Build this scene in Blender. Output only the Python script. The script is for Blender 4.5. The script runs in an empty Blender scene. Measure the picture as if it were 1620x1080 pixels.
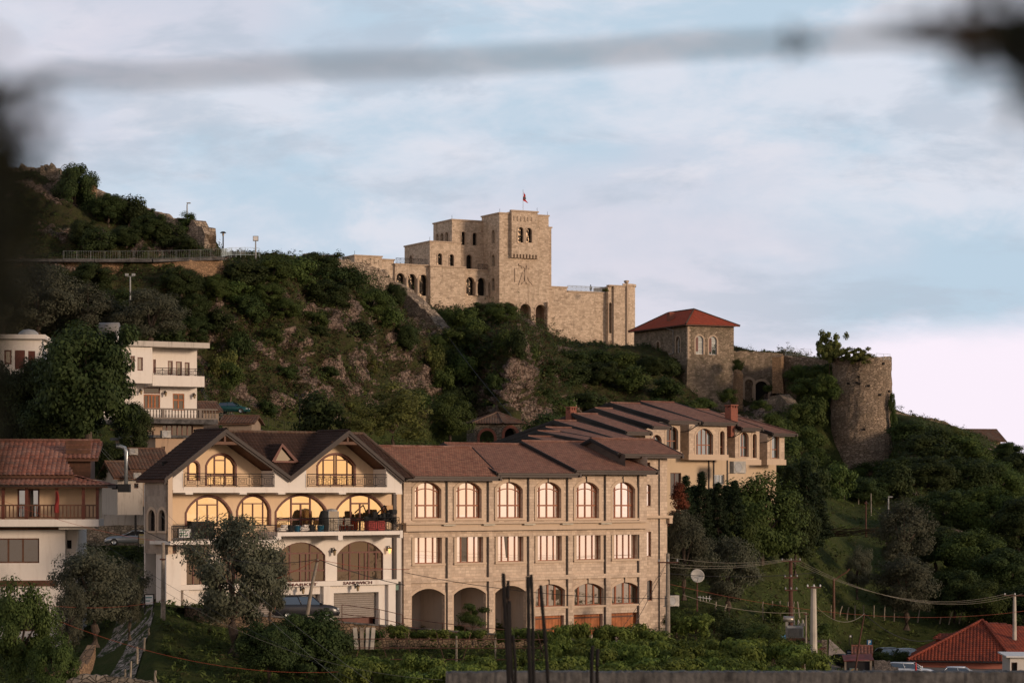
import bpy, bmesh, math, random
import numpy as np
from mathutils import Vector, Matrix, noise, geometry
R=math.radians
S=bpy.context.scene; COL=S.collection
K=36/85/1620; HY=775.0; CX=810.0
# ---------------------------------------------------------------- camera
cd=bpy.data.cameras.new('camera'); cam=bpy.data.objects.new('camera',cd); COL.objects.link(cam)
cam.location=(0,0,0); cam.rotation_euler=(math.pi/2,0,0)
cd.sensor_width=36; cd.sensor_fit='HORIZONTAL'; cd.lens=85; cd.shift_y=235/1620
cd.clip_start=0.05; cd.clip_end=20000
cd.dof.use_dof=True; cd.dof.focus_distance=210; cd.dof.aperture_fstop=2.2
S.camera=cam
# ---------------------------------------------------------------- light
SUN_AZ=61; SUN_EL=9.5            # azimuth: degrees to the right of straight behind the camera
sd=Vector((math.sin(R(SUN_AZ))*math.cos(R(SUN_EL)),-math.cos(R(SUN_AZ))*math.cos(R(SUN_EL)),math.sin(R(SUN_EL))))
sl=bpy.data.lights.new('sun','SUN'); sl.energy=SUN_E=2.55; sl.angle=R(9); sl.color=(1.0,.75,.54)
so=bpy.data.objects.new('sun',sl); COL.objects.link(so); so.rotation_euler=(-sd).to_track_quat('-Z','Y').to_euler()
S.view_settings.view_transform='Standard'; S.view_settings.look='None'; S.view_settings.gamma=1; S.view_settings.exposure=0
W=bpy.data.worlds.new('World'); S.world=W; W.use_nodes=True
def build_world():
    nt=W.node_tree; N=nt.nodes; L=nt.links; N.clear()
    out=N.new('ShaderNodeOutputWorld'); bg=N.new('ShaderNodeBackground'); L.new(bg.outputs[0],out.inputs[0])
    sky=N.new('ShaderNodeTexSky'); sky.sky_type='NISHITA'; sky.sun_disc=False; sky.sun_elevation=R(SUN_EL)
    sky.sun_rotation=math.atan2(sd.x,sd.y)
    tc=N.new('ShaderNodeTexCoord'); sep=N.new('ShaderNodeSeparateXYZ'); L.new(tc.outputs['Generated'],sep.inputs[0])
    def M(op,a,b=None,c=None):
        n=N.new('ShaderNodeMath'); n.operation=op
        for i,v in enumerate((a,b,c)):
            if v is None: continue
            if isinstance(v,(int,float)): n.inputs[i].default_value=v
            else: L.new(v,n.inputs[i])
        return n.outputs[0]
    def ramp(v,a,b):
        n=N.new('ShaderNodeMapRange'); n.interpolation_type='SMOOTHSTEP'; L.new(v,n.inputs[0]); n.inputs[1].default_value=a; n.inputs[2].default_value=b; return n.outputs[0]
    def mix(f,a,b):
        n=N.new('ShaderNodeMix'); n.data_type='RGBA'
        if isinstance(f,float): n.inputs[0].default_value=f
        else: L.new(f,n.inputs[0])
        for i,v in ((6,a),(7,b)):
            if isinstance(v,tuple): n.inputs[i].default_value=v+(1,)
            else: L.new(v,n.inputs[i])
        return n.outputs[2]
    def tex(sx,sz,scale,det,off=0,rough=.55,dist=0):
        m=N.new('ShaderNodeMapping'); L.new(tc.outputs['Generated'],m.inputs[0]); m.inputs['Scale'].default_value=(sx,sx,sz); m.inputs['Location'].default_value=(off,off*.7,off*.3)
        m.inputs['Rotation'].default_value=(0,R(3),0)
        n=N.new('ShaderNodeTexNoise'); L.new(m.outputs[0],n.inputs[0]); n.inputs['Scale'].default_value=scale; n.inputs['Detail'].default_value=det; n.inputs['Roughness'].default_value=rough; n.inputs['Distortion'].default_value=dist
        return n.outputs[0]
    z=sep.outputs[2]; x=sep.outputs[0]; y=sep.outputs[1]
    n1=tex(1,2.3,6,7,3.1,.58,.2); n2=tex(1,2.4,15,8,8.2,.60,.3); n3=tex(1,2.2,4.2,3,1.7)
    nn=M('ADD',M('MULTIPLY',n1,.6),M('MULTIPLY',n2,.4))
    pink=(.70,.665,.755); blue=(.50,.63,.755); grey=(.46,.53,.63); pale=(.70,.735,.825)
    c=mix(ramp(nn,.42,.58),blue,pale)
    c=mix(M('MULTIPLY',ramp(n3,.46,.64),.65),c,pink)
    n4=tex(1,3.2,9,8,5.5,.6,.3)
    c=mix(M('MULTIPLY',ramp(n4,.50,.64),.6),c,grey)
    c=mix(M('MULTIPLY',ramp(n2,.54,.70),.45),c,(.76,.755,.82))
    # upper sky, out of frame, darkened on purpose to cut the ambient light
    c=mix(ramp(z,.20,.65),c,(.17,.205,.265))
    # clear pale band under the edge of the cloud, over the sea horizon to the east and west
    edge=M('ADD',z,M('MULTIPLY',M('SUBTRACT',n1,.5),.030))
    edge=M('ADD',edge,M('MULTIPLY',M('SUBTRACT',n2,.5),.016))
    lim=M('ADD',M('MULTIPLY',ramp(x,.02,.19),.010),.052)
    band=M('SUBTRACT',1.0,ramp(M('SUBTRACT',edge,lim),-.006,.008))
    side=ramp(x,.055,.135)
    c=mix(M('MULTIPLY',band,side),c,(.955,.86,.96))
    c=mix(M('MULTIPLY',M('SUBTRACT',1.0,ramp(z,.02,.14)),M('MULTIPLY',M('SUBTRACT',1.0,side),.45)),c,(.72,.70,.80))
    # sunset side behind the camera
    back=ramp(y,.25,-.35)
    warm=mix(ramp(nn,.42,.58),(1.0,.70,.50),(1.10,.86,.74))
    wl=M('MULTIPLY',back,M('SUBTRACT',1.0,ramp(z,.10,.5)))
    c=mix(wl,c,warm)
    # ground half
    c=mix(ramp(z,-.14,-.26),c,(.035,.035,.03))
    mul=N.new('ShaderNodeMix'); mul.data_type='RGBA'; mul.blend_type='ADD'; mul.inputs[0].default_value=.004
    L.new(c,mul.inputs[6]); L.new(sky.outputs[0],mul.inputs[7])
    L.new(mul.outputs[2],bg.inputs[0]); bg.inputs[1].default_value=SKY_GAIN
SKY_GAIN=1.0
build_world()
# ---------------------------------------------------------------- helpers
def P(px,py,Y): return Vector(((px-CX)*K*Y,Y,(HY-py)*K*Y))
def pxm(Y): return K*Y
class Fr:
    def __init__(s,px,Y,z,deg):
        a=R(deg); s.a=a; s.d=Vector((math.cos(a),math.sin(a),0)); s.b=Vector((-math.sin(a),math.cos(a),0))
        s.O=Vector(((px-CX)*K*Y,Y,z))
    def uv(s,px,py,y=0):
        r=Vector(((px-CX)*K,1,(HY-py)*K)); t=(y+s.O.dot(s.b))/r.dot(s.b); p=r*t-s.O
        return p.dot(s.d),p.z
    def X(s,px,y=0): return s.uv(px,HY,y)[0]
    def Z(s,px,py,y=0): return s.uv(px,py,y)[1]
    def loc(s,p): q=p-s.O; return Vector((q.dot(s.d),q.dot(s.b),q.z))
    def world(s,p): return s.O+s.d*p[0]+s.b*p[1]+Vector((0,0,p[2]))
    def left(s,x,px,py):
        """point on the plane local x=const seen at px,py -> (y,z)"""
        r=Vector(((px-CX)*K,1,(HY-py)*K)); t=(x+s.O.dot(s.d))/r.dot(s.d); p=r*t-s.O
        return p.dot(s.b),p.z
def tag(o,label=None,cat=None,group=None,kind=None):
    if label: o['label']=label
    if cat: o['category']=cat
    if group: o['group']=group
    if kind: o['kind']=kind
    return o
def empty(name,loc,rz=0,label=None,cat=None,group=None):
    o=bpy.data.objects.new(name,None); COL.objects.link(o); o.location=loc; o.rotation_euler=(0,0,rz); o.empty_display_size=.5
    return tag(o,label,cat,group)
def froot(name,F,label,cat,group=None): return empty(name,F.O,F.a,label,cat,group)
def copy_tree(o,parent=None):
    c=o.copy(); COL.objects.link(c); c.parent=parent
    for ch in list(o.children): copy_tree(ch,c)
    return c
class MB:
    def __init__(s): s.v=[]; s.f=[]; s.uv={}; s.mi={}
    def add(s,vs,fs,mi=0):
        n=len(s.v); s.v+= [tuple(v) for v in vs]
        for f in fs:
            if mi: s.mi[len(s.f)]=mi
            s.f.append(tuple(i+n for i in f))
        return s
    def box(s,x0,x1,y0,y1,z0,z1,mi=0):
        return s.add([(x0,y0,z0),(x1,y0,z0),(x1,y1,z0),(x0,y1,z0),(x0,y0,z1),(x1,y0,z1),(x1,y1,z1),(x0,y1,z1)],
          [(3,2,1,0),(4,5,6,7),(0,1,5,4),(1,2,6,5),(2,3,7,6),(3,0,4,7)],mi)
    def cbox(s,c,sx,sy,sz,rz=0,mi=0):
        ca,sa=math.cos(rz),math.sin(rz); vs=[]
        for dz in (-1,1):
            for dx,dy in ((-1,-1),(1,-1),(1,1),(-1,1)):
                x=dx*sx/2; y=dy*sy/2; vs.append((c[0]+x*ca-y*sa,c[1]+x*sa+y*ca,c[2]+dz*sz/2))
        return s.add(vs,[(3,2,1,0),(4,5,6,7),(0,1,5,4),(1,2,6,5),(2,3,7,6),(3,0,4,7)],mi)
    def prism(s,f,poly,d0,d1,mi=0):
        """poly in (u,v), f(u,v,d) maps to 3D"""
        n=len(poly); vs=[f(u,v,d0) for u,v in poly]+[f(u,v,d1) for u,v in poly]
        fs=[(i,(i+1)%n,n+(i+1)%n,n+i) for i in range(n)]
        s.add(vs,fs,mi)
        tri=geometry.tessellate_polygon([[Vector((u,v,0)) for u,v in poly]])
        b=len(s.v)-2*n
        for t in tri:
            if mi: s.mi[len(s.f)]=mi
            s.f.append(tuple(b+i for i in t))
            if mi: s.mi[len(s.f)]=mi
            s.f.append(tuple(b+n+i for i in reversed(t)))
        return s
    def wall(s,f,poly,holes=(),depth=.25,d0=0,mi=0,thick=0):
        loops=[[Vector((u,v,0)) for u,v in poly]]+[[Vector((u,v,0)) for u,v in h] for h in holes]
        flat=[p for l in loops for p in l]; b=len(s.v)
        s.v+=[tuple(f(p.x,p.y,d0)) for p in flat]
        for t in geometry.tessellate_polygon(loops):
            if mi: s.mi[len(s.f)]=mi
            s.f.append(tuple(b+i for i in t))
        for h in holes:
            n=len(h); s.add([f(u,v,d0) for u,v in h]+[f(u,v,d0+depth) for u,v in h],[(i,(i+1)%n,n+(i+1)%n,n+i) for i in range(n)],mi)
        if thick:
            n=len(poly); s.add([f(u,v,d0) for u,v in poly]+[f(u,v,d0+thick) for u,v in poly],[(i,(i+1)%n,n+(i+1)%n,n+i) for i in range(n)],mi)
        return s
    def tube(s,pts,r,n=6,r1=None,caps=True,mi=0):
        pts=[Vector(p) for p in pts]; m=len(pts)
        if r1 is None: r1=r
        b=len(s.v)
        for i,p in enumerate(pts):
            t=(pts[min(i+1,m-1)]-pts[max(i-1,0)]).normalized()
            a=t.cross(Vector((0,0,1)))
            if a.length<1e-3: a=Vector((1,0,0))
            a.normalize(); c=t.cross(a); rr=r+(r1-r)*i/max(1,m-1) if not isinstance(r,(list,tuple)) else r[i]
            for k in range(n):
                q=2*math.pi*k/n; s.v.append(tuple(p+a*math.cos(q)*rr+c*math.sin(q)*rr))
        for i in range(m-1):
            for k in range(n):
                if mi: s.mi[len(s.f)]=mi
                s.f.append((b+i*n+k,b+i*n+(k+1)%n,b+(i+1)*n+(k+1)%n,b+(i+1)*n+k))
        if caps: 
            s.f.append(tuple(b+k for k in reversed(range(n)))); s.f.append(tuple(b+(m-1)*n+k for k in range(n)))
        return s
    def lathe(s,prof,c=(0,0,0),n=24,a0=0,a1=2*math.pi,mi=0):
        b=len(s.v); full=abs(a1-a0-2*math.pi)<1e-6; m=n if full else n+1
        for r,z in prof:
            for k in range(m):
                q=a0+(a1-a0)*k/n; s.v.append((c[0]+r*math.cos(q),c[1]+r*math.sin(q),c[2]+z))
        for i in range(len(prof)-1):
            for k in range(n):
                k2=(k+1)%m
                if mi: s.mi[len(s.f)]=mi
                s.f.append((b+i*m+k,b+i*m+k2,b+(i+1)*m+k2,b+(i+1)*m+k))
        return s
    def build(s,name,mat,parent=None,smooth=False,bevel=0):
        me=bpy.data.meshes.new(name); me.from_pydata(s.v,[],s.f); 
        mats=mat if isinstance(mat,(list,tuple)) else [mat]
        for m in mats: me.materials.append(m)
        if s.mi:
            arr=[0]*len(s.f)
            for k,v in s.mi.items(): arr[k]=v
            me.polygons.foreach_set('material_index',arr)
        if s.uv:
            ul=me.uv_layers.new(name='UVMap'); 
            for p in me.polygons:
                if p.index in s.uv:
                    for li,c in zip(p.loop_indices,s.uv[p.index]): ul.data[li].uv=c
        if smooth: me.polygons.foreach_set('use_smooth',[True]*len(me.polygons))
        me.update()
        o=bpy.data.objects.new(name,me); COL.objects.link(o)
        if parent: o.parent=parent
        if bevel:
            bm=bmesh.new(); bm.from_mesh(me); bmesh.ops.remove_doubles(bm,verts=bm.verts,dist=1e-4)
            bmesh.ops.recalc_face_normals(bm,faces=bm.faces)
            es=[e for e in bm.edges if len(e.link_faces)==2 and e.calc_face_angle(0)>.4]
            bmesh.ops.bevel(bm,geom=es,offset=bevel,segments=2,affect='EDGES',clamp_overlap=True); bm.to_mesh(me); bm.free()
        return o
def fx(y0=0,sgn=1): return lambda u,v,d: (u,y0+d*sgn,v)            # front wall, depth goes inward (+y)
def fl(x0,sgn=1): return lambda u,v,d: (x0+d*sgn,u,v)              # side wall on the plane x=x0; u is local y
class Arch:
    def __init__(s,x0,x1,z0,z1,rise=0):
        if x1<x0: x0,x1=x1,x0
        s.x0,s.x1,s.z0,s.z1,s.rise=x0,x1,z0,z1,rise; s.w=x1-x0; s.cx=(x0+x1)/2
        if s.rise>s.w/2: s.rise=s.w/2
        if s.rise>1e-4: s.R=(s.w**2/4+s.rise**2)/(2*s.rise)
    def top(s,x):
        if s.rise<1e-4: return s.z1
        return s.z1-s.R+math.sqrt(max(0,s.R**2-(x-s.cx)**2))
    def half(s,z):
        if s.rise<1e-4 or z<=s.z1-s.rise: return s.w/2
        return math.sqrt(max(0,s.R**2-(z-s.z1+s.R)**2))
    def loop(s,n=12):
        if s.rise<1e-4: return [(s.x0,s.z0),(s.x1,s.z0),(s.x1,s.z1),(s.x0,s.z1)]
        a=math.asin(min(1,s.w/2/s.R)); pts=[(s.x0,s.z0),(s.x1,s.z0)]
        for i in range(n+1):
            q=a-2*a*i/n; pts.append((s.cx+s.R*math.sin(q),s.z1-s.R+s.R*math.cos(q)))
        return pts
    def inset(s,t,bottom=True):
        a=Arch(s.x0+t,s.x1-t,s.z0+(t if bottom else 0),s.z1-t,0)
        if s.rise>1e-4:
            R2=s.R-t; w2=a.w/2
            a.rise=R2-math.sqrt(max(0,R2*R2-w2*w2)) if R2>w2 else w2*.999
            a.R=(a.w**2/4+a.rise**2)/(2*a.rise)
        return a
def ring(mb,f,A,B,d0,d1,n=12,mi=0):
    a=A.loop(n); b=B.loop(n); m=len(a)
    vs=[f(u,v,d0) for u,v in a]+[f(u,v,d0) for u,v in b]+[f(u,v,d1) for u,v in a]+[f(u,v,d1) for u,v in b]
    fs=[]
    for i in range(m):
        j=(i+1)%m; fs+=[(i,j,m+j,m+i),(i,2*m+i,2*m+j,j),(m+i,m+j,3*m+j,3*m+i),(2*m+i,3*m+i,3*m+j,2*m+j)]
    mb.add(vs,fs,mi)
def window(parent,f,A,d,frame_mat,glass_mat,t=.07,vb=(),hb=(),tb=None,arcbar=None,name='window',th=.06,pane_name='pane',label=None,nopane=False):
    """frame ring + bars + pane set at depth d in the wall function f"""
    tb=tb or t; mb=MB(); ring(mb,f,A,A.inset(t),d-th,d+.02)
    for q in vb:
        if isinstance(q,tuple): fr,zf0,zf1=q
        else: fr,zf0,zf1=q,0,1
        x=A.x0+A.w*fr; zt=A.top(x); 
        za=A.z0+(A.z1-A.z0)*zf0; zb=min(zt,A.z0+(A.z1-A.z0)*zf1)-(.01)
        mb.prism(f,[(x-tb/2,za+.01),(x+tb/2,za+.01),(x+tb/2,zb),(x-tb/2,zb)],d-th+.006,d+.014)
    for q in hb:
        if isinstance(q,tuple): fr,xf0,xf1=q
        else: fr,xf0,xf1=q,0,1
        z=A.z0+(A.z1-A.z0)*fr; h=A.half(z+tb/2)-.01
        xa=max(A.cx-h,A.x0+A.w*xf0); xb=min(A.cx+h,A.x0+A.w*xf1)
        mb.prism(f,[(xa,z-tb/2),(xb,z-tb/2),(xb,z+tb/2),(xa,z+tb/2)],d-th+.003,d+.016)
    if arcbar:
        zc,rz=arcbar; a2=Arch(A.x0,A.x1,A.z0,A.z0+(A.z1-A.z0)*zc,rz); lp=a2.loop(10)[2:]
        top=[(u,v+tb*.6) for u,v in lp]; mb.prism(f,lp+top[::-1],d-th-.004,d+.012)
    w=mb.build(name,frame_mat,parent)
    if label: w['label']=label
    if not nopane:
        g=MB(); lp=A.inset(.02).loop(); g.v=[tuple(f(u,v,d)) for u,v in lp]; g.f=[tuple(range(len(lp)))]
        g.build(pane_name,glass_mat,w)
    return w
def archtrim(mb,f,A,t,out,n=12,bottom=False):
    """stone surround standing proud of the wall"""
    B=Arch(A.x0-t,A.x1+t,A.z0,A.z1+t,0)
    if A.rise>1e-4:
        R2=A.R+t; w2=B.w/2; B.rise=R2-math.sqrt(max(0,R2*R2-w2*w2)) if R2>w2 else w2*.999; B.R=(B.w**2/4+B.rise**2)/(2*B.rise)
    a=A.loop(n); b=B.loop(n)
    if A.rise>1e-4: oa=[a[1]]+a[2:]+[a[0]]; ob=[b[1]]+b[2:]+[b[0]]
    else: oa=[a[1],a[2],a[3],a[0]]; ob=[b[1],b[2],b[3],b[0]]
    for i in range(len(oa)-1):
        q=[oa[i],ob[i],ob[i+1],oa[i+1]]
        vs=[f(u,v,-out) for u,v in q]+[f(u,v,.0) for u,v in q]
        mb.add(vs,[(0,1,2,3),(1,5,6,2),(0,3,7,4)]+([(0,4,5,1)] if i==0 else [])+([(3,2,6,7)] if i==len(oa)-2 else []))
def tiles(mb,O,U,V,poly,pu=.30,pv=.38,amp=.05,k=4,step=.035):
    """clay tile sheet laid over the polygon (u,v) of the plane O,U,V"""
    O=Vector(O); U=Vector(U).normalized(); V=Vector(V).normalized(); Nn=U.cross(V)
    if Nn.z<0: Nn=-Nn
    us=[p[0] for p in poly]; vs=[p[1] for p in poly]
    u0=min(us); u1=max(us); v0=min(vs); v1=max(vs)
    def span(v):
        xs=[]; n=len(poly)
        for i in range(n):
            a=poly[i]; b=poly[(i+1)%n]
            if (a[1]<=v<b[1]) or (b[1]<=v<a[1]): xs.append(a[0]+(v-a[1])/(b[1]-a[1])*(b[0]-a[0]))
        xs.sort(); return xs
    nv=int(math.ceil((v1-v0)/pv)); nu=int(math.ceil((u1-u0)/pu*k))
    hs=[amp*(abs(math.cos(math.pi*(i/k)))) for i in range(nu+2)]
    for j in range(nv):
        va=v0+j*pv; vb=min(va+pv,v1); xs=span((va+vb)/2)
        if len(xs)<2: continue
        a,b=xs[0],xs[-1]
        i0=max(0,int((a-u0)/pu*k)); i1=min(nu,int(math.ceil((b-u0)/pu*k)))
        base=len(mb.v)
        for row,(v,h) in enumerate(((va,0),(va,step),(vb,.004))):
            for i in range(i0,i1+1):
                u=min(max(u0+i*pu/k,a),b); mb.v.append(tuple(O+U*u+V*v+Nn*(hs[i]*(0.9 if row==2 else 1)+h)))
        m=i1-i0+1
        for row in range(2):
            for i in range(m-1):
                q=base+row*m+i; cu=(i0+i+.5)/k-0.5
                fi=len(mb.f); mb.f.append((q,q+1,q+m+1,q+m)); c=(math.floor(cu)+.5,j+.5); mb.uv[fi]=[c]*4
    return mb
def ridge(mb,a,b,r=.11,n=6):
    a=Vector(a); b=Vector(b); m=max(2,int((b-a).length/.4)); 
    for i in range(m):
        p=a.lerp(b,i/m); q=a.lerp(b,(i+1)/m); mb.tube([p,q],r*1.08,n,r1=r*.92,caps=False)
    return mb
# ---------------------------------------------------------------- materials
class NT:
    def __init__(s,name):
        m=bpy.data.materials.new(name); m.use_nodes=True; s.m=m; s.t=m.node_tree; s.N=s.t.nodes; s.L=s.t.links; s.N.clear()
        s.out=s.N.new('ShaderNodeOutputMaterial')
    def n(s,typ,**kw):
        x=s.N.new(typ)
        for k,v in kw.items():
            if k.startswith('i_'):
                kk=k[2:]; kk=int(kk) if kk.isdigit() else kk.replace('_',' ')
                s.set(x.inputs[kk],v)
            else: setattr(x,k,v)
        return x
    def set(s,inp,v):
        if isinstance(v,bpy.types.NodeSocket): s.L.new(v,inp)
        elif isinstance(v,tuple) and len(v)==3 and inp.type=='RGBA': inp.default_value=v+(1,)
        else: inp.default_value=v
    def math(s,op,a,b=0.0,c=0.0):
        x=s.n('ShaderNodeMath',operation=op); s.set(x.inputs[0],a); s.set(x.inputs[1],b); s.set(x.inputs[2],c); return x.outputs[0]
    def mix(s,f,a,b,bt='MIX'):
        x=s.n('ShaderNodeMix',data_type='RGBA',blend_type=bt); s.set(x.inputs[0],f); s.set(x.inputs[6],a); s.set(x.inputs[7],b); return x.outputs[2]
    def rng(s,v,a,b,c=0.0,d=1.0): 
        x=s.n('ShaderNodeMapRange'); s.set(x.inputs[0],v)
        for i,q in enumerate((a,b,c,d)): x.inputs[i+1].default_value=q
        return x.outputs[0]
    def noise(s,vec,scale,det=4,rough=.55,dist=0.0):
        x=s.n('ShaderNodeTexNoise'); s.L.new(vec,x.inputs['Vector']); x.inputs['Scale'].default_value=scale; x.inputs['Detail'].default_value=det; x.inputs['Roughness'].default_value=rough; x.inputs['Distortion'].default_value=dist; return x.outputs[0]
    def obj(s): return s.n('ShaderNodeTexCoord').outputs['Object']
    def box(s):
        """(along the wall, height) from object coordinates, chosen by the face normal"""
        tc=s.n('ShaderNodeTexCoord'); p=s.n('ShaderNodeSeparateXYZ'); s.L.new(tc.outputs['Object'],p.inputs[0])
        q=s.n('ShaderNodeSeparateXYZ'); s.L.new(tc.outputs['Normal'],q.inputs[0])
        c=s.math('GREATER_THAN',s.math('ABSOLUTE',q.outputs[0]),s.math('ABSOLUTE',q.outputs[1]))
        u=s.math('ADD',s.math('MULTIPLY',p.outputs[1],c),s.math('MULTIPLY',p.outputs[0],s.math('SUBTRACT',1.0,c)))
        x=s.n('ShaderNodeCombineXYZ'); s.L.new(u,x.inputs[0]); s.L.new(p.outputs[2],x.inputs[1]); return x.outputs[0],tc.outputs['Object']
    def polar(s,rad):
        tc=s.n('ShaderNodeTexCoord'); p=s.n('ShaderNodeSeparateXYZ'); s.L.new(tc.outputs['Object'],p.inputs[0])
        u=s.math('MULTIPLY',s.math('ARCTAN2',p.outputs[1],p.outputs[0]),rad)
        x=s.n('ShaderNodeCombineXYZ'); s.L.new(u,x.inputs[0]); s.L.new(p.outputs[2],x.inputs[1]); return x.outputs[0],tc.outputs['Object']
    def bsdf(s,col,rough=.9,bump=None,bs=.4,bd=.05,spec=.3,metal=0.0,**kw):
        b=s.n('ShaderNodeBsdfPrincipled'); s.set(b.inputs['Base Color'],col); s.set(b.inputs['Roughness'],rough); s.set(b.inputs['Specular IOR Level'],spec); s.set(b.inputs['Metallic'],metal)
        if bump is not None:
            u=s.n('ShaderNodeBump'); u.inputs['Strength'].default_value=bs; u.inputs['Distance'].default_value=bd; s.L.new(bump,u.inputs['Height']); s.L.new(u.outputs[0],b.inputs['Normal'])
        s.L.new(b.outputs[0],s.out.inputs[0]); return b
def plain(name,col,rough=.7,var=.12,scale=3,metal=0.0,spec=.3,bump=.15,bd=.02):
    t=NT(name); o=t.obj(); n=t.noise(o,scale,5,.6); n2=t.noise(o,scale*.22,3,.6)
    v=t.math('ADD',t.rng(n,.3,.7,1-var,1+var),t.rng(n2,.3,.7,-var,var))
    vv=t.n('ShaderNodeCombineXYZ'); [t.L.new(v,vv.inputs[i]) for i in range(3)]
    t.bsdf(t.mix(1.0,col,vv.outputs[0],'MULTIPLY'),rough,n,bump,bd,spec,metal); return t.m
def plaster(name,col,stain=(.25,.2,.15),amt=.5,rough=.9):
    t=NT(name); o=t.obj(); n=t.noise(o,2.5,6,.65)
    mp=t.n('ShaderNodeMapping'); t.L.new(o,mp.inputs[0]); mp.inputs['Scale'].default_value=(1.6,1.6,.22); s=t.noise(mp.outputs[0],1.6,5,.7)
    c=t.mix(t.math('MULTIPLY',t.rng(s,.52,.78),amt),col,stain); c=t.mix(t.math('MULTIPLY',t.rng(n,.35,.75),.25),c,tuple(v*.78 for v in col))
    t.bsdf(c,rough,t.noise(o,30,3),.2,.01,.2); return t.m
def ashlar(name,c1,c2,mortar,bw=.55,bh=.26,stain=(.10,.085,.07),amt=.5,polar=None,ms=.012,big=.15,gloom=None):
    t=NT(name); vec,o=t.polar(polar) if polar else t.box()
    b=t.n('ShaderNodeTexBrick',offset=.5,squash=.72,squash_frequency=3,offset_frequency=2); t.L.new(vec,b.inputs[0]); b.inputs['Scale'].default_value=1
    b.inputs['Color1'].default_value=(1,1,1,1); b.inputs['Color2'].default_value=(0,0,0,1); b.inputs['Mortar'].default_value=(.5,.5,.5,1)
    b.inputs['Mortar Size'].default_value=ms; b.inputs['Mortar Smooth'].default_value=.3; b.inputs['Bias'].default_value=0; b.inputs['Brick Width'].default_value=bw; b.inputs['Row Height'].default_value=bh
    col=t.mix(b.outputs['Color'],c1,c2); 
    n=t.noise(o,1.1,6,.7); n2=t.noise(o,.28,5,.6); n3=t.noise(o,6,4,.7)
    col=t.mix(t.rng(n2,.35,.65,0,.4),col,tuple(min(1,v*1.12) for v in c1))
    col=t.mix(t.math('MULTIPLY',t.rng(n3,.4,.75),.35),col,tuple(v*.6 for v in c2))
    col=t.mix(t.math('MULTIPLY',t.rng(n,.56,.72),amt),col,stain)
    mp=t.n('ShaderNodeMapping'); t.L.new(o,mp.inputs[0]); mp.inputs['Scale'].default_value=(.9,.9,.1); s=t.noise(mp.outputs[0],1.3,5,.7)
    col=t.mix(t.math('MULTIPLY',t.rng(s,.55,.75),amt*.8),col,stain)
    col=t.mix(b.outputs['Fac'],col,mortar)
    h=t.math('SUBTRACT',t.math('MULTIPLY',n3,.4),b.outputs['Fac'])
    t.bsdf(col,.92,h,.55,.03,.15); return t.m
def rubble(name,c1,c2,mortar,scale=2.6,polar=None,moss=.35,mossc=(.035,.045,.018),sy=1.7,soot=0.0):
    t=NT(name); vec,o=t.polar(polar) if polar else t.box()
    mp=t.n('ShaderNodeMapping'); t.L.new(vec,mp.inputs[0]); mp.inputs['Scale'].default_value=(1,sy,1)
    wn=t.n('ShaderNodeTexNoise'); t.L.new(vec,wn.inputs[0]); wn.inputs['Scale'].default_value=1.3; 
    dv=t.n('ShaderNodeVectorMath',operation='MULTIPLY_ADD'); t.L.new(wn.outputs['Color'],dv.inputs[0]); dv.inputs[1].default_value=(.5,.5,0); t.L.new(mp.outputs[0],dv.inputs[2])
    v=t.n('ShaderNodeTexVoronoi',feature='F1',voronoi_dimensions='2D'); t.L.new(dv.outputs[0],v.inputs['Vector']); v.inputs['Scale'].default_value=scale
    e=t.n('ShaderNodeTexVoronoi',feature='DISTANCE_TO_EDGE',voronoi_dimensions='2D'); t.L.new(dv.outputs[0],e.inputs['Vector']); e.inputs['Scale'].default_value=scale
    sp=t.n('ShaderNodeSeparateColor'); t.L.new(v.outputs['Color'],sp.inputs[0])
    col=t.mix(sp.outputs[0],c1,c2); ed=t.rng(e.outputs['Distance'],.02,.10)
    col=t.mix(t.math('MULTIPLY',sp.outputs[1],.35),col,tuple(x*.5 for x in c2))
    col=t.mix(ed,mortar,col); n=t.noise(o,.8,6,.7); n3=t.noise(o,7,4,.7)
    col=t.mix(t.math('MULTIPLY',t.rng(n,.50,.66),moss),col,mossc)
    if soot: col=t.mix(t.math('MULTIPLY',t.rng(t.noise(o,.22,4,.6),.42,.62),soot),col,tuple(x*.35 for x in c1))
    h=t.math('ADD',ed,t.math('MULTIPLY',n3,.5)); t.bsdf(col,.95,h,.9,.08,.1); return t.m
def tilemat(name,c1,c2,c3,rough=.8,amt=.5,spec=.25):
    t=NT(name); uv=t.n('ShaderNodeTexCoord').outputs['UV']; o=t.obj()
    w=t.n('ShaderNodeTexWhiteNoise',noise_dimensions='2D'); t.L.new(uv,w.inputs['Vector'])
    n=t.noise(o,.9,5,.65); n2=t.noise(o,9,3,.6)
    c=t.mix(w.outputs['Value'],c1,c2); c=t.mix(t.math('MULTIPLY',t.rng(n,.42,.68),amt),c,c3); c=t.mix(t.math('MULTIPLY',t.rng(n2,.4,.8),.3),c,tuple(v*.5 for v in c2))
    t.bsdf(c,rough,n2,.3,.01,spec); return t.m
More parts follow.
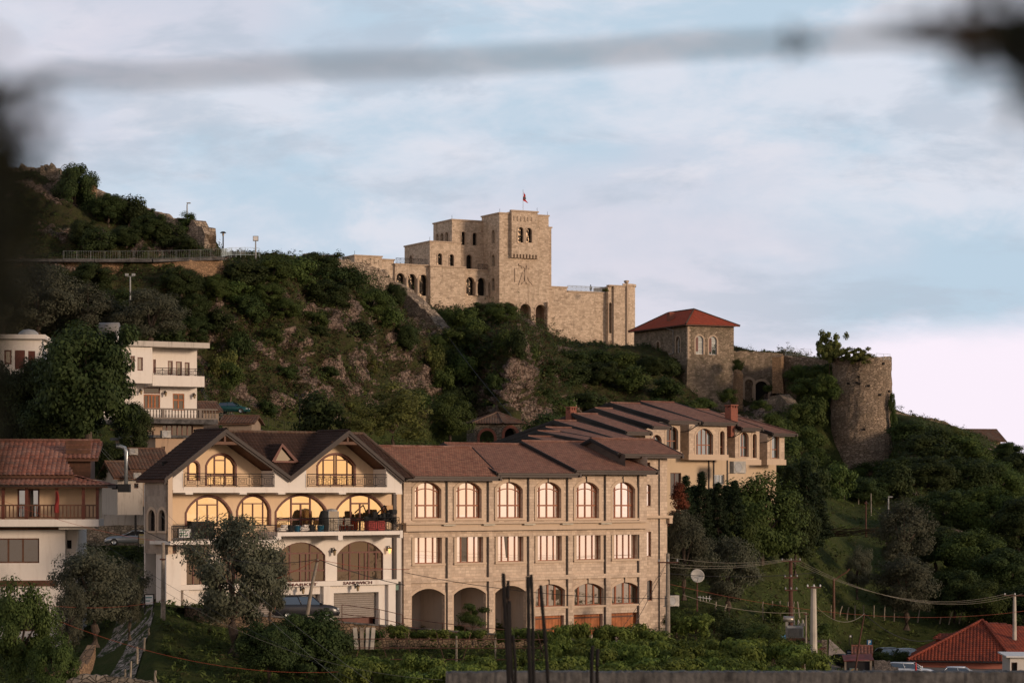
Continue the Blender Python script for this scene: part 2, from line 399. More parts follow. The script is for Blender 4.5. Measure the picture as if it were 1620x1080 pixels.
def shingle(name,c1,c2,c3,pu=.22,pv=.2):
    """small flat tiles, UV in metres"""
    t=NT(name); uv=t.n('ShaderNodeTexCoord').outputs['UV']; o=t.obj()
    b=t.n('ShaderNodeTexBrick',offset=.5); t.L.new(uv,b.inputs[0]); b.inputs['Scale'].default_value=1; b.inputs['Brick Width'].default_value=pu; b.inputs['Row Height'].default_value=pv
    b.inputs['Color1'].default_value=(1,1,1,1); b.inputs['Color2'].default_value=(0,0,0,1); b.inputs['Mortar'].default_value=(.5,.5,.5,1); b.inputs['Mortar Size'].default_value=.022; b.inputs['Mortar Smooth'].default_value=.6
    mp=t.n('ShaderNodeMapping'); t.L.new(uv,mp.inputs[0]); mp.inputs['Scale'].default_value=(.45,1.6,1); s=t.noise(mp.outputs[0],3.2,4,.7); n=t.noise(o,.5,4,.6)
    c=t.mix(b.outputs['Color'],c1,c2); c=t.mix(t.rng(s,.42,.66,0,.8),c,c3); c=t.mix(t.math('MULTIPLY',t.rng(n,.4,.7),.3),c,tuple(v*.6 for v in c2))
    c=t.mix(t.math('MULTIPLY',b.outputs['Fac'],.75),c,(.035,.02,.016)); t.bsdf(c,.85,t.math('SUBTRACT',t.math('MULTIPLY',s,.3),b.outputs['Fac']),.6,.03,.2); return t.m
def leafmat(name,c1,c2,c3=None,trans=.25,spec=.12):
    t=NT(name); g=t.n('ShaderNodeNewGeometry'); o=t.obj(); oi=t.n('ShaderNodeObjectInfo')
    n=t.noise(o,.9,4,.6)
    c=t.mix(g.outputs['Random Per Island'],c1,c2); c=t.mix(t.rng(n,.35,.7,0,.7),c,c3 or tuple(v*.55 for v in c2))
    hs=t.n('ShaderNodeHueSaturation'); t.L.new(c,hs.inputs['Color']); t.L.new(t.rng(oi.outputs['Random'],0,1,.8,1.25),hs.inputs['Value']); t.L.new(t.rng(oi.outputs['Random'],0,1,.485,.512),hs.inputs['Hue'])
    b=t.bsdf(hs.outputs[0],.65,None,spec=spec)
    if trans:
        tr=t.n('ShaderNodeBsdfTranslucent'); t.L.new(hs.outputs[0],tr.inputs[0]); mx=t.n('ShaderNodeMixShader'); mx.inputs[0].default_value=trans
        t.L.new(b.outputs[0],mx.inputs[1]); t.L.new(tr.outputs[0],mx.inputs[2]); t.L.new(mx.outputs[0],t.out.inputs[0])
    return t.m
def glass(name,tint,curtain,fac,wav=.02,folds=0.0,scale=1.2,rough=.03):
    """window pane: reflection of the sky over what stands behind it"""
    t=NT(name); o=t.obj(); n=t.noise(o,scale,2,.5); oi=t.n('ShaderNodeObjectInfo')
    bp=t.n('ShaderNodeBump'); bp.inputs['Strength'].default_value=wav*5; bp.inputs['Distance'].default_value=.02; t.L.new(n,bp.inputs['Height'])
    gl=t.n('ShaderNodeBsdfAnisotropic') if False else t.n('ShaderNodeBsdfGlossy'); t.set(gl.inputs['Color'],tint); gl.inputs['Roughness'].default_value=rough; t.L.new(bp.outputs[0],gl.inputs['Normal'])
    wv=t.n('ShaderNodeTexWave'); t.L.new(o,wv.inputs[0]); wv.inputs['Scale'].default_value=2.4; wv.inputs['Distortion'].default_value=1.5
    cc=t.mix(t.math('MULTIPLY',wv.outputs[0],folds),curtain,tuple(v*.45 for v in curtain))
    df=t.n('ShaderNodeBsdfDiffuse'); t.L.new(cc,df.inputs[0])
    mx=t.n('ShaderNodeMixShader'); f=t.math('MULTIPLY',t.rng(oi.outputs['Random'],0,1,.88,1.0),fac); t.L.new(f,mx.inputs[0])
    t.L.new(df.outputs[0],mx.inputs[1]); t.L.new(gl.outputs[0],mx.inputs[2]); t.L.new(mx.outputs[0],t.out.inputs[0]); return t.m
def emis(name,col,st):
    t=NT(name); e=t.n('ShaderNodeEmission'); t.set(e.inputs[0],col); e.inputs[1].default_value=st; t.L.new(e.outputs[0],t.out.inputs[0]); return t.m
M={}
M['hotel']=ashlar('hotel_stone',(.66,.52,.40),(.42,.32,.245),(.40,.31,.23),.50,.24,(.26,.19,.14),.45,ms=.010)
M['hotel_smooth']=plaster('hotel_dressed_stone',(.55,.42,.31),(.3,.22,.16),.3)
M['villa_cream']=plaster('villa_cream_plaster',(.66,.49,.33),(.42,.30,.2),.35)
M['villa_white']=plaster('villa_white_plaster',(.72,.66,.60),(.40,.30,.24),.4)
M['villa_tile_wall']=ashlar('villa_stone_cladding',(.40,.33,.27),(.25,.20,.17),(.34,.28,.23),.42,.42,(.2,.16,.13),.2,ms=.012)
M['castle']=ashlar('castle_limestone',(.66,.52,.395),(.36,.27,.195),(.34,.26,.19),.72,.34,(.13,.10,.075),.9,ms=.02)
M['castle_round']=ashlar('castle_limestone_curved',(.66,.52,.395),(.38,.29,.21),(.34,.26,.19),.72,.34,(.12,.09,.07),.7,polar=3.3,ms=.02)
M['castle_trim']=plaster('castle_trim_stone',(.46,.35,.26),(.14,.11,.09),.6)
M['gate_rubble']=rubble('gatehouse_rubble',(.40,.31,.225),(.21,.16,.115),(.20,.155,.11),1.9,moss=.45)
M['wall_rubble']=rubble('rampart_rubble',(.36,.28,.21),(.17,.13,.095),(.085,.062,.045),1.6,moss=.4,soot=.3)
M['tower_rubble']=rubble('round_tower_rubble',(.42,.32,.235),(.22,.165,.12),(.075,.055,.042),1.55,polar=5.2,moss=.22,sy=2.0,soot=.35)
M['field_wall']=rubble('field_stone_wall',(.30,.25,.20),(.14,.115,.09),(.06,.05,.04),3.0,moss=.3)
M['warm_wall']=rubble('warm_stone_wall',(.42,.27,.16),(.24,.15,.09),(.10,.07,.05),3.2,moss=.15)
M['hotel_roof']=shingle('hotel_roof_tile',(.29,.125,.082),(.155,.072,.052),(.39,.21,.14))
M['verge']=plain('dark_verge_timber',(.018,.015,.014),.6,.2)
M['soffit']=plain('brown_soffit_boards',(.085,.062,.05),.7,.2)
M['gutter']=plain('dark_brown_gutter',(.035,.024,.02),.4,.15,metal=.2)
M['villa_roof']=tilemat('villa_dark_tile',(.064,.036,.027),(.038,.023,.018),(.085,.050,.036),.75,.4,.12)
M['clay']=tilemat('old_clay_tile',(.30,.115,.075),(.13,.06,.045),(.40,.27,.22),.85,.45)
M['clay_red']=tilemat('red_clay_tile',(.34,.075,.035),(.22,.045,.025),(.09,.03,.022),.8,.75)
M['clay_gate']=tilemat('bright_clay_tile',(.44,.085,.04),(.30,.06,.03),(.28,.09,.06),.8,.4)
M['clay_old']=tilemat('weathered_clay_tile',(.17,.085,.055),(.09,.05,.035),(.16,.14,.11),.9,.6)
M['wood']=plain('varnished_window_wood',(.24,.072,.026),.45,.2,6)
M['wood_dark']=plain('dark_red_window_wood',(.115,.032,.02),.5,.2,6)
M['wood_brown']=plain('brown_timber',(.10,.045,.025),.6,.25,4)
M['wood_orange']=plain('orange_timber_doors',(.36,.115,.035),.6,.3,2.2)
M['wood_grey']=plain('grey_weathered_wood',(.24,.20,.16),.85,.3,5)
M['iron']=plain('black_iron',(.014,.013,.013),.5,.1)
M['iron_rust']=plain('rusty_iron',(.09,.04,.028),.8,.3,4)
M['galv']=plain('galvanised_steel',(.42,.45,.47),.35,.12,2,metal=.7)
M['concrete']=plain('concrete',(.36,.33,.29),.9,.2,1.5)
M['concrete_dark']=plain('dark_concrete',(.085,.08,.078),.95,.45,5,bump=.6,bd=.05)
M['concrete_pole']=plain('pale_concrete_pole',(.46,.41,.35),.85,.12,1.5)
M['white']=plain('white_paint',(.74,.72,.70),.6,.06)
M['grille']=plain('grey_metal',(.30,.30,.30),.5,.1)
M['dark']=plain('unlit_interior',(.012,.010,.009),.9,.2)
M['dim']=plaster('garage_plaster',(.50,.42,.36),(.1,.08,.07),.4)
M['curtain']=plain('cream_curtain',(.5,.45,.36),.8,.1)
M['g_hotel']=glass('hotel_glass',(.98,.94,.92),(.55,.45,.34),.93,.03)
M['g_curtain']=glass('hotel_glass_over_curtain',(.98,.93,.91),(.66,.54,.42),.82,.03,.2,.6)
M['g_low']=glass('lower_window_glass',(.55,.52,.47),(.12,.10,.07),.55,.05,.8)
M['g_villa']=glass('bronze_glass',(.95,.75,.45),(.16,.10,.05),.93,.11,0,.8,.04)
M['g_villa_low']=glass('dull_bronze_glass',(.20,.155,.11),(.075,.056,.04),.6,.05,.2)
M['g_dark']=glass('dark_glass',(.35,.33,.30),(.02,.018,.016),.35,.05)
M['g_castle']=glass('castle_glass',(.24,.18,.13),(.012,.012,.012),.07,.5,0,1.5)
M['g_blue']=glass('blue_reflecting_glass',(.55,.60,.62),(.10,.12,.11),.55,.05,.9)
M['shutter']=None
def m_shutter():
    t=NT('roller_shutter_steel'); o=t.obj(); p=t.n('ShaderNodeSeparateXYZ'); t.L.new(o,p.inputs[0])
    w=t.math('SINE',t.math('MULTIPLY',p.outputs[2],2*math.pi/.16)); n=t.noise(o,1.5,5,.6)
    t.bsdf(t.mix(n,(.34,.29,.25),(.22,.185,.16)),.5,w,.8,.03,.4,.2); return t.m
M['shutter']=m_shutter()
def m_brick(name,c1,c2,mo,bw=.25,bh=.08):
    return ashlar(name,c1,c2,mo,bw,bh,(.08,.04,.03),.3,ms=.01)
M['barge']=plain('dark_brown_bargeboard',(.030,.018,.015),.55,.2,4)
M['rampart']=rubble('pale_rampart_rubble',(.46,.36,.27),(.21,.16,.12),(.085,.065,.05),1.5,moss=.25)
M['brick']=m_brick('red_brick',(.34,.10,.065),(.22,.07,.045),(.22,.16,.13))
def car_paint(name,c,metal=.3): return plain(name,c,.28,.02,2,metal=metal,spec=.6,bump=0)
M['bark']=plain('bark',(.075,.055,.042),.95,.35,5,bump=.6,bd=.05)
M['bark_pale']=plain('pale_bark',(.14,.10,.075),.95,.3,5,bump=.6,bd=.05)
M['leaf_dark']=leafmat('dark_broadleaf',(.060,.082,.026),(.032,.048,.016))
M['leaf_mid']=leafmat('green_broadleaf',(.100,.132,.034),(.052,.078,.022))
M['leaf_olive']=leafmat('olive_leaf',(.125,.128,.084),(.066,.072,.046),(.075,.075,.05))
M['leaf_vine']=leafmat('vine_leaf',(.175,.215,.045),(.090,.125,.028),(.060,.085,.022))
M['leaf_yel']=leafmat('yellow_green_leaf',(.165,.175,.044),(.09,.105,.03),(.075,.072,.028))
M['leaf_cyp']=leafmat('cypress_leaf',(.030,.044,.018),(.018,.028,.012))
M['leaf_red']=leafmat('red_plum_leaf',(.22,.055,.03),(.12,.033,.02),(.08,.024,.017))
M['leaf_ivy']=leafmat('ivy_leaf',(.072,.104,.030),(.036,.056,.018))
# ---------------------------------------------------------------- terrain
# columns of (distance, photo row) control points on rays fanned out from the viewpoint
TC={
-260:[(150,1090),(195,960),(240,800),(265,650),(295,530),(315,415),(322,412),(352,262),(430,290)],
 60:[(150,1105),(195,985),(238,800),(262,655),(295,530),(315,412),(322,410),(352,274),(430,320)],
 160:[(150,1095),(190,972),(236,862),(262,700),(295,545),(315,412),(322,409),(352,312),(430,335)],
 240:[(145,1090),(167,960),(236,862),(266,700),(297,560),(316,411),(323,408),(350,345),(430,370)],
 325:[(145,1100),(171,968),(228,860),(301,660),(310,560),(320,412),(326,408),(345,390),(430,400)],
 362:[(145,1100),(172,974),(228,850),(303,662),(312,570),(322,416),(330,409),(348,407),(430,420)],
 450:[(150,1095),(178,985),(228,850),(309,688),(317,575),(329,440),(337,420),(352,407),(430,420)],
 540:[(152,1095),(181,1003),(228,850),(316,700),(324,590),(338,455),(358,430),(392,418),(470,430)],
 640:[(152,1092),(188,1004),(230,830),(332,702),(342,610),(357,530),(392,500),(470,492),(530,490)],
 695:[(152,1092),(188,1006),(232,815),(350,700),(358,625),(373,550),(430,515),(495,500),(540,495)],
 760:[(152,1092),(190,1010),(235,800),(352,696),(362,610),(384,525),(440,508),(500,505),(550,500)],
 812:[(152,1092),(192,1010),(238,800),(338,695),(344,630),(356,540),(385,500),(505,512),(550,510)],
 850:[(152,1092),(193,1012),(240,800),(352,690),(360,640),(384,560),(415,530),(512,535),(550,530)],
 900:[(152,1092),(196,1012),(244,815),(372,690),(384,645),(410,572),(428,553),(518,550),(550,550)],
 1010:[(155,1090),(202,1010),(248,830),(386,692),(400,640),(423,572),(434,558),(522,556),(560,560)],
 1085:[(160,1080),(206,985),(250,815),(384,712),(400,660),(416,640),(436,560),(480,560),(540,565)],
 1160:[(170,1078),(212,965),(255,805),(340,715),(390,680),(434,652),(445,562),(480,562),(540,565)],
 1225:[(185,1072),(222,965),(262,815),(342,720),(388,680),(430,645),(445,562),(480,562),(540,567)],
 1290:[(226,1060),(246,968),(278,840),(345,740),(386,760),(409,715),(424,572),(450,566),(540,570)],
 1345:[(246,1051),(257,975),(290,850),(350,765),(388,772),(409,768),(424,640),(450,568),(540,575)],
 1405:[(246,1051),(261,978),(294,850),(350,765),(388,768),(409,760),(424,660),(450,645),(540,660)],
 1440:[(246,1051),(262,978),(296,850),(350,745),(388,695),(408,668),(420,660),(440,657),(540,680)],
 1530:[(246,1051),(263,980),(300,855),(358,775),(398,718),(420,692),(430,684),(446,682),(540,705)],
 1620:[(246,1051),(263,985),(300,865),(358,800),(398,755),(420,735),(430,728),(446,724),(540,745)],
 1900:[(246,1051),(263,1000),(300,900),(358,850),(398,815),(420,800),(430,795),(446,792),(540,800)],
}
keys=sorted(TC); NR=9
TY=np.array([[p[0] for p in TC[k]] for k in keys],float); TPY=np.array([[p[1] for p in TC[k]] for k in keys],float)
TX=np.array(keys,float)
NU=470
us=np.linspace(-260,1900,NU)
Yc=np.stack([np.interp(us,TX,TY[:,r]) for r in range(NR)],1); PYc=np.stack([np.interp(us,TX,TPY[:,r]) for r in range(NR)],1)
Zc=(HY-PYc)*K*Yc
near=[(14,-16.0),(60,-15.0),(110,-13.6)]
Yc=np.concatenate([np.tile([n[0] for n in near],(NU,1)),Yc,np.tile([800.],(NU,1))],1)
Zc=np.concatenate([np.tile([n[1] for n in near],(NU,1)),Zc,np.tile([-30.],(NU,1))],1)
seg=[4,8,12,22,24,34,36,40,14,36,14,8]
ts=[]; 
for i,n in enumerate(seg): ts+=list(i+np.arange(n)/n)
ts.append(len(seg)); ts=np.array(ts); NV=len(ts)
rid=np.arange(Yc.shape[1])
GY=np.stack([np.interp(ts,rid,Yc[i]) for i in range(NU)]); GZ=np.stack([np.interp(ts,rid,Zc[i]) for i in range(NU)])
def smooth(A,it,ax):
    for _ in range(it):
        p=np.pad(A,[(1,1) if a==ax else (0,0) for a in range(2)],mode='edge')
        A=(p[:-2,:]+2*p[1:-1,:]+p[2:,:])/4 if ax==0 else (p[:,:-2]+2*p[:,1:-1]+p[:,2:])/4
    return A
for ax,it in ((0,9),(1,2)): GY=smooth(GY,it,ax); GZ=smooth(GZ,it,ax)
GX=(us[:,None]-CX)*K*GY
def sst(a,b,x): t=np.clip((x-a)/(b-a),0,1); return t*t*(3-2*t)
# masks in (px,row) space
TT=np.tile(ts[None,:],(NU,1)); UU=np.tile(us[:,None],(1,NV)); PYG=HY-GZ/(K*GY)
cliff=sst(6.0,6.6,TT)*(1-sst(9.8,10.2,TT))
cliff*=1-sst(1230,1300,UU)*.85
ROCKS=[(430,560,60,50,.55),(520,560,80,70,.62),(590,600,60,40,.7),(470,510,70,20,.6),(380,600,40,40,.55),(665,560,30,60,.8),(705,640,60,60,1),(800,645,90,42,1.2),(610,560,60,45,.8),(650,600,60,60,1),(575,505,110,28,.9),(330,530,45,40,.9),(285,575,60,30,.8),(300,510,40,30,.8),(650,525,30,50,.8),(830,580,26,60,1.1),(860,600,40,30,.7),(95,330,35,60,.8),(150,380,50,25,.8),(240,395,110,12,.9),(620,650,60,30,.7),(480,640,120,12,.6),(720,590,30,70,.6),(1205,640,40,40,.8),(1440,775,60,10,.8),(500,470,40,14,.7)]
rockm=np.zeros_like(UU)
for (x,y,sx,sy,w) in ROCKS: rockm=np.maximum(rockm,w*np.exp(-(((UU-x)/sx)**2+((PYG-y)/sy)**2)))
V=np.stack([GX,GY,GZ],-1)
# displacement
du=np.gradient(V,axis=0); dv=np.gradient(V,axis=1); Nn=np.cross(du,dv); Nn/=np.linalg.norm(Nn,axis=-1,keepdims=True)+1e-9
Nn[Nn[...,1]>0]*=1
if Nn[NU//2,NV//2,2]<0: Nn=-Nn
disp=np.zeros_like(UU); nse=np.zeros_like(UU)
for i in range(NU):
    for j in range(NV):
        p=Vector(V[i,j]); n1=noise.noise(p*.06); nse[i,j]=noise.noise(p*.22)+.5*noise.noise(p*.6)
        c=cliff[i,j]; rm=rockm[i,j]
        d=.35*n1*(1+4*c)+.12*nse[i,j]*(1+3*c)
        if c>.05: 
            rg=noise.ridged_multi_fractal(Vector((p.x,p.y,p.z*.55))*.16,.9,2.1,5,1.0,2.0); d+=c*(rg-1.1)*(1.0+1.5*rm)+rm*c*(.55*abs(noise.noise(p*.8))+.3*abs(noise.noise(p*1.9)))
        disp[i,j]=d if GY[i,j]>140 else n1*.3
flat=np.clip((GY-30)/60,0,1); disp*=flat
# keep the ground calm where buildings stand
disp*=np.where((TT>3.3)&(TT<5.3),.5,1)
V=V+Nn*disp[...,None]
rock=np.clip(rockm*1.05+nse*1.5-.60,0,1); rock=np.clip(rock*1.8,0,1)*np.clip(cliff+ (UU>1400)*.8,0,1)
face=np.clip(cliff,0,1)*np.clip(np.exp(-((UU-520)/190.)**4)+np.exp(-((UU-820)/55.)**4)*.8+np.exp(-((UU-290)/60.)**2)*.5,0,1)*sst(440,490,PYG)*(1-sst(690,720,PYG))
nf=np.zeros_like(UU)
for i in range(NU):
    for j in range(NV):
        if face[i,j]>.05: q=Vector(V[i,j]); nf[i,j]=noise.noise(q*.33+Vector((7,3,1)))+.7*noise.noise(q*.95)
rock=np.maximum(rock,np.clip((nf-.12)*3.0,0,1)*face)
me=bpy.data.meshes.new('hillside')
idx=np.arange(NU*NV).reshape(NU,NV)
q=np.stack([idx[:-1,:-1],idx[1:,:-1],idx[1:,1:],idx[:-1,1:]],-1).reshape(-1,4)
me.vertices.add(NU*NV); me.vertices.foreach_set('co',V.reshape(-1)); me.loops.add(q.size); me.loops.foreach_set('vertex_index',q.reshape(-1).astype(np.int32))
me.polygons.add(len(q)); me.polygons.foreach_set('loop_start',np.arange(len(q),dtype=np.int32)*4); me.polygons.foreach_set('loop_total',np.full(len(q),4,dtype=np.int32))
me.update(calc_edges=True)
at=me.attributes.new('rock','FLOAT','POINT'); at.data.foreach_set('value',rock.reshape(-1).astype(np.float32))
me.polygons.foreach_set('use_smooth',[True]*len(me.polygons))
at=me.attributes.new('cliff','FLOAT','POINT'); at.data.foreach_set('value',cliff.reshape(-1).astype(np.float32))
def m_ground():
    t=NT('hillside_ground'); o=t.obj(); a=t.n('ShaderNodeAttribute',attribute_name='rock'); cl=t.n('ShaderNodeAttribute',attribute_name='cliff')
    n=t.noise(o,.35,6,.65); n2=t.noise(o,2.2,6,.7); n3=t.noise(o,.9,5,.7,1.0); n5=t.noise(o,5,4,.7)
    g=t.mix(t.rng(n,.35,.65),(.056,.076,.022),(.078,.085,.030)); g=t.mix(t.rng(n2,.45,.75,0,.7),g,(.036,.044,.016))
    br=t.mix(t.rng(n2,.4,.65),(.075,.055,.034),(.042,.050,.020)); g=t.mix(t.math('MULTIPLY',cl.outputs['Fac'],t.rng(n3,.38,.6,.3,1.0)),g,br)
    wp=t.n('ShaderNodeVectorMath',operation='MULTIPLY_ADD'); nz=t.n('ShaderNodeTexNoise'); t.L.new(o,nz.inputs[0]); nz.inputs['Scale'].default_value=.9; nz.inputs['Detail'].default_value=5
    t.L.new(nz.outputs['Color'],wp.inputs[0]); wp.inputs[1].default_value=(2.6,2.6,3.4); t.L.new(o,wp.inputs[2])
    v=t.n('ShaderNodeTexVoronoi',feature='DISTANCE_TO_EDGE'); t.L.new(wp.outputs[0],v.inputs['Vector']); v.inputs['Scale'].default_value=1.25
    cr=t.rng(v.outputs['Distance'],.0,.10)
    r=t.mix(t.rng(n3,.35,.65),(.34,.235,.18),(.15,.105,.085)); r=t.mix(t.rng(n2,.42,.62,0,.7),r,(.40,.31,.25)); r=t.mix(t.rng(n5,.5,.8,0,.6),r,(.10,.075,.055)); r=t.mix(t.rng(n,.5,.62,0,.7),r,(.17,.14,.125))
    r=t.mix(t.math('MULTIPLY',t.math('SUBTRACT',1.0,cr),.75),r,(.05,.036,.026))
    f=t.rng(t.math('ADD',a.outputs['Fac'],t.math('MULTIPLY',t.math('SUBTRACT',n2,.5),1.1)),.30,.5)
    c=t.mix(f,g,r)
    h=t.math('ADD',t.math('MULTIPLY',t.math('ADD',n2,t.math('MULTIPLY',n5,.5)),.8),t.math('MULTIPLY',cr,t.math('MULTIPLY',f,.6))); t.bsdf(c,.97,h,1.0,.6,.05); return t.m
M['ground']=m_ground(); me.materials.append(M['ground'])
hill=bpy.data.objects.new('hillside',me); COL.objects.link(hill); tag(hill,kind='structure')
# valley floor beyond the sheet of the hill, low and wide
vb=MB(); vb.v=[(-3000,-3000,-160),(3000,-3000,-160),(3000,3000,-160),(-3000,3000,-160)]; vb.f=[(0,1,2,3)]
vo=vb.build('ground',M['ground']); tag(vo,kind='structure')
def ground_at(px,Y):
    """surface height on the hillside along the ray column px at distance Y (first crossing)"""
    i=int(round((px+260)/2160*(NU-1))); i=max(0,min(NU-1,i)); ys=V[i,:,1]; zs=V[i,:,2]
    for j in range(NV-1):
        if ys[j]<=Y<=ys[j+1]: 
            f=(Y-ys[j])/max(1e-6,ys[j+1]-ys[j]); return float(zs[j]+f*(zs[j+1]-zs[j]))
    return float(zs[-1])
def surf_point(px,py,j0=30):
    """first point of the hillside seen at px,py (front to back)"""
    i=int(round((px+260)/2160*(NU-1))); i=max(0,min(NU-1,i)); ys=V[i,:,1]; pp=HY-V[i,:,2]/(K*ys)
    for j in range(30,NV-1):
        if (pp[j]-py)*(pp[j+1]-py)<=0 and pp[j+1]<=pp[j]:
            f=(pp[j]-py)/max(1e-6,pp[j]-pp[j+1]); Y=ys[j]+f*(ys[j+1]-ys[j]); return P(px,py,Y)
    return None
# ---------------------------------------------------------------- shared building pieces
def text_obj(s,parent,loc,width,height,mat,name='lettering',ext=.03,rot=(math.pi/2,0,0)):
    c=bpy.data.curves.new(name,'FONT'); c.body=s; c.size=1; c.extrude=.02; c.align_x='CENTER'; c.align_y='CENTER'; c.offset=.012
    o=bpy.data.objects.new(name,c); COL.objects.link(o); bpy.context.view_layer.update()
    me=bpy.data.meshes.new_from_object(o); bpy.data.objects.remove(o); 
    xs=[v.co.x for v in me.vertices]; ys=[v.co.y for v in me.vertices]; sx=width/(max(xs)-min(xs)); sy=height/(max(ys)-min(ys)); cx=(max(xs)+min(xs))/2; cy=(max(ys)+min(ys))/2
    for v in me.vertices: v.co=((v.co.x-cx)*sx,(v.co.y-cy)*sy,v.co.z*ext/.02)
    me.materials.clear(); me.materials.append(mat); o=bpy.data.objects.new(name,me); COL.objects.link(o); o.parent=parent; o.location=loc; o.rotation_euler=rot; return o
def railing(mb,f,u0,u1,z0,h,step=.9,motif=True,r=.02,d=0):
    def bar(a,b,rr=r): mb.tube([f(a[0],a[1],d),f(b[0],b[1],d)],rr,4,caps=False)
    for z in (z0+.08,z0+h-.18,z0+h): bar((u0,z),(u1,z),r*(1.4 if z==z0+h else .9))
    n=max(1,int(round((u1-u0)/step))); s=(u1-u0)/n
    for i in range(n+1): bar((u0+i*s,z0),(u0+i*s,z0+h),r*1.2)
    if motif:
        for i in range(n):
            a=u0+i*s; c=a+s/2; zc=z0+.08+(h-.26)/2; w=s*.30; hh=(h-.26)*.30
            for k in (1,.5): 
                for p,q in (((c-w*k,zc-hh*k),(c+w*k,zc-hh*k)),((c+w*k,zc-hh*k),(c+w*k,zc+hh*k)),((c+w*k,zc+hh*k),(c-w*k,zc+hh*k)),((c-w*k,zc+hh*k),(c-w*k,zc-hh*k))): bar(p,q,r*.8)
            bar((a,z0+.08),(c-w,zc-hh),r*.8); bar((a,z0+h-.18),(c-w,zc+hh),r*.8); bar((a+s,z0+.08),(c+w,zc-hh),r*.8); bar((a+s,z0+h-.18),(c+w,zc+hh),r*.8)
    return mb
def wall_lamp(parent,p,lit=False,scale=1):
    x,y,z=p; s=scale; mb=MB(); mb.box(x-.05*s,x+.05*s,y-.04,y,z-.1*s,z+.2*s); mb.tube([(x,y-.03,z+.12*s),(x,y-.25*s,z+.22*s),(x,y-.3*s,z+.12*s)],.022*s,5)
    mb.lathe([(0.0,.16*s),(.15*s,.06*s),(.13*s,.04*s)],(x,y-.3*s,z),6)
    o=mb.build('wall_lamp',M['iron'],parent); g=MB(); g.lathe([(0.0,-.26*s),(.07*s,-.24*s),(.12*s,.045*s),(0,.045*s)],(x,y-.3*s,z),6); g.build('lantern',M['lamp_lit'] if lit else M['lantern'],o); return o
M['lamp_lit']=emis('lit_lantern_glass',(1,.45,.14),2.2); M['lantern']=plain('dull_lantern_glass',(.30,.22,.13),.3,.1)
def slope(parent,x0,x1,ye,ze,yr,zr,mat,name='roof',th=.16,verge=.32,back=True,gut=True,hipr=0,hipl=0,vl=True,vr=True):
    """one roof: eave along x at ye, ridge at yr; UV in metres"""
    mb=MB(); L=math.hypot(yr-ye,zr-ze)
    def quad(pts,uvs): 
        b=len(mb.v); mb.v+=pts; mb.uv[len(mb.f)]=uvs; mb.f.append(tuple(range(b,b+len(pts))))
    quad([(x0,ye,ze),(x1,ye,ze),(x1-hipr,yr,zr),(x0+hipl,yr,zr)],[(x0,0),(x1,0),(x1-hipr,L),(x0+hipl,L)])
    if back: 
        yb=2*yr-ye; quad([(x0+hipl,yr,zr),(x1-hipr,yr,zr),(x1,yb,ze),(x0,yb,ze)],[(x0,L),(x1,L),(x1,0),(x0,0)])
    if hipr: quad([(x1,ye,ze),(x1,2*yr-ye,ze),(x1-hipr,yr,zr)],[(0,0),(2*(yr-ye),0),(yr-ye,L)])
    r=mb.build(name,mat,parent)
    ms=MB(); ys=[ye,yr]+([2*yr-ye] if back else []); zs=[ze,zr]+([ze] if back else [])
    for i in range(len(ys)-1):
        a,b=ys[i],ys[i+1]; za,zb=zs[i],zs[i+1]
        ms.add([(x0+.02,a,za-.02),(x1-.02,a,za-.02),(x1-.02-hipr,b,zb-.02),(x0+.02+hipl,b,zb-.02),(x0+.02,a,za-th),(x1-.02,a,za-th),(x1-.02-hipr,b,zb-th),(x0+.02+hipl,b,zb-th)],[(0,1,5,4),(4,5,6,7),(0,4,7,3),(1,2,6,5)])
    ms.build('soffit',M['soffit'],r)
    mv=MB(); y1=ys[-1]; z1=zs[-1]
    for xx,s_,on in ((x0,-1,vl),(x1,1,vr and not hipr)):
        if not on: continue
        for i in range(len(ys)-1):
            a,b=ys[i],ys[i+1]; za,zb=zs[i]+.05,zs[i+1]+.05
            for k,(o1,o2,h0,h1) in enumerate(((0,.10,0,verge*.55),(-.02,.04,verge*.55,verge))):
                xa,xb=xx+s_*o1-(0.0),xx+s_*o2
                mv.add([(xa,a,za-h0),(xa,b,zb-h0),(xa,b,zb-h1),(xa,a,za-h1),(xb,a,za-h0),(xb,b,zb-h0),(xb,b,zb-h1),(xb,a,za-h1)],[(0,1,2,3),(4,5,6,7),(0,1,5,4),(2,3,7,6),(0,3,7,4),(1,2,6,5)])
    if mv.f: mv.build('bargeboard',M['verge'],r)
    mr=MB(); ridge(mr,(x0+hipl,yr,zr+.03),(x1-hipr,yr,zr+.03),.10)
    if hipr: ridge(mr,(x1-hipr,yr,zr+.03),(x1,ye,ze+.03),.10)
    mr.build('ridge_tiles',M['clay'] if mat!=M['villa_roof'] else M['villa_roof'],r)
    if gut:
        mg=MB(); mg.box(x0+.0,x1,ye-.12,ye-.005,ze-.17,ze-.02); mg.box(x0+.05,x1-.05,ye+.01,ye+.14,ze-.36,ze-.17)
        mg.box(x1-.08,x1+.1,ye-.15,ye+.1,ze-.34,ze-.02); mg.build('gutter',M['gutter'],r)
    return r
F1=Fr(640,185,0,37)
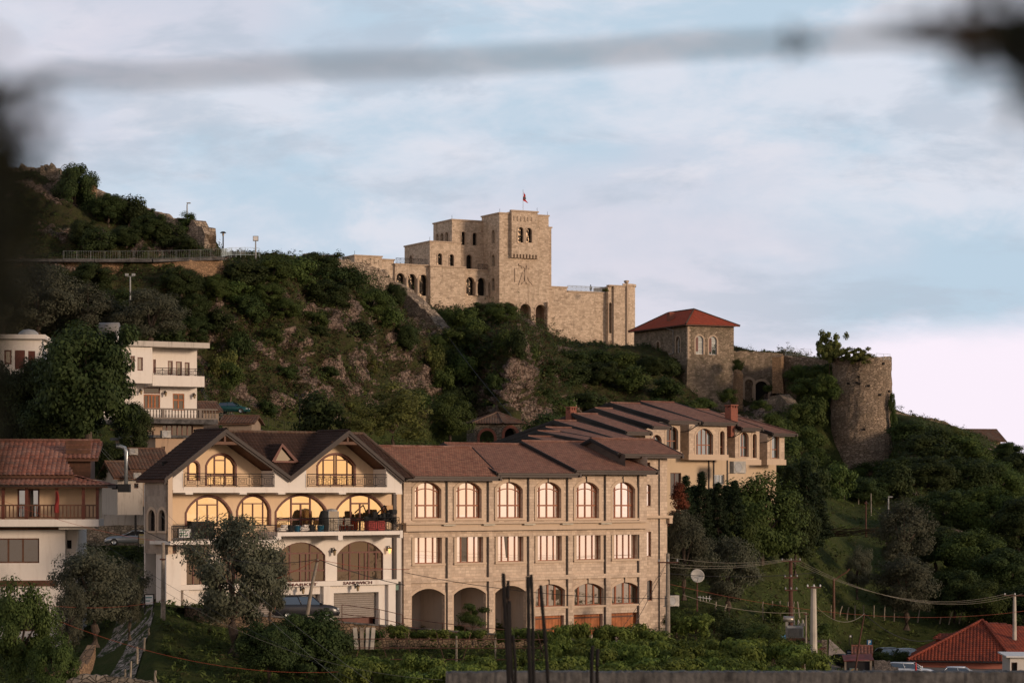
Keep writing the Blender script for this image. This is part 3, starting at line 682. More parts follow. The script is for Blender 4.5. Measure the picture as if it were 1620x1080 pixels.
# ================================================================ the stone hotel
def c6(x,y): return 600+x/3.375,690+y/3.375
def arch6(x0,x1,yt,yb,rise,F=F1,y=0):
    (pa,ya),(pb,yb_)=c6(x0,yt),c6(x1,yb); X0=F.X(pa,y); X1=F.X(pb,y); pm=(pa+pb)/2
    return Arch(X0,X1,F.Z(pm,yb_,y),F.Z(pm,ya,y),rise)
def build_hotel():
    F=F1; rt=froot('stone_hotel',F,'long honey stone hotel with rows of arched sunset-lit windows beside the dark roofed villa','hotel')
    f=fx(0); xl=F.X(636.5); xr=F.X(1013.3); zb=-14
    x12=F.X(787); x23=F.X(911)
    ze=[F.Z(715,753,-.9),F.Z(850,748.5,-.9),F.Z(975,744,-.9)]
    holes=[]; row1=[]; row2=[]; row3=[]; gar=[]; doors=[]
    for a,b in ((188,330),(410,545),(630,765),(842,970),(1050,1172),(1247,1365)):
        A=arch6(a,b,243,436,.58); row1.append(A); holes.append(A.loop())
    for i,(a,b) in enumerate(((188,333),(413,553),(633,768),(845,973),(1052,1180),(1253,1375))):
        A=arch6(a,b,526-i*2.2,678-i*5,0); row2.append(A); holes.append(A.loop())
    for i,(a,b) in enumerate(((172,348),(396,568),(617,783))):
        A=arch6(a,b,812-i*8,1062,.55); gar.append(A); holes.append(A.loop())
    for i,(a,b) in enumerate(((832,990),(1040,1197),(1240,1388))):
        A=arch6(a,b,788-i*5,908-i*7,.5); row3.append(A); holes.append(A.loop())
        D=arch6(a,b-4,956-i*8,1058,0); doors.append(D); holes.append(D.loop())
    out=[(xl,zb),(xr,zb),(xr,ze[2]-.12),(x23,ze[2]-.12),(x23,ze[1]-.12),(x12,ze[1]-.12),(x12,ze[0]-.12),(xl,ze[0]-.12)]
    mb=MB(); mb.wall(f,out,holes,.34)
    for A in gar:   # the open arches lead under the building
        pass
    yb=11.0; mb.box(xl,xl+.3,.01,yb,zb,ze[0]-.15); mb.box(xl+.3,xr,yb-.3,yb,zb,ze[0]-.15)
    w=mb.build('wall',M['hotel'],rt)
    # garage rooms
    gm=MB()
    for A in gar:
        a,b=A.x0-.25,A.x1+.25; zt=A.z1+.2
        gm.add([(a,.345,zb),(b,.345,zb),(b,3.6,zb),(a,3.6,zb),(a,.345,zt),(b,.345,zt),(b,3.6,zt),(a,3.6,zt)],[(3,2,6,7),(0,3,7,4),(1,5,6,2),(4,7,6,5)])
    gm.build('garage',M['dim'],rt)
    # relief: pilasters, bands, trims
    tr=MB()
    px_l=[641.5,706.7,771.9,835.6,897.2,957,1013.3]
    zs_top=[ze[0]]*2+[ze[1]]*2+[ze[2]]*3
    zl=F.Z(800,822); zc=F.Z(800,828)
    for i,p in enumerate(px_l[:-1]):
        a=F.X(p if i else 637); b=F.X(p+7.2); 
        tr.box(a,b,-.16,-.002,zc+.15,zs_top[i]-.2-(.0)); tr.box(a,b,-.16,-.002,zb,zc-.52)
    a=F.X(1013.3); tr.box(a-.25,a+.55,-.16,-.002,zc+.15,ze[2]-.2); tr.box(a-.25,a+.55,-.16,-.002,zb,zc-.52)
    zm0=F.Z(830,911); zm1=F.Z(830,917)
    xx=[F.X(p) for p in px_l]
    for i in range(6):
        a=F.X(px_l[i]+7.2); b=xx[i+1]; 
        if i==5: b-=.25
        tr.box(a+.002,b-.002,-.16,-.004,zm1,zm0+(i*.01)); 
        tr.box(a+.002,b-.002,-.16,-.004,zc-1.0,zc-.52)
    tr.build('pilaster',M['hotel'],rt)
    for A in row1+row2+row3:
        tm=MB(); archtrim(tm,f,A,.26,.05); tm.box(A.x0-.3,A.x1+.3,-.14,-.0525,A.z0-.16,A.z0-.005); tm.box(A.cx-.11,A.cx+.11,-.10,-.052,A.z1+.02,A.z1+.42); t_=tm.build('window_surround',M['hotel_smooth'],rt)
        k=MB(); k.box(A.cx-.15,A.cx-.115,-.12,-.052,A.z1-.02,A.z1+.46); k.tube([(A.x0-.29,-.07,A.z0),(A.x0-.29,-.07,A.z1-A.rise+.2)],.018,4); k.build('shade_hook',M['iron'],t_)
    for A in gar: tm=MB(); archtrim(tm,f,A,.22,.05); tm.build('arch_surround',M['hotel_smooth'],rt)
    # cornice
    cm=MB(); cm.box(xl-.25,F.X(1026,-.9),-.9,-.165,zc+.02,zc+.15); cm.box(xl-.05,F.X(1013.3)+.5,-.62,-.165,zc-.50,zc-.005)
    cm.build('cornice',M['hotel_smooth'],rt)
    for i,(p) in enumerate((711,774,838,898,959)):
        lm=MB(); X=F.X(p,-.8); lm.box(X-.55,X+.55,-.86,-.74,zc-.10,zc+.0); lm.build('strip_light',M['curtain'],rt)
    # windows
    for i,A in enumerate(row1): window(rt,f,A,.34,M['wood'],M['g_hotel'],.085,(.19,(.5,0,.98),.81),(.35,),.12,(.80,.34))
    for i,A in enumerate(row2):
        ww=window(rt,f,A,.34,M['wood'],M['g_curtain'],.06,(.24,.5,.76),(),.10)
        if i==1:
            g=MB(); g.box(A.x0+A.w*.26,A.x0+A.w*.48,.325,.337,A.z0+.08,A.z1-.08); g.build('pane',M['g_dark'],ww)
        if i==2:
            g=MB(); g.prism(f,[(A.x0+A.w*.42,A.z0+.3),(A.x0+A.w*.48,A.z0+.3),(A.x0+A.w*.48,A.z1-.08),(A.x0+A.w*.34,A.z1-.08)],.325,.337); g.build('pane',M['g_dark'],ww)
    for i,A in enumerate(row3): window(rt,f,A,.34,M['wood'],M['g_low'],.07,(.22,.5,.74),(),.16)
    for i,D in enumerate(doors):
        d=MB(); n=9
        for j in range(n):
            a=D.x0+D.w*j/n; b=D.x0+D.w*(j+1)/n; d.box(a+.012,b-.012,.30+.012*(j%2),.36,D.z0,D.z1)
        d.box(D.x0,D.x1,.37,.40,D.z0,D.z1); dd=d.build('door',M['wood_orange'],rt); h=MB(); 
        for zz in (.25,.8): h.box(D.x0+.1,D.x1-.1,.26,.298,D.z0+(D.z1-D.z0)*zz,D.z0+(D.z1-D.z0)*zz+.12)
        h.build('ledge_board',M['wood_brown'],dd)
    # dark tubes standing in for the recess shade along each pilaster
    for i in range(1,7):
        dp=MB(); X=xx[i]-.07-(.25 if i==6 else 0); dp.tube([(X,-.07,zs_top[i-1]-.3),(X,-.07,zc+.16)],.045,6); dp.tube([(X,-.07,zc-.52),(X,-.07,zb+2)],.045,6); dp.build('downpipe',M['gutter'],rt)
    # end bay, set back
    yy=1.6; f2=fx(yy); x0=F.X(1013.3,yy)-.6; x1=F.X(1055.5,yy); zt=F.Z(1030,722,yy)
    hs=[]; ws=[]
    for (a,b,t,bo,ri) in ((1421,1450,256,372,.12),(1423,1452,508,640,0),(1430,1458,766,876,.1),(1412,1447,138,160,0)):
        (pa,ya),(pb,yb_)=c6(a,t),c6(b,bo); A=Arch(F.X(pa,yy),F.X(pb,yy),F.Z((pa+pb)/2,yb_,yy),F.Z((pa+pb)/2,ya,yy),ri); hs.append(A.loop()); ws.append(A)
    m2=MB(); m2.wall(f2,[(x0,zb),(x1,zb),(x1,zt),(x0,zt)],hs,.24)
    m2.add([(x1,yy,zb),(x1,yy+10,zb),(x1,yy+10,zt),(x1,yy,zt)],[(0,1,2,3)]); m2.add([(x0,yy+10,zb),(x1,yy+10,zb),(x1,yy+10,zt),(x0,yy+10,zt)],[(0,1,2,3)]); m2.add([(x0,.0,ze[2]-.3),(x0,yy+10,ze[2]-.3),(x0,yy+10,zt),(x0,.0,zt)],[(0,1,2,3)])
    m2.build('wall',M['hotel'],rt)
    for i,A in enumerate(ws): window(rt,f2,A,.20,M['wood'],[M['g_hotel'],M['g_curtain'],M['g_dark'],M['g_dark']][i],.05,(),(.62,) if i==0 else (),.08)
    xd=F.X(600+1493/3.375,yy); dp=MB(); dp.tube([(xd,yy-.07,zt-.2),(xd,yy-.07,zb+2)],.05,6); dp.build('downpipe',M['gutter'],rt)
    cb=MB(); z5=F.Z(1055,819,yy); cb.box(x0+.4,x1+.35,yy-.35,yy-.004,z5-.0,z5+.22); cb.box(x1+.003,x1+.33,yy-.3,yy+.9,z5-.45,z5-.004); cb.build('cornice',M['hotel_smooth'],rt)
    # roofs
    def ru(el,erx,rl,ye,gap=0,**kw):
        x0,z0=F.uv(el[0],el[1],ye); x1=F.X(erx,ye); yr,zr=F.left(x0,*rl); 
        return slope(rt,x0,x1,ye,z0,yr,zr,M['hotel_roof'],**kw),(x0,x1,z0,yr,zr)
    r1,i1=ru((641,752.5),791,(597,705.5),-.9,vl=False)
    r2,i2=ru((787,747.5),917,(702,701),-.9)
    r3,i3=ru((911,743),1040,(824.5,697.5),-.9)
    r4,i4=ru((979,717),1079,(935,693.5),.7)
    # infill between roof steps (left cheeks)
    ck=MB()
    for (x0_,x1_,z0_,yr_,zr_),zlow in ((i2,i1[2]),(i3,i2[2]),(i4,i3[2])):
        ck.add([(x0_+.15,.05,z0_-.1),(x0_+.15,2*yr_,z0_-.1),(x0_+.15,yr_,zr_-.2),(x0_+.15,.05,zlow-.5),(x0_+.15,2*yr_,zlow-.5)],[(3,4,1,2,0)])
    ck.build('gable_wall',M['soffit'],rt)
    # green plate by the shop corner
    pl=MB(); (pa,ya),(pb,yb_)=c6(84,793),c6(103,820); pl.box(F.X(pa,-.2),F.X(pb,-.2),-.2,-.17,F.Z(pa,yb_,-.2),F.Z(pa,ya,-.2)); pl.build('notice_plate',plain('green_notice',(.12,.20,.16),.6,.1),rt)
    return rt
HOTEL=build_hotel()
# ================================================================ the villa
def c4(x,y): return 220+x/3.857,660+y/3.857
def c5(x,y): return 220+x/3.857,820+y/3.857
def archc(c,x0,x1,yt,yb,rise,F,y=0):
    (pa,ya),(pb,yb_)=c(x0,yt),c(x1,yb); pm=(pa+pb)/2
    return Arch(F.X(pa,y),F.X(pb,y),F.Z(pm,yb_,y),F.Z(pm,ya,y),rise)
def build_villa():
    F=F1; rt=froot('shop_villa',F,'cream villa with two dark tiled gables, glowing arched windows and shops below','villa')
    f=fx(0); yf=-2.0; zb=-13
    def pt(c,x,y,pl): return F.uv(*c(x,y),pl)
    xA1,zA1=pt(c4,530,80,yf); xL,zL=pt(c4,155,382,yf); xV,zV=pt(c4,925,368,yf); xA2,zA2=pt(c4,1280,87,yf); xR,zR=pt(c4,1618,378,yf)
    x0=F.X(c4(203,0)[0],0)-.2; x1=F.X(635,0)
    x0=min(x0,F.X(262,0))
    # attic + middle storey wall (cream)
    zs=F.Z(460,848,0); 
    def rz(x):
        if x<xA1: a,b=(xL,zL),(xA1,zA1)
        elif x<xV: a,b=(xA1,zA1),(xV,zV)
        elif x<xA2: a,b=(xV,zV),(xA2,zA2)
        else: a,b=(xA2,zA2),(xR,zR)
        return a[1]+(b[1]-a[1])*(x-a[0])/(b[0]-a[0])-.22
    att=[archc(c4,305,362,270,386,9,F),archc(c4,414,585,228,416,.80,F),archc(c4,1092,1312,226,416,.85,F)]
    mid=[archc(c4,290,558,482,664,1.2,F),archc(c4,603,795,478,662,1.1,F),archc(c4,838,1143,474,692,1.25,F),archc(c4,1204,1500,472,692,1.25,F)]
    low=[archc(c5,838,1137,143,386,1.0,F),archc(c5,1208,1490,135,384,1.0,F)]
    side=[archc(c5,290,425,165,410,0,F),archc(c5,500,640,175,410,0,F)]
    out=[(x0,zs),(x1,zs),(x1,rz(x1)),(xA2,zA2-.25),(xV,zV-.25),(xA1,zA1-.25),(x0,rz(x0))]
    mb=MB(); mb.wall(f,out,[a.loop() for a in att+mid],.16); mb.build('upper_wall',M['villa_cream'],rt)
    zstrip=F.Z(520,918,0)
    mb=MB(); mb.wall(f,[(x0,zstrip-.2),(x1,zstrip-.2),(x1,zs-.003),(x0,zs-.003)],[a.loop() for a in low+side],.16)
    mb.box(x1-.001,x1+.12,.05,7,zb,zR-.1); mb.box(x0+5,x1,6.7,7,zb,zL); mb.box(x0,x0+5,3.0,3.2,zb,zL-.3); mb.build('lower_wall',M['villa_white'],rt)
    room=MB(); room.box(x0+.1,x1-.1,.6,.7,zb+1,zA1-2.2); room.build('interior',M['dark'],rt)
    # trims round the openings
    for a in att+mid: tm=MB(); archtrim(tm,f,a,.14,.05); tm.build('window_surround',M['wood_dark'],rt)
    G=M['g_villa']; Wd=M['wood_dark']
    window(rt,f,att[0],.15,Wd,G,.06,(),(.32,),.06)
    window(rt,f,att[1],.15,Wd,G,.06,(.30,.68),((.34),(.82,.3,.68)),.09)
    window(rt,f,att[2],.15,Wd,G,.06,(.17,.47,.53,.83),((.34),(.82,.17,.47),(.82,.53,.83)),.08)
    window(rt,f,mid[0],.15,Wd,G,.07,(.26,(.49,0,.72),.72),((.72,.26,.72),),.09)
    window(rt,f,mid[1],.15,Wd,G,.07,(.18,(.5,0,.74),.82),((.74,.18,.82),),.08)
    window(rt,f,mid[2],.15,Wd,G,.07,(.31,(.5,0,.76),.69),((.76,.31,.69),.32),.12)
    window(rt,f,mid[3],.15,Wd,G,.07,(.31,(.5,0,.76),.69),((.76,.31,.69),.32),.12)
    for a in low: window(rt,f,a,.15,Wd,M['g_villa_low'],.06,((.15,.28,.70),.29,(.5,0,.72),(.62,0,.72),.70,(.86,.28,.70)),(.72,.28),.11)
    for a in side: window(rt,f,a,.15,Wd,M['g_villa_low'],.06,(.33,.66),(.6,),.09)
    sh=archc(c5,158,228,165,418,0,F,-.05); m=MB(); m.box(sh.x0,sh.x1,-.06,.02,sh.z0,sh.z1)
    for i in range(16): z=sh.z0+(sh.z1-sh.z0)*i/16; m.box(sh.x0+.05,sh.x1-.05,-.085,-.061,z+.02,z+.12)
    m.build('shutter',M['wood_dark'],rt)
    # front plane: white parapet pieces under the eaves
    ff=fx(yf+.25)
    zt,zb2=F.Z(460,769.6,yf),F.Z(460,774.6,yf)
    def fp(x,y): return F.uv(*c4(x,y),yf+.25)
    def under(x): return rz(x)-.02
    for a,b in ((205,270),(822,1020),(1507,1603)):
        fr=MB(); xa=fp(a,440)[0]; xb=fp(b,440)[0]; pts=[(xa,zb2),(xb,zb2),(xb,under(xb))]
        if xa<xV<xb: pts.append((xV,zV-.24))
        pts.append((xa,under(xa))); fr.prism(ff,pts,0,.22)
        fr.box(xa,xa+.2,yf+.475,-.005,zb2,under(xa)-.05); fr.box(xb-.2,xb,yf+.475,-.005,zb2,under(xb)-.05)
        fr.build('parapet',M['villa_white'],rt)
    sl=MB(); xs0=fp(205,440)[0]; xs1=fp(1603,440)[0]; sl.box(xs0,xs1,yf+.20,-.004,zb2-.20,zb2-.003); 
    for a,b in ((270,822),(1020,1507)): sl.box(fp(a,0)[0],fp(b,0)[0],yf+.22,-.006,zb2,zt-.02)
    sl.build('balcony_slab',M['villa_white'],rt)
    for cx in (300,630,865,1235,1580): bk=MB(); X=fp(cx,0)[0]; bk.box(X-.3,X+.3,yf+.1,-.01,zb2-.32,zb2-.203); bk.build('bracket',M['villa_white'],rt)
    fb=fx(yf+.12)
    for a,b in ((272,820),(1021,1506)):
        r=MB(); za=zt-.02; railing(r,fb,fp(a,0)[0],fp(b,0)[0],za,.95,1.05); r.build('railing',M['iron'],rt)
    # collar beams in the gables
    for (x,z),(a,b) in (((xA1,zA1),(470,600)),((xA2,zA2),(1200,1340))):
        g=MB(); (ua,z1_)=pt(c4,a,155,yf+.1); (ub,_)=pt(c4,b,155,yf+.1); g.box(ua-.3,ub+.3,yf+.1,yf+.25,z1_-.12,z1_+.1); g.box(x-.08,x+.08,yf+.12,yf+.23,z1_+.1,z-.3); g.build('collar_beam',M['wood_brown'],rt)
    # middle slab
    ym=-2.3
    (xa,za)=pt(c5,845,78,ym); (xb,_)=pt(c5,1592,78,ym); zb3=F.Z(525,846.6,ym); za=F.Z(525,840.5,ym)
    ms=MB(); ms.box(xa,xb,ym,-.004,zb3,za); ms.box(xb,xb+.25,ym-.02,-.1,zb3-.25,za+.03); X=pt(c5,1230,0,ym)[0]; ms.box(X-.2,X+.2,ym+.01,-.1,zb3-.35,zb3-.003); ms.box(xa-.25,xa+.3,ym-.02,-.1,zb3-.25,zb3-.004)
    yl=-3.0; (xc,zc_)=pt(c5,190,140,yl); (xd,_)=pt(c5,840,140,yl); zl0=F.Z(350,860,yl); zl1=F.Z(350,854.5,yl)
    ms.box(xc,xd,yl,-.005,zl0,zl1); ms.build('terrace_slab',M['villa_white'],rt)
    r=MB(); railing(r,fx(ym+.1),xa,xb,za,1.0,1.0); railing(r,lambda u,v,d:(xb,u,v),ym+.1,-.1,za,1.0,1.0); r.build('railing',M['iron'],rt)
    r=MB(); railing(r,fx(yl+.1),pt(c5,203,0,yl)[0],xd,zl1,1.05,1.0); r.build('railing',M['iron'],rt)
    # gold strip lit planter edges on the railing
    # wing with two barred arches
    xw=F.X(c4(176,0)[0],yf); 
    yw0=yf+.02; yw1=F.left(xw,229,800)[0]; fw=lambda u,v,d:(xw+d,u,v)
    zt_=F.left(xw,245,760)[1]; z0_=F.left(xw,250,862)[1]
    ar=[]
    for a,b in ((122,162),(58,100)):
        ya=F.left(xw,c4(a,0)[0],800)[0]; yb_=F.left(xw,c4(b,0)[0],800)[0]; ymid=(ya+yb_)/2; 
        A=Arch(ya,yb_,F.left(xw,c4((a+b)/2,0)[0],c4(0,692)[1])[1],F.left(xw,c4((a+b)/2,0)[0],c4(0,563)[1])[1],9); ar.append(A)
    wm=MB(); wm.wall(fw,[(yw0,z0_-.6),(yw1,z0_-.6),(yw1,zt_+.2),(yw0,zt_+.2)],[a.loop() for a in ar],.3); wm.add([(xw,yw1,z0_-.6),(x0+2,yw1,z0_-.6),(x0+2,yw1,zt_+.2),(xw,yw1,zt_+.2)],[(0,1,2,3)])
    wm.build('wing_wall',M['villa_tile_wall'],rt)
    for a in ar: tm=MB(); archtrim(tm,fw,a,.22,.06); tm.box(xw-.1,xw-.063,a.x0-.2,a.x1+.2,a.z0-.15,a.z0-.003); tm.build('arch_moulding',M['hotel_smooth'],rt)
    for a in ar: window(rt,fw,a,.26,M['iron'],M['g_dark'],.05,(.33,.66),(.3,.62),.04)
    cm=MB(); xcw=F.X(c4(203,0)[0],yf); cm.box(xw+.0,xcw,yf-.03,yf+.35,z0_-.6,zt_+.35); cm.build('corner_column',M['hotel_smooth'],rt)
    # base of the wing down to the street and shop front
    bm_=MB(); bm_.box(xw+.15,x0+.4,yf+.5,F.left(xw,244,900)[0],zb,z0_-.6); bm_.build('base_wall',M['villa_white'],rt)
    # shop front (ground storey)
    ys=-.35; 
    def sp(x,y): return F.uv(*c5(x,y),ys)
    zt1=F.Z(520,919,ys)
    zst=F.Z(520,926,ys)
    op=[archc(c5,640,1105,466,650,0,F,ys),archc(c5,1188,1462,450,645,0,F,ys)]
    for o_ in op: o_.z0=zb
    xs0=F.X(300,ys); xs1=sp(1560,0)[0]
    sm=MB(); sm.wall(fx(ys),[(x0-.2,zb),(xs1,zb),(xs1,zt1),(x0-.2,zt1)],[o_.loop() for o_ in op],.5); sm.add([(x0-.2,ys,zt1),(xs1,ys,zt1),(xs1,.0,zt1),(x0-.2,.0,zt1)],[(0,1,2,3)]); sm.add([(xs1,ys,zb),(xs1,.05,zb),(xs1,.05,zt1),(xs1,ys,zt1)],[(0,1,2,3)])
    for a,b in ((1105,1160),(1500,1560),(250,300)): sm.box(sp(a+8,0)[0],sp(b-8,0)[0],ys-.3,ys-.002,zb,zst-.02)
    sm.box(x0-.2,xs1+.1,ys-.34,ys-.003,zst,zt1+.03)
    sm.build('shop_front',M['villa_white'],rt)
    for o_ in op:
        g=MB(); zlow=F.Z(530,977,ys+.4); g.box(o_.x0-.02,o_.x1+.02,ys+.38,ys+.44,zlow,o_.z1+.02)
        g.build('roller_shutter',M['shutter'],rt); d=MB(); d.box(o_.x0,o_.x1,ys+.8,ys+.85,zb,zlow+.3); d.build('shop_door',M['wood_dark'],rt)
    for s,a,b,y0_,y1_ in (('MARKET',912,1088,393,411),('SANDWICH',1246,1421,382,401)):
        (ua,va)=F.uv(*c5(a,y0_),ys-.36); (ub,vb_)=F.uv(*c5(b,y1_),ys-.36)
        text_obj(s,rt,((ua+ub)/2,ys-.37,(va+F.uv(*c5(a,y1_),ys-.36)[1])/2-.02),ub-ua,abs(va-F.uv(*c5(a,y1_),ys-.36)[1])*.95,plain('sign_letters_'+s.lower(),(.10,.025,.02),.6,.05))
    for (a,b,lit,pl) in ((800,212,False,0),(1176,198,False,0),(1513,186,True,0),(1318,415,False,ys-.34),(985,432,False,ys-.34)):
        u,v=F.uv(*c5(a,b),pl); wall_lamp(rt,(u,pl,v),lit,1.25)
    u,v=F.uv(*c4(1520,560),0); l=MB(); l.box(u-.3,u+.25,-.25,-.003,v-.3,v+.3); l.build('lamp_box',plain('amber_box',(.45,.25,.10),.4,.2),rt)
    # drainpipe / dark corner strip
    dp=MB(); X=F.X(c5(1556,0)[0],0); dp.box(X-.16,X+.14,-.16,-.003,zst+.3,F.Z(630,848,0)); dp.box(X-.16,X+.14,-.16,-.003,za+.05,zR-.3); dp.build('downpipe',M['gutter'],rt)
    # roofs ----------------------------------------------------
    def gable(xl_,zl_,xa_,za_,xr_,zr_,y0_,y1_):
        r=MB(); 
        for (ex,ez) in ((xl_,zl_),(xr_,zr_)):
            L=math.hypot(xa_-ex,za_-ez); U=Vector((0,1,0)); Vd=Vector((xa_-ex,0,za_-ez)).normalized()
            tiles(r,(ex,y0_,ez+.04),U,Vd,[(0,0),(y1_-y0_,0),(y1_-y0_,L),(0,L)],.30,.36,.05)
        ro=r.build('roof',M['villa_roof'],rt)
        s=MB()
        for (ex,ez) in ((xl_,zl_),(xr_,zr_)):
            s.add([(ex,y0_+.04,ez),(xa_,y0_+.04,za_),(xa_,y1_,za_),(ex,y1_,ez),(ex,y0_+.04,ez-.18),(xa_,y0_+.04,za_-.18),(xa_,y1_,za_-.18),(ex,y1_,ez-.18)],[(0,1,2,3),(4,5,6,7),(0,3,7,4),(3,2,6,7)])
        s.build('soffit',M['wood_brown'],ro)
        v=MB()
        for (ex,ez) in ((xl_,zl_),(xr_,zr_)):
            for yy_,h0,h1,t_ in ((y0_-.05,.12,-.16,.09),(y0_+.035,-.16,-.34,.06)):
                v.add([(ex,yy_,ez+h0),(xa_,yy_,za_+h0),(xa_,yy_,za_+h1),(ex,yy_,ez+h1),(ex,yy_+t_,ez+h0),(xa_,yy_+t_,za_+h0),(xa_,yy_+t_,za_+h1),(ex,yy_+t_,ez+h1)],[(0,1,2,3),(4,5,6,7),(0,1,5,4),(3,2,6,7),(0,3,7,4)])
        v.build('bargeboard',M['barge'],ro)
        k=MB(); ridge(k,(xa_,y0_-.05,za_+.1),(xa_,y1_,za_+.1),.12); k.build('ridge_tiles',M['villa_roof'],ro); return ro
    y1g=F.left(xL,221,761)[0]; ymr=F.left(xA1,311,683)[0]
    gable(xL,zL,xA1,zA1,xV,zV,yf,max(ymr,y1g))
    gable(xV,zV,xA2,zA2,xR,zR,yf,ymr)
    # main roof between and beyond
    zr_=F.Z(450,684.5,ymr); xm1=xR+1.2; U=Vector((1,0,0)); Vd=Vector((0,ymr-(yf+.4),zr_-zV)).normalized(); L=math.hypot(ymr-yf-.4,zr_-zV)
    mr=MB(); xr0=xA1-.2; xh=F.X(574,ymr)
    tiles(mr,(xr0,yf+.4,zV),U,Vd,[(xV-xr0,0),(xA2-xr0,L),(xA1-xr0,L)],.30,.36,.05); tiles(mr,(xr0,yf+.4,zV),U,Vd,[(xR-xr0-.3,0),(xm1-xr0,0),(xh-xr0,L),(xA2-xr0,L)],.30,.36,.05)
    mo=mr.build('roof',M['villa_roof'],rt)
    sb=MB(); sb.add([(xV,yf+.45,zV-.05),(xA2,ymr,zr_-.05),(xA1,ymr,zr_-.05),(xR-.3,yf+.45,zV-.05),(xm1,yf+.45,zV-.05),(xh,ymr,zr_-.05),(xm1,2*ymr-yf,zV-.05),(xA1,2*ymr-yf,zV-.05)],[(0,1,2),(3,4,5,1),(2,5,6,7),(4,6,5)]); sb.build('underlay',M['verge'],mo)
    k=MB(); ridge(k,(xr0,ymr,zr_+.05),(xh,ymr,zr_+.05),.12); ridge(k,(xh,ymr,zr_+.05),(xm1,yf+.4,zV+.08),.12); k.build('ridge_tiles',M['clay_old'],mo)
    # dormer
    yd=ymr-2.6; (ua,va)=F.uv(*c4(862,162),yd); (ul,vl_)=F.uv(*c4(798,272),yd); (ur,vr_)=F.uv(*c4(962,274),yd)
    dm=MB(); 
    for ex,ez in ((ul,vl_),(ur,vr_)):
        L2=math.hypot(ua-ex,va-ez); tiles(dm,(ex,yd-.25,ez),Vector((0,1,0)),Vector((ua-ex,0,va-ez)),[(0,0),(3.0,0),(3.0,L2),(0,L2)],.3,.36,.04)
    d=dm.build('dormer',M['villa_roof'],rt)
    s=MB()
    for ex,ez in ((ul,vl_),(ur,vr_)): s.prism(fx(yd-.3),[(ex,ez+.06),(ua,va+.06),(ua,va-.2),(ex+(.25 if ex<ua else -.25),ez-.02)],0,.12)
    s.prism(fx(yd-.3),[(ul+.2,vl_-.04),(ur-.2,vr_-.04),(ur-.3,vr_+.1),(ul+.3,vl_+.1)],0.01,.1); s.build('dormer_frame',M['wood_dark'],d)
    s=MB(); s.prism(fx(yd-.1),[(ul+.15,vl_),(ur-.15,vr_),(ua,va-.12)],0,.03); s.build('pane',M['g_low'],d)
    return rt
VILLA=build_villa()
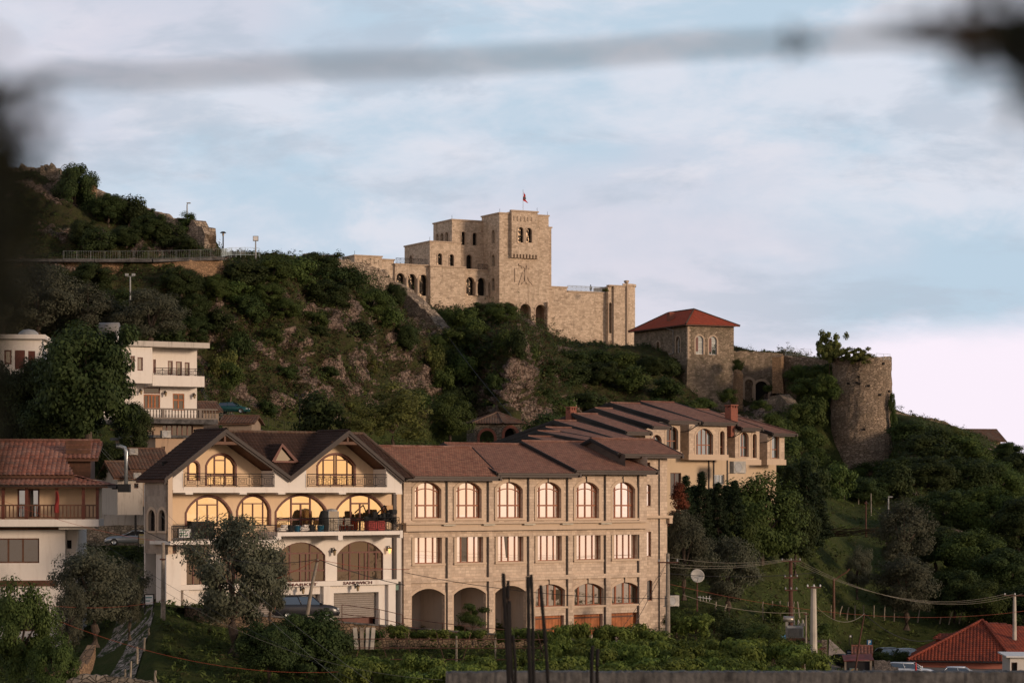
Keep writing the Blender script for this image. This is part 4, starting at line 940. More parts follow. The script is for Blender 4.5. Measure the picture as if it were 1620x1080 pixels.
# ================================================================ second hotel behind
F2=Fr(1090,243,0,37)
def c2(x,y): return 1000+x/5.786,620+y/5.786
def build_hotel2():
    F=F2; rt=froot('stepped_hotel',F,'beige hotel with a staircase of brown tiled roofs climbing below the fortress','hotel')
    units=[ # eave-left px,py ; eave-right px ; ridge px,py ; distance at the eave corner
     ((905,707),948,(835,690),213),((930,697),968,(850,683),216),((948,697.5),990,(862.5,676),219),((970,692),1006,(876,665),223),((991,682),1030,(907,654),228),((1033,673.5),1062,(940.5,645.5),234),
     ((1058,664.5),1106,(965,637),240),((1112,666.8),1166,(1013,635),246),((1174,676),1206,(1090,647),251),((1223,684.5),1260,(1135,654),256)]
    info=[]
    for i,(el,erx,rl,Y) in enumerate(units):
        p=P(el[0],el[1],Y); q=F.loc(p); x0,ye,ze=q; x1=F.X(erx,ye); yr,zr=F.left(x0,*rl); zr=max(zr,ze+1)
        hip=0
        nx=units[i+1] if i+1<len(units) else None
        slope(rt,x0,x1 + (0 if i<len(units)-1 else 0),ye,ze,yr,zr,M['hotel_roof'],verge=.42,hipr=(0 if i<9 else min(4.5,(x1-x0)*.5)))
        info.append((x0,x1,ye,ze,yr,zr))
    wb=MB(); gb=MB()
    for i,(x0,x1,ye,ze,yr,zr) in enumerate(info):
        yb=2*yr-ye-.8; xe=x1 if i==9 else max(x1,info[i+1][0]+.4)
        xe=max(x1-.3,info[i+1][0]+.3) if i<9 else x1-.9
        # gable fill and body behind the bays
        gb.add([(x0+.35,ye+.9,ze-.2),(x0+.35,yb,ze-.2),(x0+.35,yr,zr-.25)],[(0,1,2)])
        if i<6: wb.add([(x0+.35,ye+.9,ze-7),(x0+.35,yb,ze-7),(x0+.35,yb,ze-.2),(x0+.35,ye+.9,ze-.2),(xe,ye+.9,ze-7),(xe,ye+.9,ze-.2),(xe,yb,ze-7),(xe,yb,ze-.2)],[(0,1,2,3),(0,4,5,3),(4,6,7,5)])
    gb.build('gable_wall',M['soffit'],rt)
    # bays: front face px range, left return px, unit, windows in crop c2
    bays=[((1021,1076),1012,6,[(178,270,390,497,9),(313,420,315,527,.5)],718),
          ((1090,1150),1077.5,7,[(585,740,333,575,.7),(803,845,355,590,.3)],722),
          ((1163,1201.5),1153,8,[(988,1066,366,592,.6),(1102,1139,380,602,.3)],730),
          ((1214,1241),1204.5,9,[(1277,1346,392,606,.3)],730)]
    tm=MB(); low=MB()
    for (pa,pb),pl,ui,wins,pyb in bays:
        x0,x1,ye,ze,yr,zr=info[ui]; yp=ye+.8; f=fx(yp); xa=F.X(pa,yp); xb=F.X(pb,yp); zbm=F.Z((pa+pb)/2,pyb,yp); zt=ze-.15
        As=[]
        for a,b,t,bo,ri in wins:
            (qa,ya),(qb,yb_)=c2(a,t),c2(b,bo); A=Arch(F.X(qa,yp),F.X(qb,yp),F.Z((qa+qb)/2,yb_,yp),F.Z((qa+qb)/2,ya,yp),ri); As.append(A)
        m=MB(); m.wall(f,[(xa,zbm),(xb,zbm),(xb,zt),(xa,zt)],[A.loop() for A in As],.4)
        yret=F.left(xa,pl,700)[0]; yret=max(yret,yp+2.5)
        m.add([(xa,yp,zbm),(xa,yret,zbm),(xa,yret,zt+.5),(xa,yp,zt)],[(0,1,2,3)]); m.add([(xb,yp,zbm),(xb,yret+4,zbm),(xb,yret+4,zt),(xb,yp,zt)],[(0,1,2,3)]); m.add([(xa,yp,zbm),(xb,yp,zbm),(xb,yret,zbm),(xa,yret,zbm)],[(0,1,2,3)])
        m.add([(xa-3,yret,zbm-1),(xb+.5,yret,zbm-1),(xb+.5,yret,zt+.3),(xa-3,yret,zt+.3)],[(0,1,2,3)])
        m.build('bay_wall',M['hotel'],rt)
        s=MB(); s.box(xa-.15,xb+.15,yp-.12,yp-.003,zbm-.35,zbm+.22); s.box(xa-.15,xa-.002,yp+.001,yret,zbm-.35,zbm+.22)
        for A in As: archtrim(s,f,A,.2,.04)
        s.build('bay_moulding',M['hotel_smooth'],rt)
        for k,A in enumerate(As):
            big=A.w>1.9; window(rt,f,A,.36,M['wood'],M['g_blue'] if k==0 else M['g_dark'],.07,(.2,.45,.72) if big else ((.5,) if A.w>1.2 else ()),(.38,),.10)
        dp=MB(); X=xa-.12; dp.tube([(X+.9,ye+.1,ze-.25),(X-.05,yp-.1,ze-.95),(X-.05,yret-.15,ze-1.1),(X-.05,yret-.15,zbm-4)],.055,5); dp.build('downpipe',M['gutter'],rt)
    # plain lower storey
    yl=info[7][2]+2.0; f=fx(yl); xa=F.X(1050,yl); xb=F.X(1178,yl); zt=F.Z(1110,722,yl); zb=F.Z(1110,800,yl)-3
    A=Arch(F.X(c2(755,0)[0],yl),F.X(c2(845,0)[0],yl),F.Z(1138,c2(0,845)[1],yl),F.Z(1138,c2(0,755)[1],yl),0)
    B=Arch(F.X(c2(350,0)[0],yl),F.X(c2(450,0)[0],yl),zb+1,F.Z(1066,c2(0,738)[1],yl),0)
    B.z0=B.z1-2.4
    m=MB(); m.wall(f,[(xa,zb),(xb,zb),(xb,zt-.2),(xa,zt+.6)],[A.loop(),B.loop()],.25); 
    yl2=info[9][2]+2.6; x2=F.X(1168,yl2); x3=F.X(1228,yl2); m.wall(fx(yl2),[(x2,zb),(x3,zb),(x3,zt-.4),(x2,zt-.4)],[]); m.add([(x3,yl2,zb),(x3,yl2+8,zb),(x3,yl2+8,zt+1),(x3,yl2,zt-.4)],[(0,1,2,3)])
    m.build('lower_wall',plaster('beige_plaster',(.55,.42,.29),(.35,.25,.17),.3),rt)
    window(rt,f,A,.22,M['white'],M['g_blue'],.07,(.33,.66),(),.07); window(rt,f,B,.22,M['wood_dark'],M['g_dark'],.07,(.5,),(),.07)
    for p in (700,745,870): 
        pp=MB(); X=F.X(c2(p,0)[0],yl); pp.box(X-.06,X+.06,yl-.1,yl-.003,zb,zt+1); pp.build('downpipe',M['gutter'],rt)
    # chimneys
    for (px_,py0,py1,Y,w) in ((1157,640,668,252,.95),(903.5,643,656,235,.75)):
        q=F.loc(P(px_,py1,Y)); zt_=F.loc(P(px_,py0,Y)).z; m=MB(); m.box(q.x-w/2,q.x+w/2,q.y-w/2,q.y+w/2,q.z-1.5,zt_-.35); m.box(q.x-w/2-.06,q.x+w/2+.06,q.y-w/2-.06,q.y+w/2+.06,zt_-.12,zt_)
        for sx in (-1,0,1):
            for sy in (-1,1): m.box(q.x+sx*w*.38-.07,q.x+sx*w*.38+.07,q.y+sy*w*.38-.07,q.y+sy*w*.38+.07,zt_-.35,zt_-.12)
        m.build('chimney',M['brick'],rt)
    return rt
HOTEL2=build_hotel2()
M['ac_white']=plain('grubby_white_metal',(.34,.32,.29),.6,.25,3)
def ac_unit(loc,rz,label,group='air conditioner boxes on walls',s=1):
    rt=empty('air_conditioner',loc,rz,label,'air conditioner',group); m=MB(); m.box(-.42*s,.42*s,-.16*s,.16*s,0,.6*s); m.build('casing',M['ac_white'],rt,bevel=.015)
    m=MB(); m.lathe([(.0,.0),(.22*s,.0),(.24*s,.02),(.25*s,.0)],(0,0,0),16); o=m.build('fan_grille',M['grille'],rt); o.rotation_euler=(math.pi/2,0,0); o.location=(-.1*s,-.165*s,.3*s)
    m=MB(); m.box(-.35*s,-.3*s,-.2*s,.35*s,-.05,.0); m.box(.3*s,.35*s,-.2*s,.35*s,-.05,.0); m.build('bracket',M['grille'],rt); return rt
q=P(1167,748,247); ac_unit(q,R(37),'grey air conditioner box hung under the stepped hotel bay beside its pipe',s=2.0)
# ================================================================ the castle on the hill
FC=Fr(790,520,0,28)
def cA(x,y): return 540+x/4,290+y/4           # scales used while measuring the castle
def cB(x,y): return 780+x/6.75,430+y/6.75
def arc(c,x0,x1,yt,yb,rise,F,y): return archc(c,x0,x1,yt,yb,rise,F,y)
def side_arch(F,x,px0,px1,pt,pb,rise=9):
    ya=F.left(x,px0,pt)[0]; yb=F.left(x,px1,pt)[0]; pm=(px0+px1)/2
    return Arch(ya,yb,F.left(x,pm,pb)[1],F.left(x,pm,pt)[1],rise)
def build_castle():
    F=FC; rt=froot('castle',F,'great limestone castle museum with stepped square tower and arches on the cliff','castle')
    C=M['castle']; zb=F.Z(840,545)
    trim=MB(); cop=MB(); wins=[]
    def block(x0,x1,y,yb,z0,z1,fh=(),lh=(),name='block',coping=True,right=True):
        m=MB(); m.wall(fx(y),[(x0,z0),(x1,z0),(x1,z1),(x0,z1)],[A.loop() for A in fh],.9)
        m.wall(lambda u,v,d:(x0+d,u,v),[(y,z0),(yb,z0),(yb,z1),(y,z1)],[A.loop() for A in lh],.9)
        if right: m.add([(x1,y,z0),(x1,yb,z0),(x1,yb,z1),(x1,y,z1)],[(0,1,2,3)])
        m.add([(x0,yb,z0),(x1,yb,z0),(x1,yb,z1),(x0,yb,z1)],[(0,1,2,3)]); m.add([(x0+.003,y+.003,z1-.5),(x1,y,z1-.5),(x1,yb,z1-.5),(x0,yb,z1-.5)],[(0,1,2,3)])
        o=m.build(name,C,rt)
        if coping:
            cp=MB(); cp.box(x0-.18,x1+.18,y-.18,y+.5,z1+.002,z1+.3); cp.box(x0-.18,x0+.5,y+.5,yb+.18,z1+.002,z1+.3); cp.box(x1-.5,x1+.18,y+.5,yb+.18,z1+.002,z1+.3); cp.build('coping',M['castle_trim'],o)
        for A in fh: wins.append((fx(y),A))
        for A in lh: wins.append((lambda u,v,d,x0=x0:(x0+d,u,v),A))
        return o
    # main tower
    xt=F.X(868,0); zt=F.Z(800,338.5); ylt=F.left(0,762,345)[0]
    side=[side_arch(F,0,783,778.5,364,385),side_arch(F,0,783,778.5,403,421),side_arch(F,0,783,778.5,440,460)]
    low=[arc(cB,123,238,332,470,9,F,0),arc(cB,288,402,340,520,9,F,0),arc(cB,452,566,350,612,9,F,0)]
    low[0].z0=low[1].z0-.3
    block(0,xt,0,ylt,zb,zt,low,side,'main_tower')
    # stepped bay on the tower face
    xa=F.X(809.5,-.8); xb=F.X(850.5,-.8); z0=F.Z(830,402.5,-.8); z1=F.Z(830,335.5,-.8)
    top=[arc(cA,1118,1152,278,375,9,F,-.8),arc(cA,1170,1205,283,375,9,F,-.8)]
    m=MB(); m.wall(fx(-.8),[(xa,z0),(xb,z0),(xb,z1),(xa,z1)],[A.loop() for A in top],.75)
    m.add([(xa,-.8,z0),(xa,.0,z0),(xa,.0,z1),(xa,-.8,z1),(xb,-.8,z0),(xb,.0,z0),(xb,0,z1),(xb,-.8,z1)],[(0,1,2,3),(4,5,6,7)]); m.add([(xa,0.01,zt),(xb,.01,zt),(xb,.01,z1),(xa,.01,z1)],[(0,1,2,3)])
    m.add([(xa,-.8,z1),(xb,-.8,z1),(xb,ylt*.6,z1),(xa,ylt*.6,z1)],[(0,1,2,3)]); m.add([(xa,.0,zt),(xa,ylt*.6,zt),(xa,ylt*.6,z1),(xa,.0,z1)],[(0,1,2,3)])
    m.build('tower_bay',C,rt)
    for A in top: wins.append((fx(-.8),A))
    cop.box(xa-.2,xb+.2,-1.0,-.2,z1+.002,z1+.32); 
    n=8; w=(xb-xa)/n
    for i in range(n+1): trim.box(xa+i*w*.97,xa+i*w*.97+w*.5,-.8,-.003,z0-.8,z0-.003)
    for i in range(6):
        x=xa+(xb-xa)*(.08+.84*i/5)*.8+.1; trim.box(x,x+.25,-.95,-.803,z1-2.0,z1-1.0)
    # little buttress on its right
    x5=F.X(873,1.0); block(xt,x5,1.2,ylt-1,zb,F.Z(870,361,1.2),(),(),'buttress')
    # block B
    yB=F.left(0,763,350)[0]-.3; x0=F.X(715,yB); zB=F.Z(715,348.5,yB); yBb=F.left(x0,685.5,356)[0]
    fh=[arc(cA,758,785,306,390,9,F,yB),arc(cA,830,858,313,393,9,F,yB),arc(cA,790,826,452,546,9,F,yB)]
    lh=[side_arch(F,x0,694.5,690.2,369.5,383),side_arch(F,x0,702,697,368.5,383),side_arch(F,x0,709.5,704.5,367,383)]
    block(x0,0.3,yB,yBb,zb,zB,fh,lh,'upper_block',right=False)
    # block C
    yC=4.5; x0=F.X(680,yC); x1=F.X(729,yC); zC=F.Z(680,382.8,yC); yCb=F.left(x0,640,393)[0]
    fh=[arc(cA,609,637,443,516,9,F,yC),arc(cA,683,712,449,525,9,F,yC)]
    lh=[side_arch(F,x0,652.5,648,404,420)]
    block(x0,x1,yC,yCb,zb,zC,fh,lh,'middle_block')
    # base D, loggia E, F
    yD=3.2; xd0=F.X(681,yD); xd1=F.X(736,yD); zD=F.Z(681,421.5,yD); block(xd0,xd1,yD,yC+3,zb,zD,(),(),'base_block')
    for i in range(9): 
        x=xd0+(xd1-xd0)*(i+.2)/9; trim.box(x,x+(xd1-xd0)/18,yD-.35,yD-.003,F.Z(700,486,yD),F.Z(700,482.5,yD))
    yE=4.2; xe0=F.X(625,yE); xe1=xd0; zE=F.Z(650,419.5,yE)
    lg=[arc(cA,347,400,568,710,9,F,yE),arc(cA,421,472,573,710,9,F,yE),arc(cA,492,545,578,712,9,F,yE)]
    block(xe0,xe1,yE,yE+10,zb,zE,lg,(),'loggia',coping=False)
    cop.box(xe0-.15,xe1-.01,yE-.2,yE+.5,zE+.002,zE+.25)
    for i in range(len(lg)):
        a=lg[i]; xs=[a.x1+ (lg[i+1].x0-a.x1)/2] if i<2 else [a.x1+.3]
        for x in xs:
            cm=MB(); cm.lathe([(.42,0),(.42,.3),(.3,.45),(.27,a.z1-a.rise-a.z0-.7),(.4,a.z1-a.rise-a.z0-.3),(.48,a.z1-a.rise-a.z0)],(x,yE-.2,a.z0),10); cm.build('column',M['castle_trim'],rt,True)
    yG=4.8; xg0=xd1; xg1=.1; zG=F.Z(752,428,yG)
    lg2=[arc(cA,789,841,593,709,9,F,yG),arc(cA,861,912,598,711,9,F,yG)]
    block(xg0,xg1,yG,yG+5,zb,zG,lg2,(),'loggia',coping=False,right=False)
    cop.box(xg0,xg1-.4,yG-.2,yG+.5,zG+.002,zG+.3)
    a=lg2[0]; b=lg2[1]
    for x in ((a.x1+b.x0)/2,b.x1+.35):
        cm=MB(); h=a.z1-a.rise-a.z0; cm.lathe([(.42,0),(.42,.3),(.3,.45),(.27,h-.7),(.4,h-.3),(.48,h)],(x,yG-.2,a.z0),10); cm.build('column',M['castle_trim'],rt,True)
    # F block far left
    xf0=F.X(561,yE); xf1=F.X(604,yE); zF=F.Z(561,405,yE); block(xf0,xf1,yE,F.left(xf0,541,413)[0],zb,zF,(),(),'terrace_block')
    block(xf1,xe0,yE+.5,yE+9,zb,F.Z(615,411.5,yE),(),(),'terrace_block')
    for i in range(6): x=xf0+(xf1-xf0)*(.14+.145*i); trim.box(x,x+.25,yE-.08,yE-.003,zF-1.6,zF-.6)
    # curtain wall on the right
    yW=.6; xw1=F.X(962,yW); f=fx(yW); zW=F.Z(925,463,yW); zW0=F.Z(885,455,yW); xs=F.X(897,yW)
    sl=[arc(cB,803,830,716,795,9,F,yW),arc(cB,871,903,718,798,9,F,yW),arc(cB,1066,1094,728,806,9,F,yW),arc(cB,1134,1163,731,811,9,F,yW)]
    m=MB(); m.wall(f,[(xt-.5,zb-4),(xw1,zb-4),(xw1,zW),(xs,zW),(xs,zW0),(xt-.5,zW0)],[A.loop() for A in sl],.9)
    m.add([(xt,yW,zW0),(xt,yW+8,zW0),(xs,yW+8,zW0),(xs,yW,zW0)],[(0,1,2,3)]); m.add([(xs,yW,zW),(xs,yW+8,zW),(xw1,yW+8,zW),(xw1,yW,zW)],[(0,1,2,3)]); m.add([(xs,yW,zW),(xs,yW+8,zW),(xs,yW+8,zW0),(xs,yW,zW0)],[(0,1,2,3)])
    m.build('curtain_wall',C,rt)
    for A in sl: wins.append((f,A))
    cop.box(xs+.2,xw1-.2,yW-.2,yW+.5,zW+.002,zW+.28); cop.box(xt,xs+.15,yW-.18,yW+.5,zW0+.002,zW0+.28)
    # weathered foot of the arches
    fm=MB(); fm.prism(lambda u,v,d:(u,-d*1.0,v),[(F.X(866,-.9),zb),(F.X(880,-.9),zb),(F.X(872,-.9),F.Z(870,510)),(F.X(866.5,-.9),F.Z(870,478))],0.0,.9); fm.build('buttress',C,rt)
    # end tower: squared shoulder and round front
    yR=-.4; xr0=F.X(962,yR); xr1=F.X(989.5,yR); zR0=F.Z(966,453,yR); 
    slit=Arch(F.X(963.4,yR),F.X(967.6,yR),F.Z(965,527,yR),F.Z(965,478.5,yR),9)
    slit.rise=slit.w/2
    sl2=Arch(F.X(965.2,yR),F.X(967.3,yR),F.Z(966,549,yR),F.Z(966,538,yR),9)
    m=MB(); m.wall(fx(yR),[(xr0,zb-5),(xr1,zb-5),(xr1,zR0),(xr0,zR0)],[slit.loop(),sl2.loop()],.8); m.add([(xr0,yR,zb-5),(xr0,yW+.3,zb-5),(xr0,yW+.3,zR0),(xr0,yR,zR0)],[(0,1,2,3)]); m.add([(xr0,yR,zR0),(xr1,yR,zR0),(xr1,6,zR0),(xr0,6,zR0)],[(0,1,2,3)]); m.add([(xr0,6,zW),(xr0,yW,zW),(xr0,yW,zR0),(xr0,6,zR0)],[(0,1,2,3)])
    m.build('end_tower',C,rt); wins.append((fx(yR),slit)); wins.append((fx(yR),sl2))
    xk=F.X(970.5,yR-.35); mk=MB(); mk.box(xk,xr1-.02,yR-.5,yR-.003,zb-5,zR0+.02); mk.build('pilaster',C,rt)
    cop.box(xr0-.15,xr1-.05,yR-.65,yR+.5,zR0+.032,zR0+.3)
    # round part (own object so that the stone courses follow the curve)
    xc=F.X(989.5,yR); rr=3.35; zc=F.Z(1000,449,-1)
    xcc=xc+.25; ycc=yR+rr-.55
    mm=MB(); mm.lathe([(rr,zb-6),(rr,zc-.6),(rr+.02,zc-.55),(rr+.25,zc-.5),(rr+.25,zc),(rr-.4,zc),(rr-.4,zc-1)],(0,0,0),40,-math.pi/2-.35,math.pi*.62)
    o=mm.build('round_turret',M['castle_round'],rt,False); o.location=(xcc,ycc,0)
    pm=MB(); x=xc; pm.box(x-.15,x+.18,yR-.9,yR-.0,zb,zc+.25); pm.box(x-.35,x+.3,yR-1.0,yR+.1,zc+.253,zc+.7); pm.build('corner_strip',M['castle_trim'],rt)
    # relief panel: abstract eagle worked in low relief
    (ra,za)=F.uv(*cA(1120,505),0); (rb,zb_)=F.uv(*cA(1212,645),0); W_=rb-ra; H_=za-zb_; cx=(ra+rb)/2; rm=MB()
    def rp(pts,o=.22):
        rm.prism(fx(0),[(cx+a*W_/2,zb_+H_*b) for a,b in pts],-.004-o,-.003)
    rp([(-.12,.95),(-.95,.98),(-.98,.90),(-.35,.84),(-.05,.72)]); rp([(.12,.93),(.85,.97),(.95,.88),(.35,.82),(.05,.70)])
    for s in (-1,1):
        for k in range(5):
            a0=.10+.06*k; rp([(s*a0,.62-.08*k),(s*(.45+.12*k),.60-.13*k),(s*(.50+.12*k),.50-.13*k),(s*a0,.55-.08*k)],.16+.03*(k%2))
        rp([(s*.05,.20),(s*.5,.10),(s*.55,.02),(s*.08,.05)],.2)
    rp([(-.13,.72),(.13,.72),(.2,.4),(.1,.12),(-.1,.12),(-.2,.4)],.28); rp([(-.6,.8),(-.45,.74),(-.3,.8),(-.45,.86)],.18); rp([(.6,.8),(.45,.74),(.3,.8),(.45,.86)],.18)
    rm.box(ra-.9,ra-.8,-.15,-.003,zb_+.5,zb_+H_*.75)
    rm.build('relief_panel',M['castle_trim'],rt)
    # arch rings and panes
    for f_,A in wins: am=MB(); archtrim(am,f_,A,.30 if A.w>1.2 else .22,.10); am.build('arch_moulding',M['castle_trim'],rt)
    trim.build('stone_trim',M['castle_trim'],rt); cop.build('coping',M['castle_trim'],rt)
    for f_,A in wins:
        deep=A in low
        if A in lg or A in lg2: window(rt,f_,A,.85,M['iron'],M['g_castle'],.08,(.5,),(.3,.6),.07)
        elif A in low: continue
        else: window(rt,f_,A,.6,M['iron'],M['g_castle'],.06,(.5,) if A.w>.9 else (),(.35,.7),.06)
    # deep niches of the low arches
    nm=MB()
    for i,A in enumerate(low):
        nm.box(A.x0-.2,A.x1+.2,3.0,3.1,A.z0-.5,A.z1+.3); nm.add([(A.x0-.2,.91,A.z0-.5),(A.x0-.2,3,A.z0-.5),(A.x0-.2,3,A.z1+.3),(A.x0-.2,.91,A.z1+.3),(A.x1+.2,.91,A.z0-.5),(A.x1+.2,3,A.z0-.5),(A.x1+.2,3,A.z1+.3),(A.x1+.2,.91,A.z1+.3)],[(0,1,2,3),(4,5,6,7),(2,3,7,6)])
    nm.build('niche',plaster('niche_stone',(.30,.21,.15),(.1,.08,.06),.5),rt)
    A=low[2]; rr_=MB(); railing(rr_,fx(.3),A.x0+.05,A.x1-.05,A.z0,1.3,.8,True,.035); rr_.build('niche_railing',M['iron'],rt)
    nb=MB(); B=Arch(A.cx-.7,A.cx+.3,A.z0+.2,A.z1-1.2,9); nb.wall(fx(2.7),B.loop(),[],0); nb.build('niche_door',M['wood_orange'],rt); 
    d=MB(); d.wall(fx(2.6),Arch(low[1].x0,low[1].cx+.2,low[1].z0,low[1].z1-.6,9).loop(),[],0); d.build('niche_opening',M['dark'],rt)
    # roof terrace railings
    for (a,b,y,z,mt) in ((xe0+.2,xe1-.3,yE,zE+.25,'iron'),(xg0+3.9,xg1-.5,yG,zG+.3,'iron'),(xs+.3,xw1-.8,yW+.3,zW+.28,'rail_pale')):
        r=MB(); railing(r,fx(y),a,b,z,1.15,1.1,True,.032 if mt=='iron' else .04); r.build('railing',M[mt],rt)
    # small rods on the corners
    for x,y,z in ((0.2,.2,zt),(F.X(715,yB),yB,zB),(F.X(680,yC),yC,zC),(xt-.2,.2,zt),(xb,-.6,z1),(xf0,yE,zF)):
        r=MB(); r.tube([(x,y,z),(x,y,z+1.1)],.04,4); r.build('lightning_rod',M['iron'],rt)
    # things that stand on the castle
    fl=empty('flag',F.world((F.X(827.5,2),2,zt)),F.a,'red flag drooping on its thin pole above the castle tower','flag')
    h=(zt_:=F.Z(827.5,301,2))-zt; p=MB(); p.tube([(0,0,0),(0,0,h)],.055,6,r1=.035); p.lathe([(0,h+.12),(.09,h),(0,h-.1)],(0,0,0),8); p.build('pole',M['grille'],fl)
    c=MB(); n=9
    for i in range(n+1):
        t=i/n; z=h-.25-t*2.0
        for j in range(5):
            s=j/4; c.v.append((.05+s*(.45+.75*t)+(.12*math.sin(5*t+2*s)),.22*math.sin(7*s+2.5*t)*s,z-s*1.0*(1-.5*t)))
    for i in range(n):
        for j in range(4): a=i*5+j; c.f.append((a,a+1,a+6,a+5))
    c.build('cloth',plain('red_cloth',(.42,.018,.012),.8,.1),fl,True)
    e=MB(); e.prism(lambda u,v,d:(u,-.28+d,v),[(.35+.28*a,h-1.75+.45*b) for a,b in ((0,-1),(.35,-.5),(1,-.3),(.6,.1),(.9,.6),(.35,.5),(.25,1),(0,.6),(-.25,1),(-.35,.5),(-.9,.6),(-.6,.1),(-1,-.3),(-.35,-.5))],0,.02); e.build('emblem',M['iron'],fl)
    return rt,(xs,yW,zW,F)
M['rail_pale']=plain('pale_grey_railing',(.42,.46,.50),.5,.05)
CASTLE,(cxs,cyW,czW,_)=build_castle()
# planter shrub on the terrace is added with the plants
# ================================================================ gatehouse with the red hip roof
FG=Fr(1088,425,0,24)
def build_gate():
    F=FG; rt=froot('gatehouse',F,'rubble stone gatehouse with bright red hipped tile roof and two white arched windows','gatehouse')
    x1=F.X(1161); ze=F.Z(1088,512.5); zm=F.Z(1120,568); zb=F.Z(1120,665); yl=F.left(0,1003,520)[0]
    A=[archc(lambda x,y:(1060+x/3.857,480+y/3.857),156,203,196,309,9,F),archc(lambda x,y:(1060+x/3.857,480+y/3.857),237,285,201,312,9,F)]
    B=[side_arch(F,0,1076,1069,532,558),side_arch(F,0,1043.5,1038.5,540,554.5),side_arch(F,0,1027,1022,544,554.5)]
    m=MB(); m.wall(fx(0),[(0,zm),(x1,zm),(x1,ze),(0,ze)],[a.loop() for a in A],.6); m.wall(lambda u,v,d:(d,u,v),[(0,zm),(yl,zm),(yl,ze),(0,ze)],[a.loop() for a in B],.6)
    m.add([(x1,0,zm),(x1,yl,zm),(x1,yl,ze),(x1,0,ze)],[(0,1,2,3)])
    m.build('wall',M['gate_rubble'],rt)
    # battered base
    xb0=F.X(1083,-1.2)-0; xb1=F.X(1163,-1.2)
    b=MB(); b.add([(0-.02,-.02,zm+.3),(x1+.02,-.02,zm+.3),(xb1,-1.5,zb),(xb0,-1.5,zb)],[(0,3,2,1)]); b.add([(-.02,-.02,zm+.3),(-.02,yl,zm+.3),(-1.0,yl,zb),(xb0,-1.5,zb)],[(0,1,2,3)]); b.add([(x1+.02,-.02,zm+.3),(x1+.02,yl,zm+.3),(xb1,yl,zb),(xb1,-1.5,zb)],[(0,3,2,1)])
    b.build('battered_base',M['gate_rubble'],rt)
    t=MB()
    for a in A: archtrim(t,fx(0),a,.28,.06)
    for a in B: archtrim(t,lambda u,v,d:(d,u,v),a,.2,.06)
    nq=14
    for i in range(nq): z=zm+(ze-zm)*i/nq; w=.55 if i%2 else .32; t.box(-.05,w,-.05,.0-.003,z+.03,z+(ze-zm)/nq-.02); t.box(-.05,-.003,-.003,.85-w,z+.03,z+(ze-zm)/nq-.02)
    t.build('dressed_stone',M['castle_trim'],rt)
    for a in A: 
        w=window(rt,fx(0),a,.25,M['white'],M['g_blue'],.07,(.42,),(.3,.65),.06); g=MB(); g.box(a.x0+.1,a.x0+a.w*.4,.14,.2,a.z0+.5,a.z1-.3); g.build('open_shutter',M['wood_dark'],w)
    for i,a in enumerate(B): window(rt,lambda u,v,d:(d,u,v),a,.5,M['white'] if i==0 else M['wood'],M['g_blue'] if i==0 else M['g_dark'],.06,(.5,) if i==0 else (),(.35,),.05)
    # hipped roof
    ov=.8; X0,X1,Y0,Y1=-ov,x1+ov,-ov,yl+ov; xm=(X0+X1)/2; hx=(X1-X0)/2; zr=F.Z(1098,490,hx*.9); zev=ze+.0; zev=F.uv(1088,513,-ov)[1]
    ya=F.left(xm,1098,489)[0]; yb=Y1-hx*1.0
    zr=F.left(xm,1098,489.5)[1]
    r=MB()
    def pl(p,q,s,poly):
        U=(Vector(q)-Vector(p)).normalized(); Wd=Vector(s)-Vector(p); Vd=(Wd-U*Wd.dot(U)).normalized(); pp=[((Vector(a)-Vector(p)).dot(U),(Vector(a)-Vector(p)).dot(Vd)) for a in poly]
        tiles(r,p,U,Vd,pp,.32,.42,.05)
    a,b_,c,d=(X0,Y0,zev),(X1,Y0,zev),(X1,Y1,zev),(X0,Y1,zev); e,g=(xm,ya,zr),(xm,yb,zr)
    pl(a,b_,e,[a,b_,e]); pl(d,a,e,[d,a,e,g]); pl(b_,c,e,[b_,c,g,e]); pl(c,d,g,[c,d,g])
    ro=r.build('roof',M['clay_gate'],rt)
    s=MB(); s.add([a,b_,c,d,e,g],[(0,1,2,3)]); s.add([Vector(v)-Vector((0,0,.03)) for v in (a,b_,c,d,e,g)],[(0,1,4),(1,2,5,4),(2,3,5),(3,0,4,5)]); s.box(X0,X1,Y0,Y0+.06,zev-.14,zev-.01); s.box(X0,X0+.06,Y0+.06,Y1,zev-.14,zev-.01); s.build('eaves_board',M['wood_brown'],ro)
    k=MB(); ridge(k,Vector(a)+Vector((0,0,.08)),Vector(e)+Vector((0,0,.1)),.14); ridge(k,Vector(b_)+Vector((0,0,.08)),Vector(e)+Vector((0,0,.1)),.14); ridge(k,Vector(e)+Vector((0,0,.1)),Vector(g)+Vector((0,0,.1)),.14); ridge(k,Vector(d)+Vector((0,0,.1)),Vector(g)+Vector((0,0,.1)),.14); k.build('ridge_tiles',M['clay_old'],ro)
    xq=xm*.35; yq=F.left(xq,1061,500)[0]; zq0=F.left(xq,1061,507)[1]; zq1=F.left(xq,1061,494)[1]; ch=MB(); ch.box(xq-.5,xq+.5,yq-.55,yq+.55,zq0-.8,zq1); ch.box(xq-.58,xq+.58,yq-.63,yq+.63,zq1-.25,zq1-.1); ch.build('chimney',M['brick'],rt)
    dp=MB(); yq=F.left(-.1,1065,530)[0]; dp.tube([(-.7,yq+2.4,ze-.1),(-.12,yq,ze-.8),(-.12,yq,F.left(-.12,1065,559)[1]),(-.12,yq+1.5,F.left(-.12,1065,559.5)[1])],.09,6); dp.build('drainpipe',M['grille'],rt)
    return rt
GATE=build_gate()
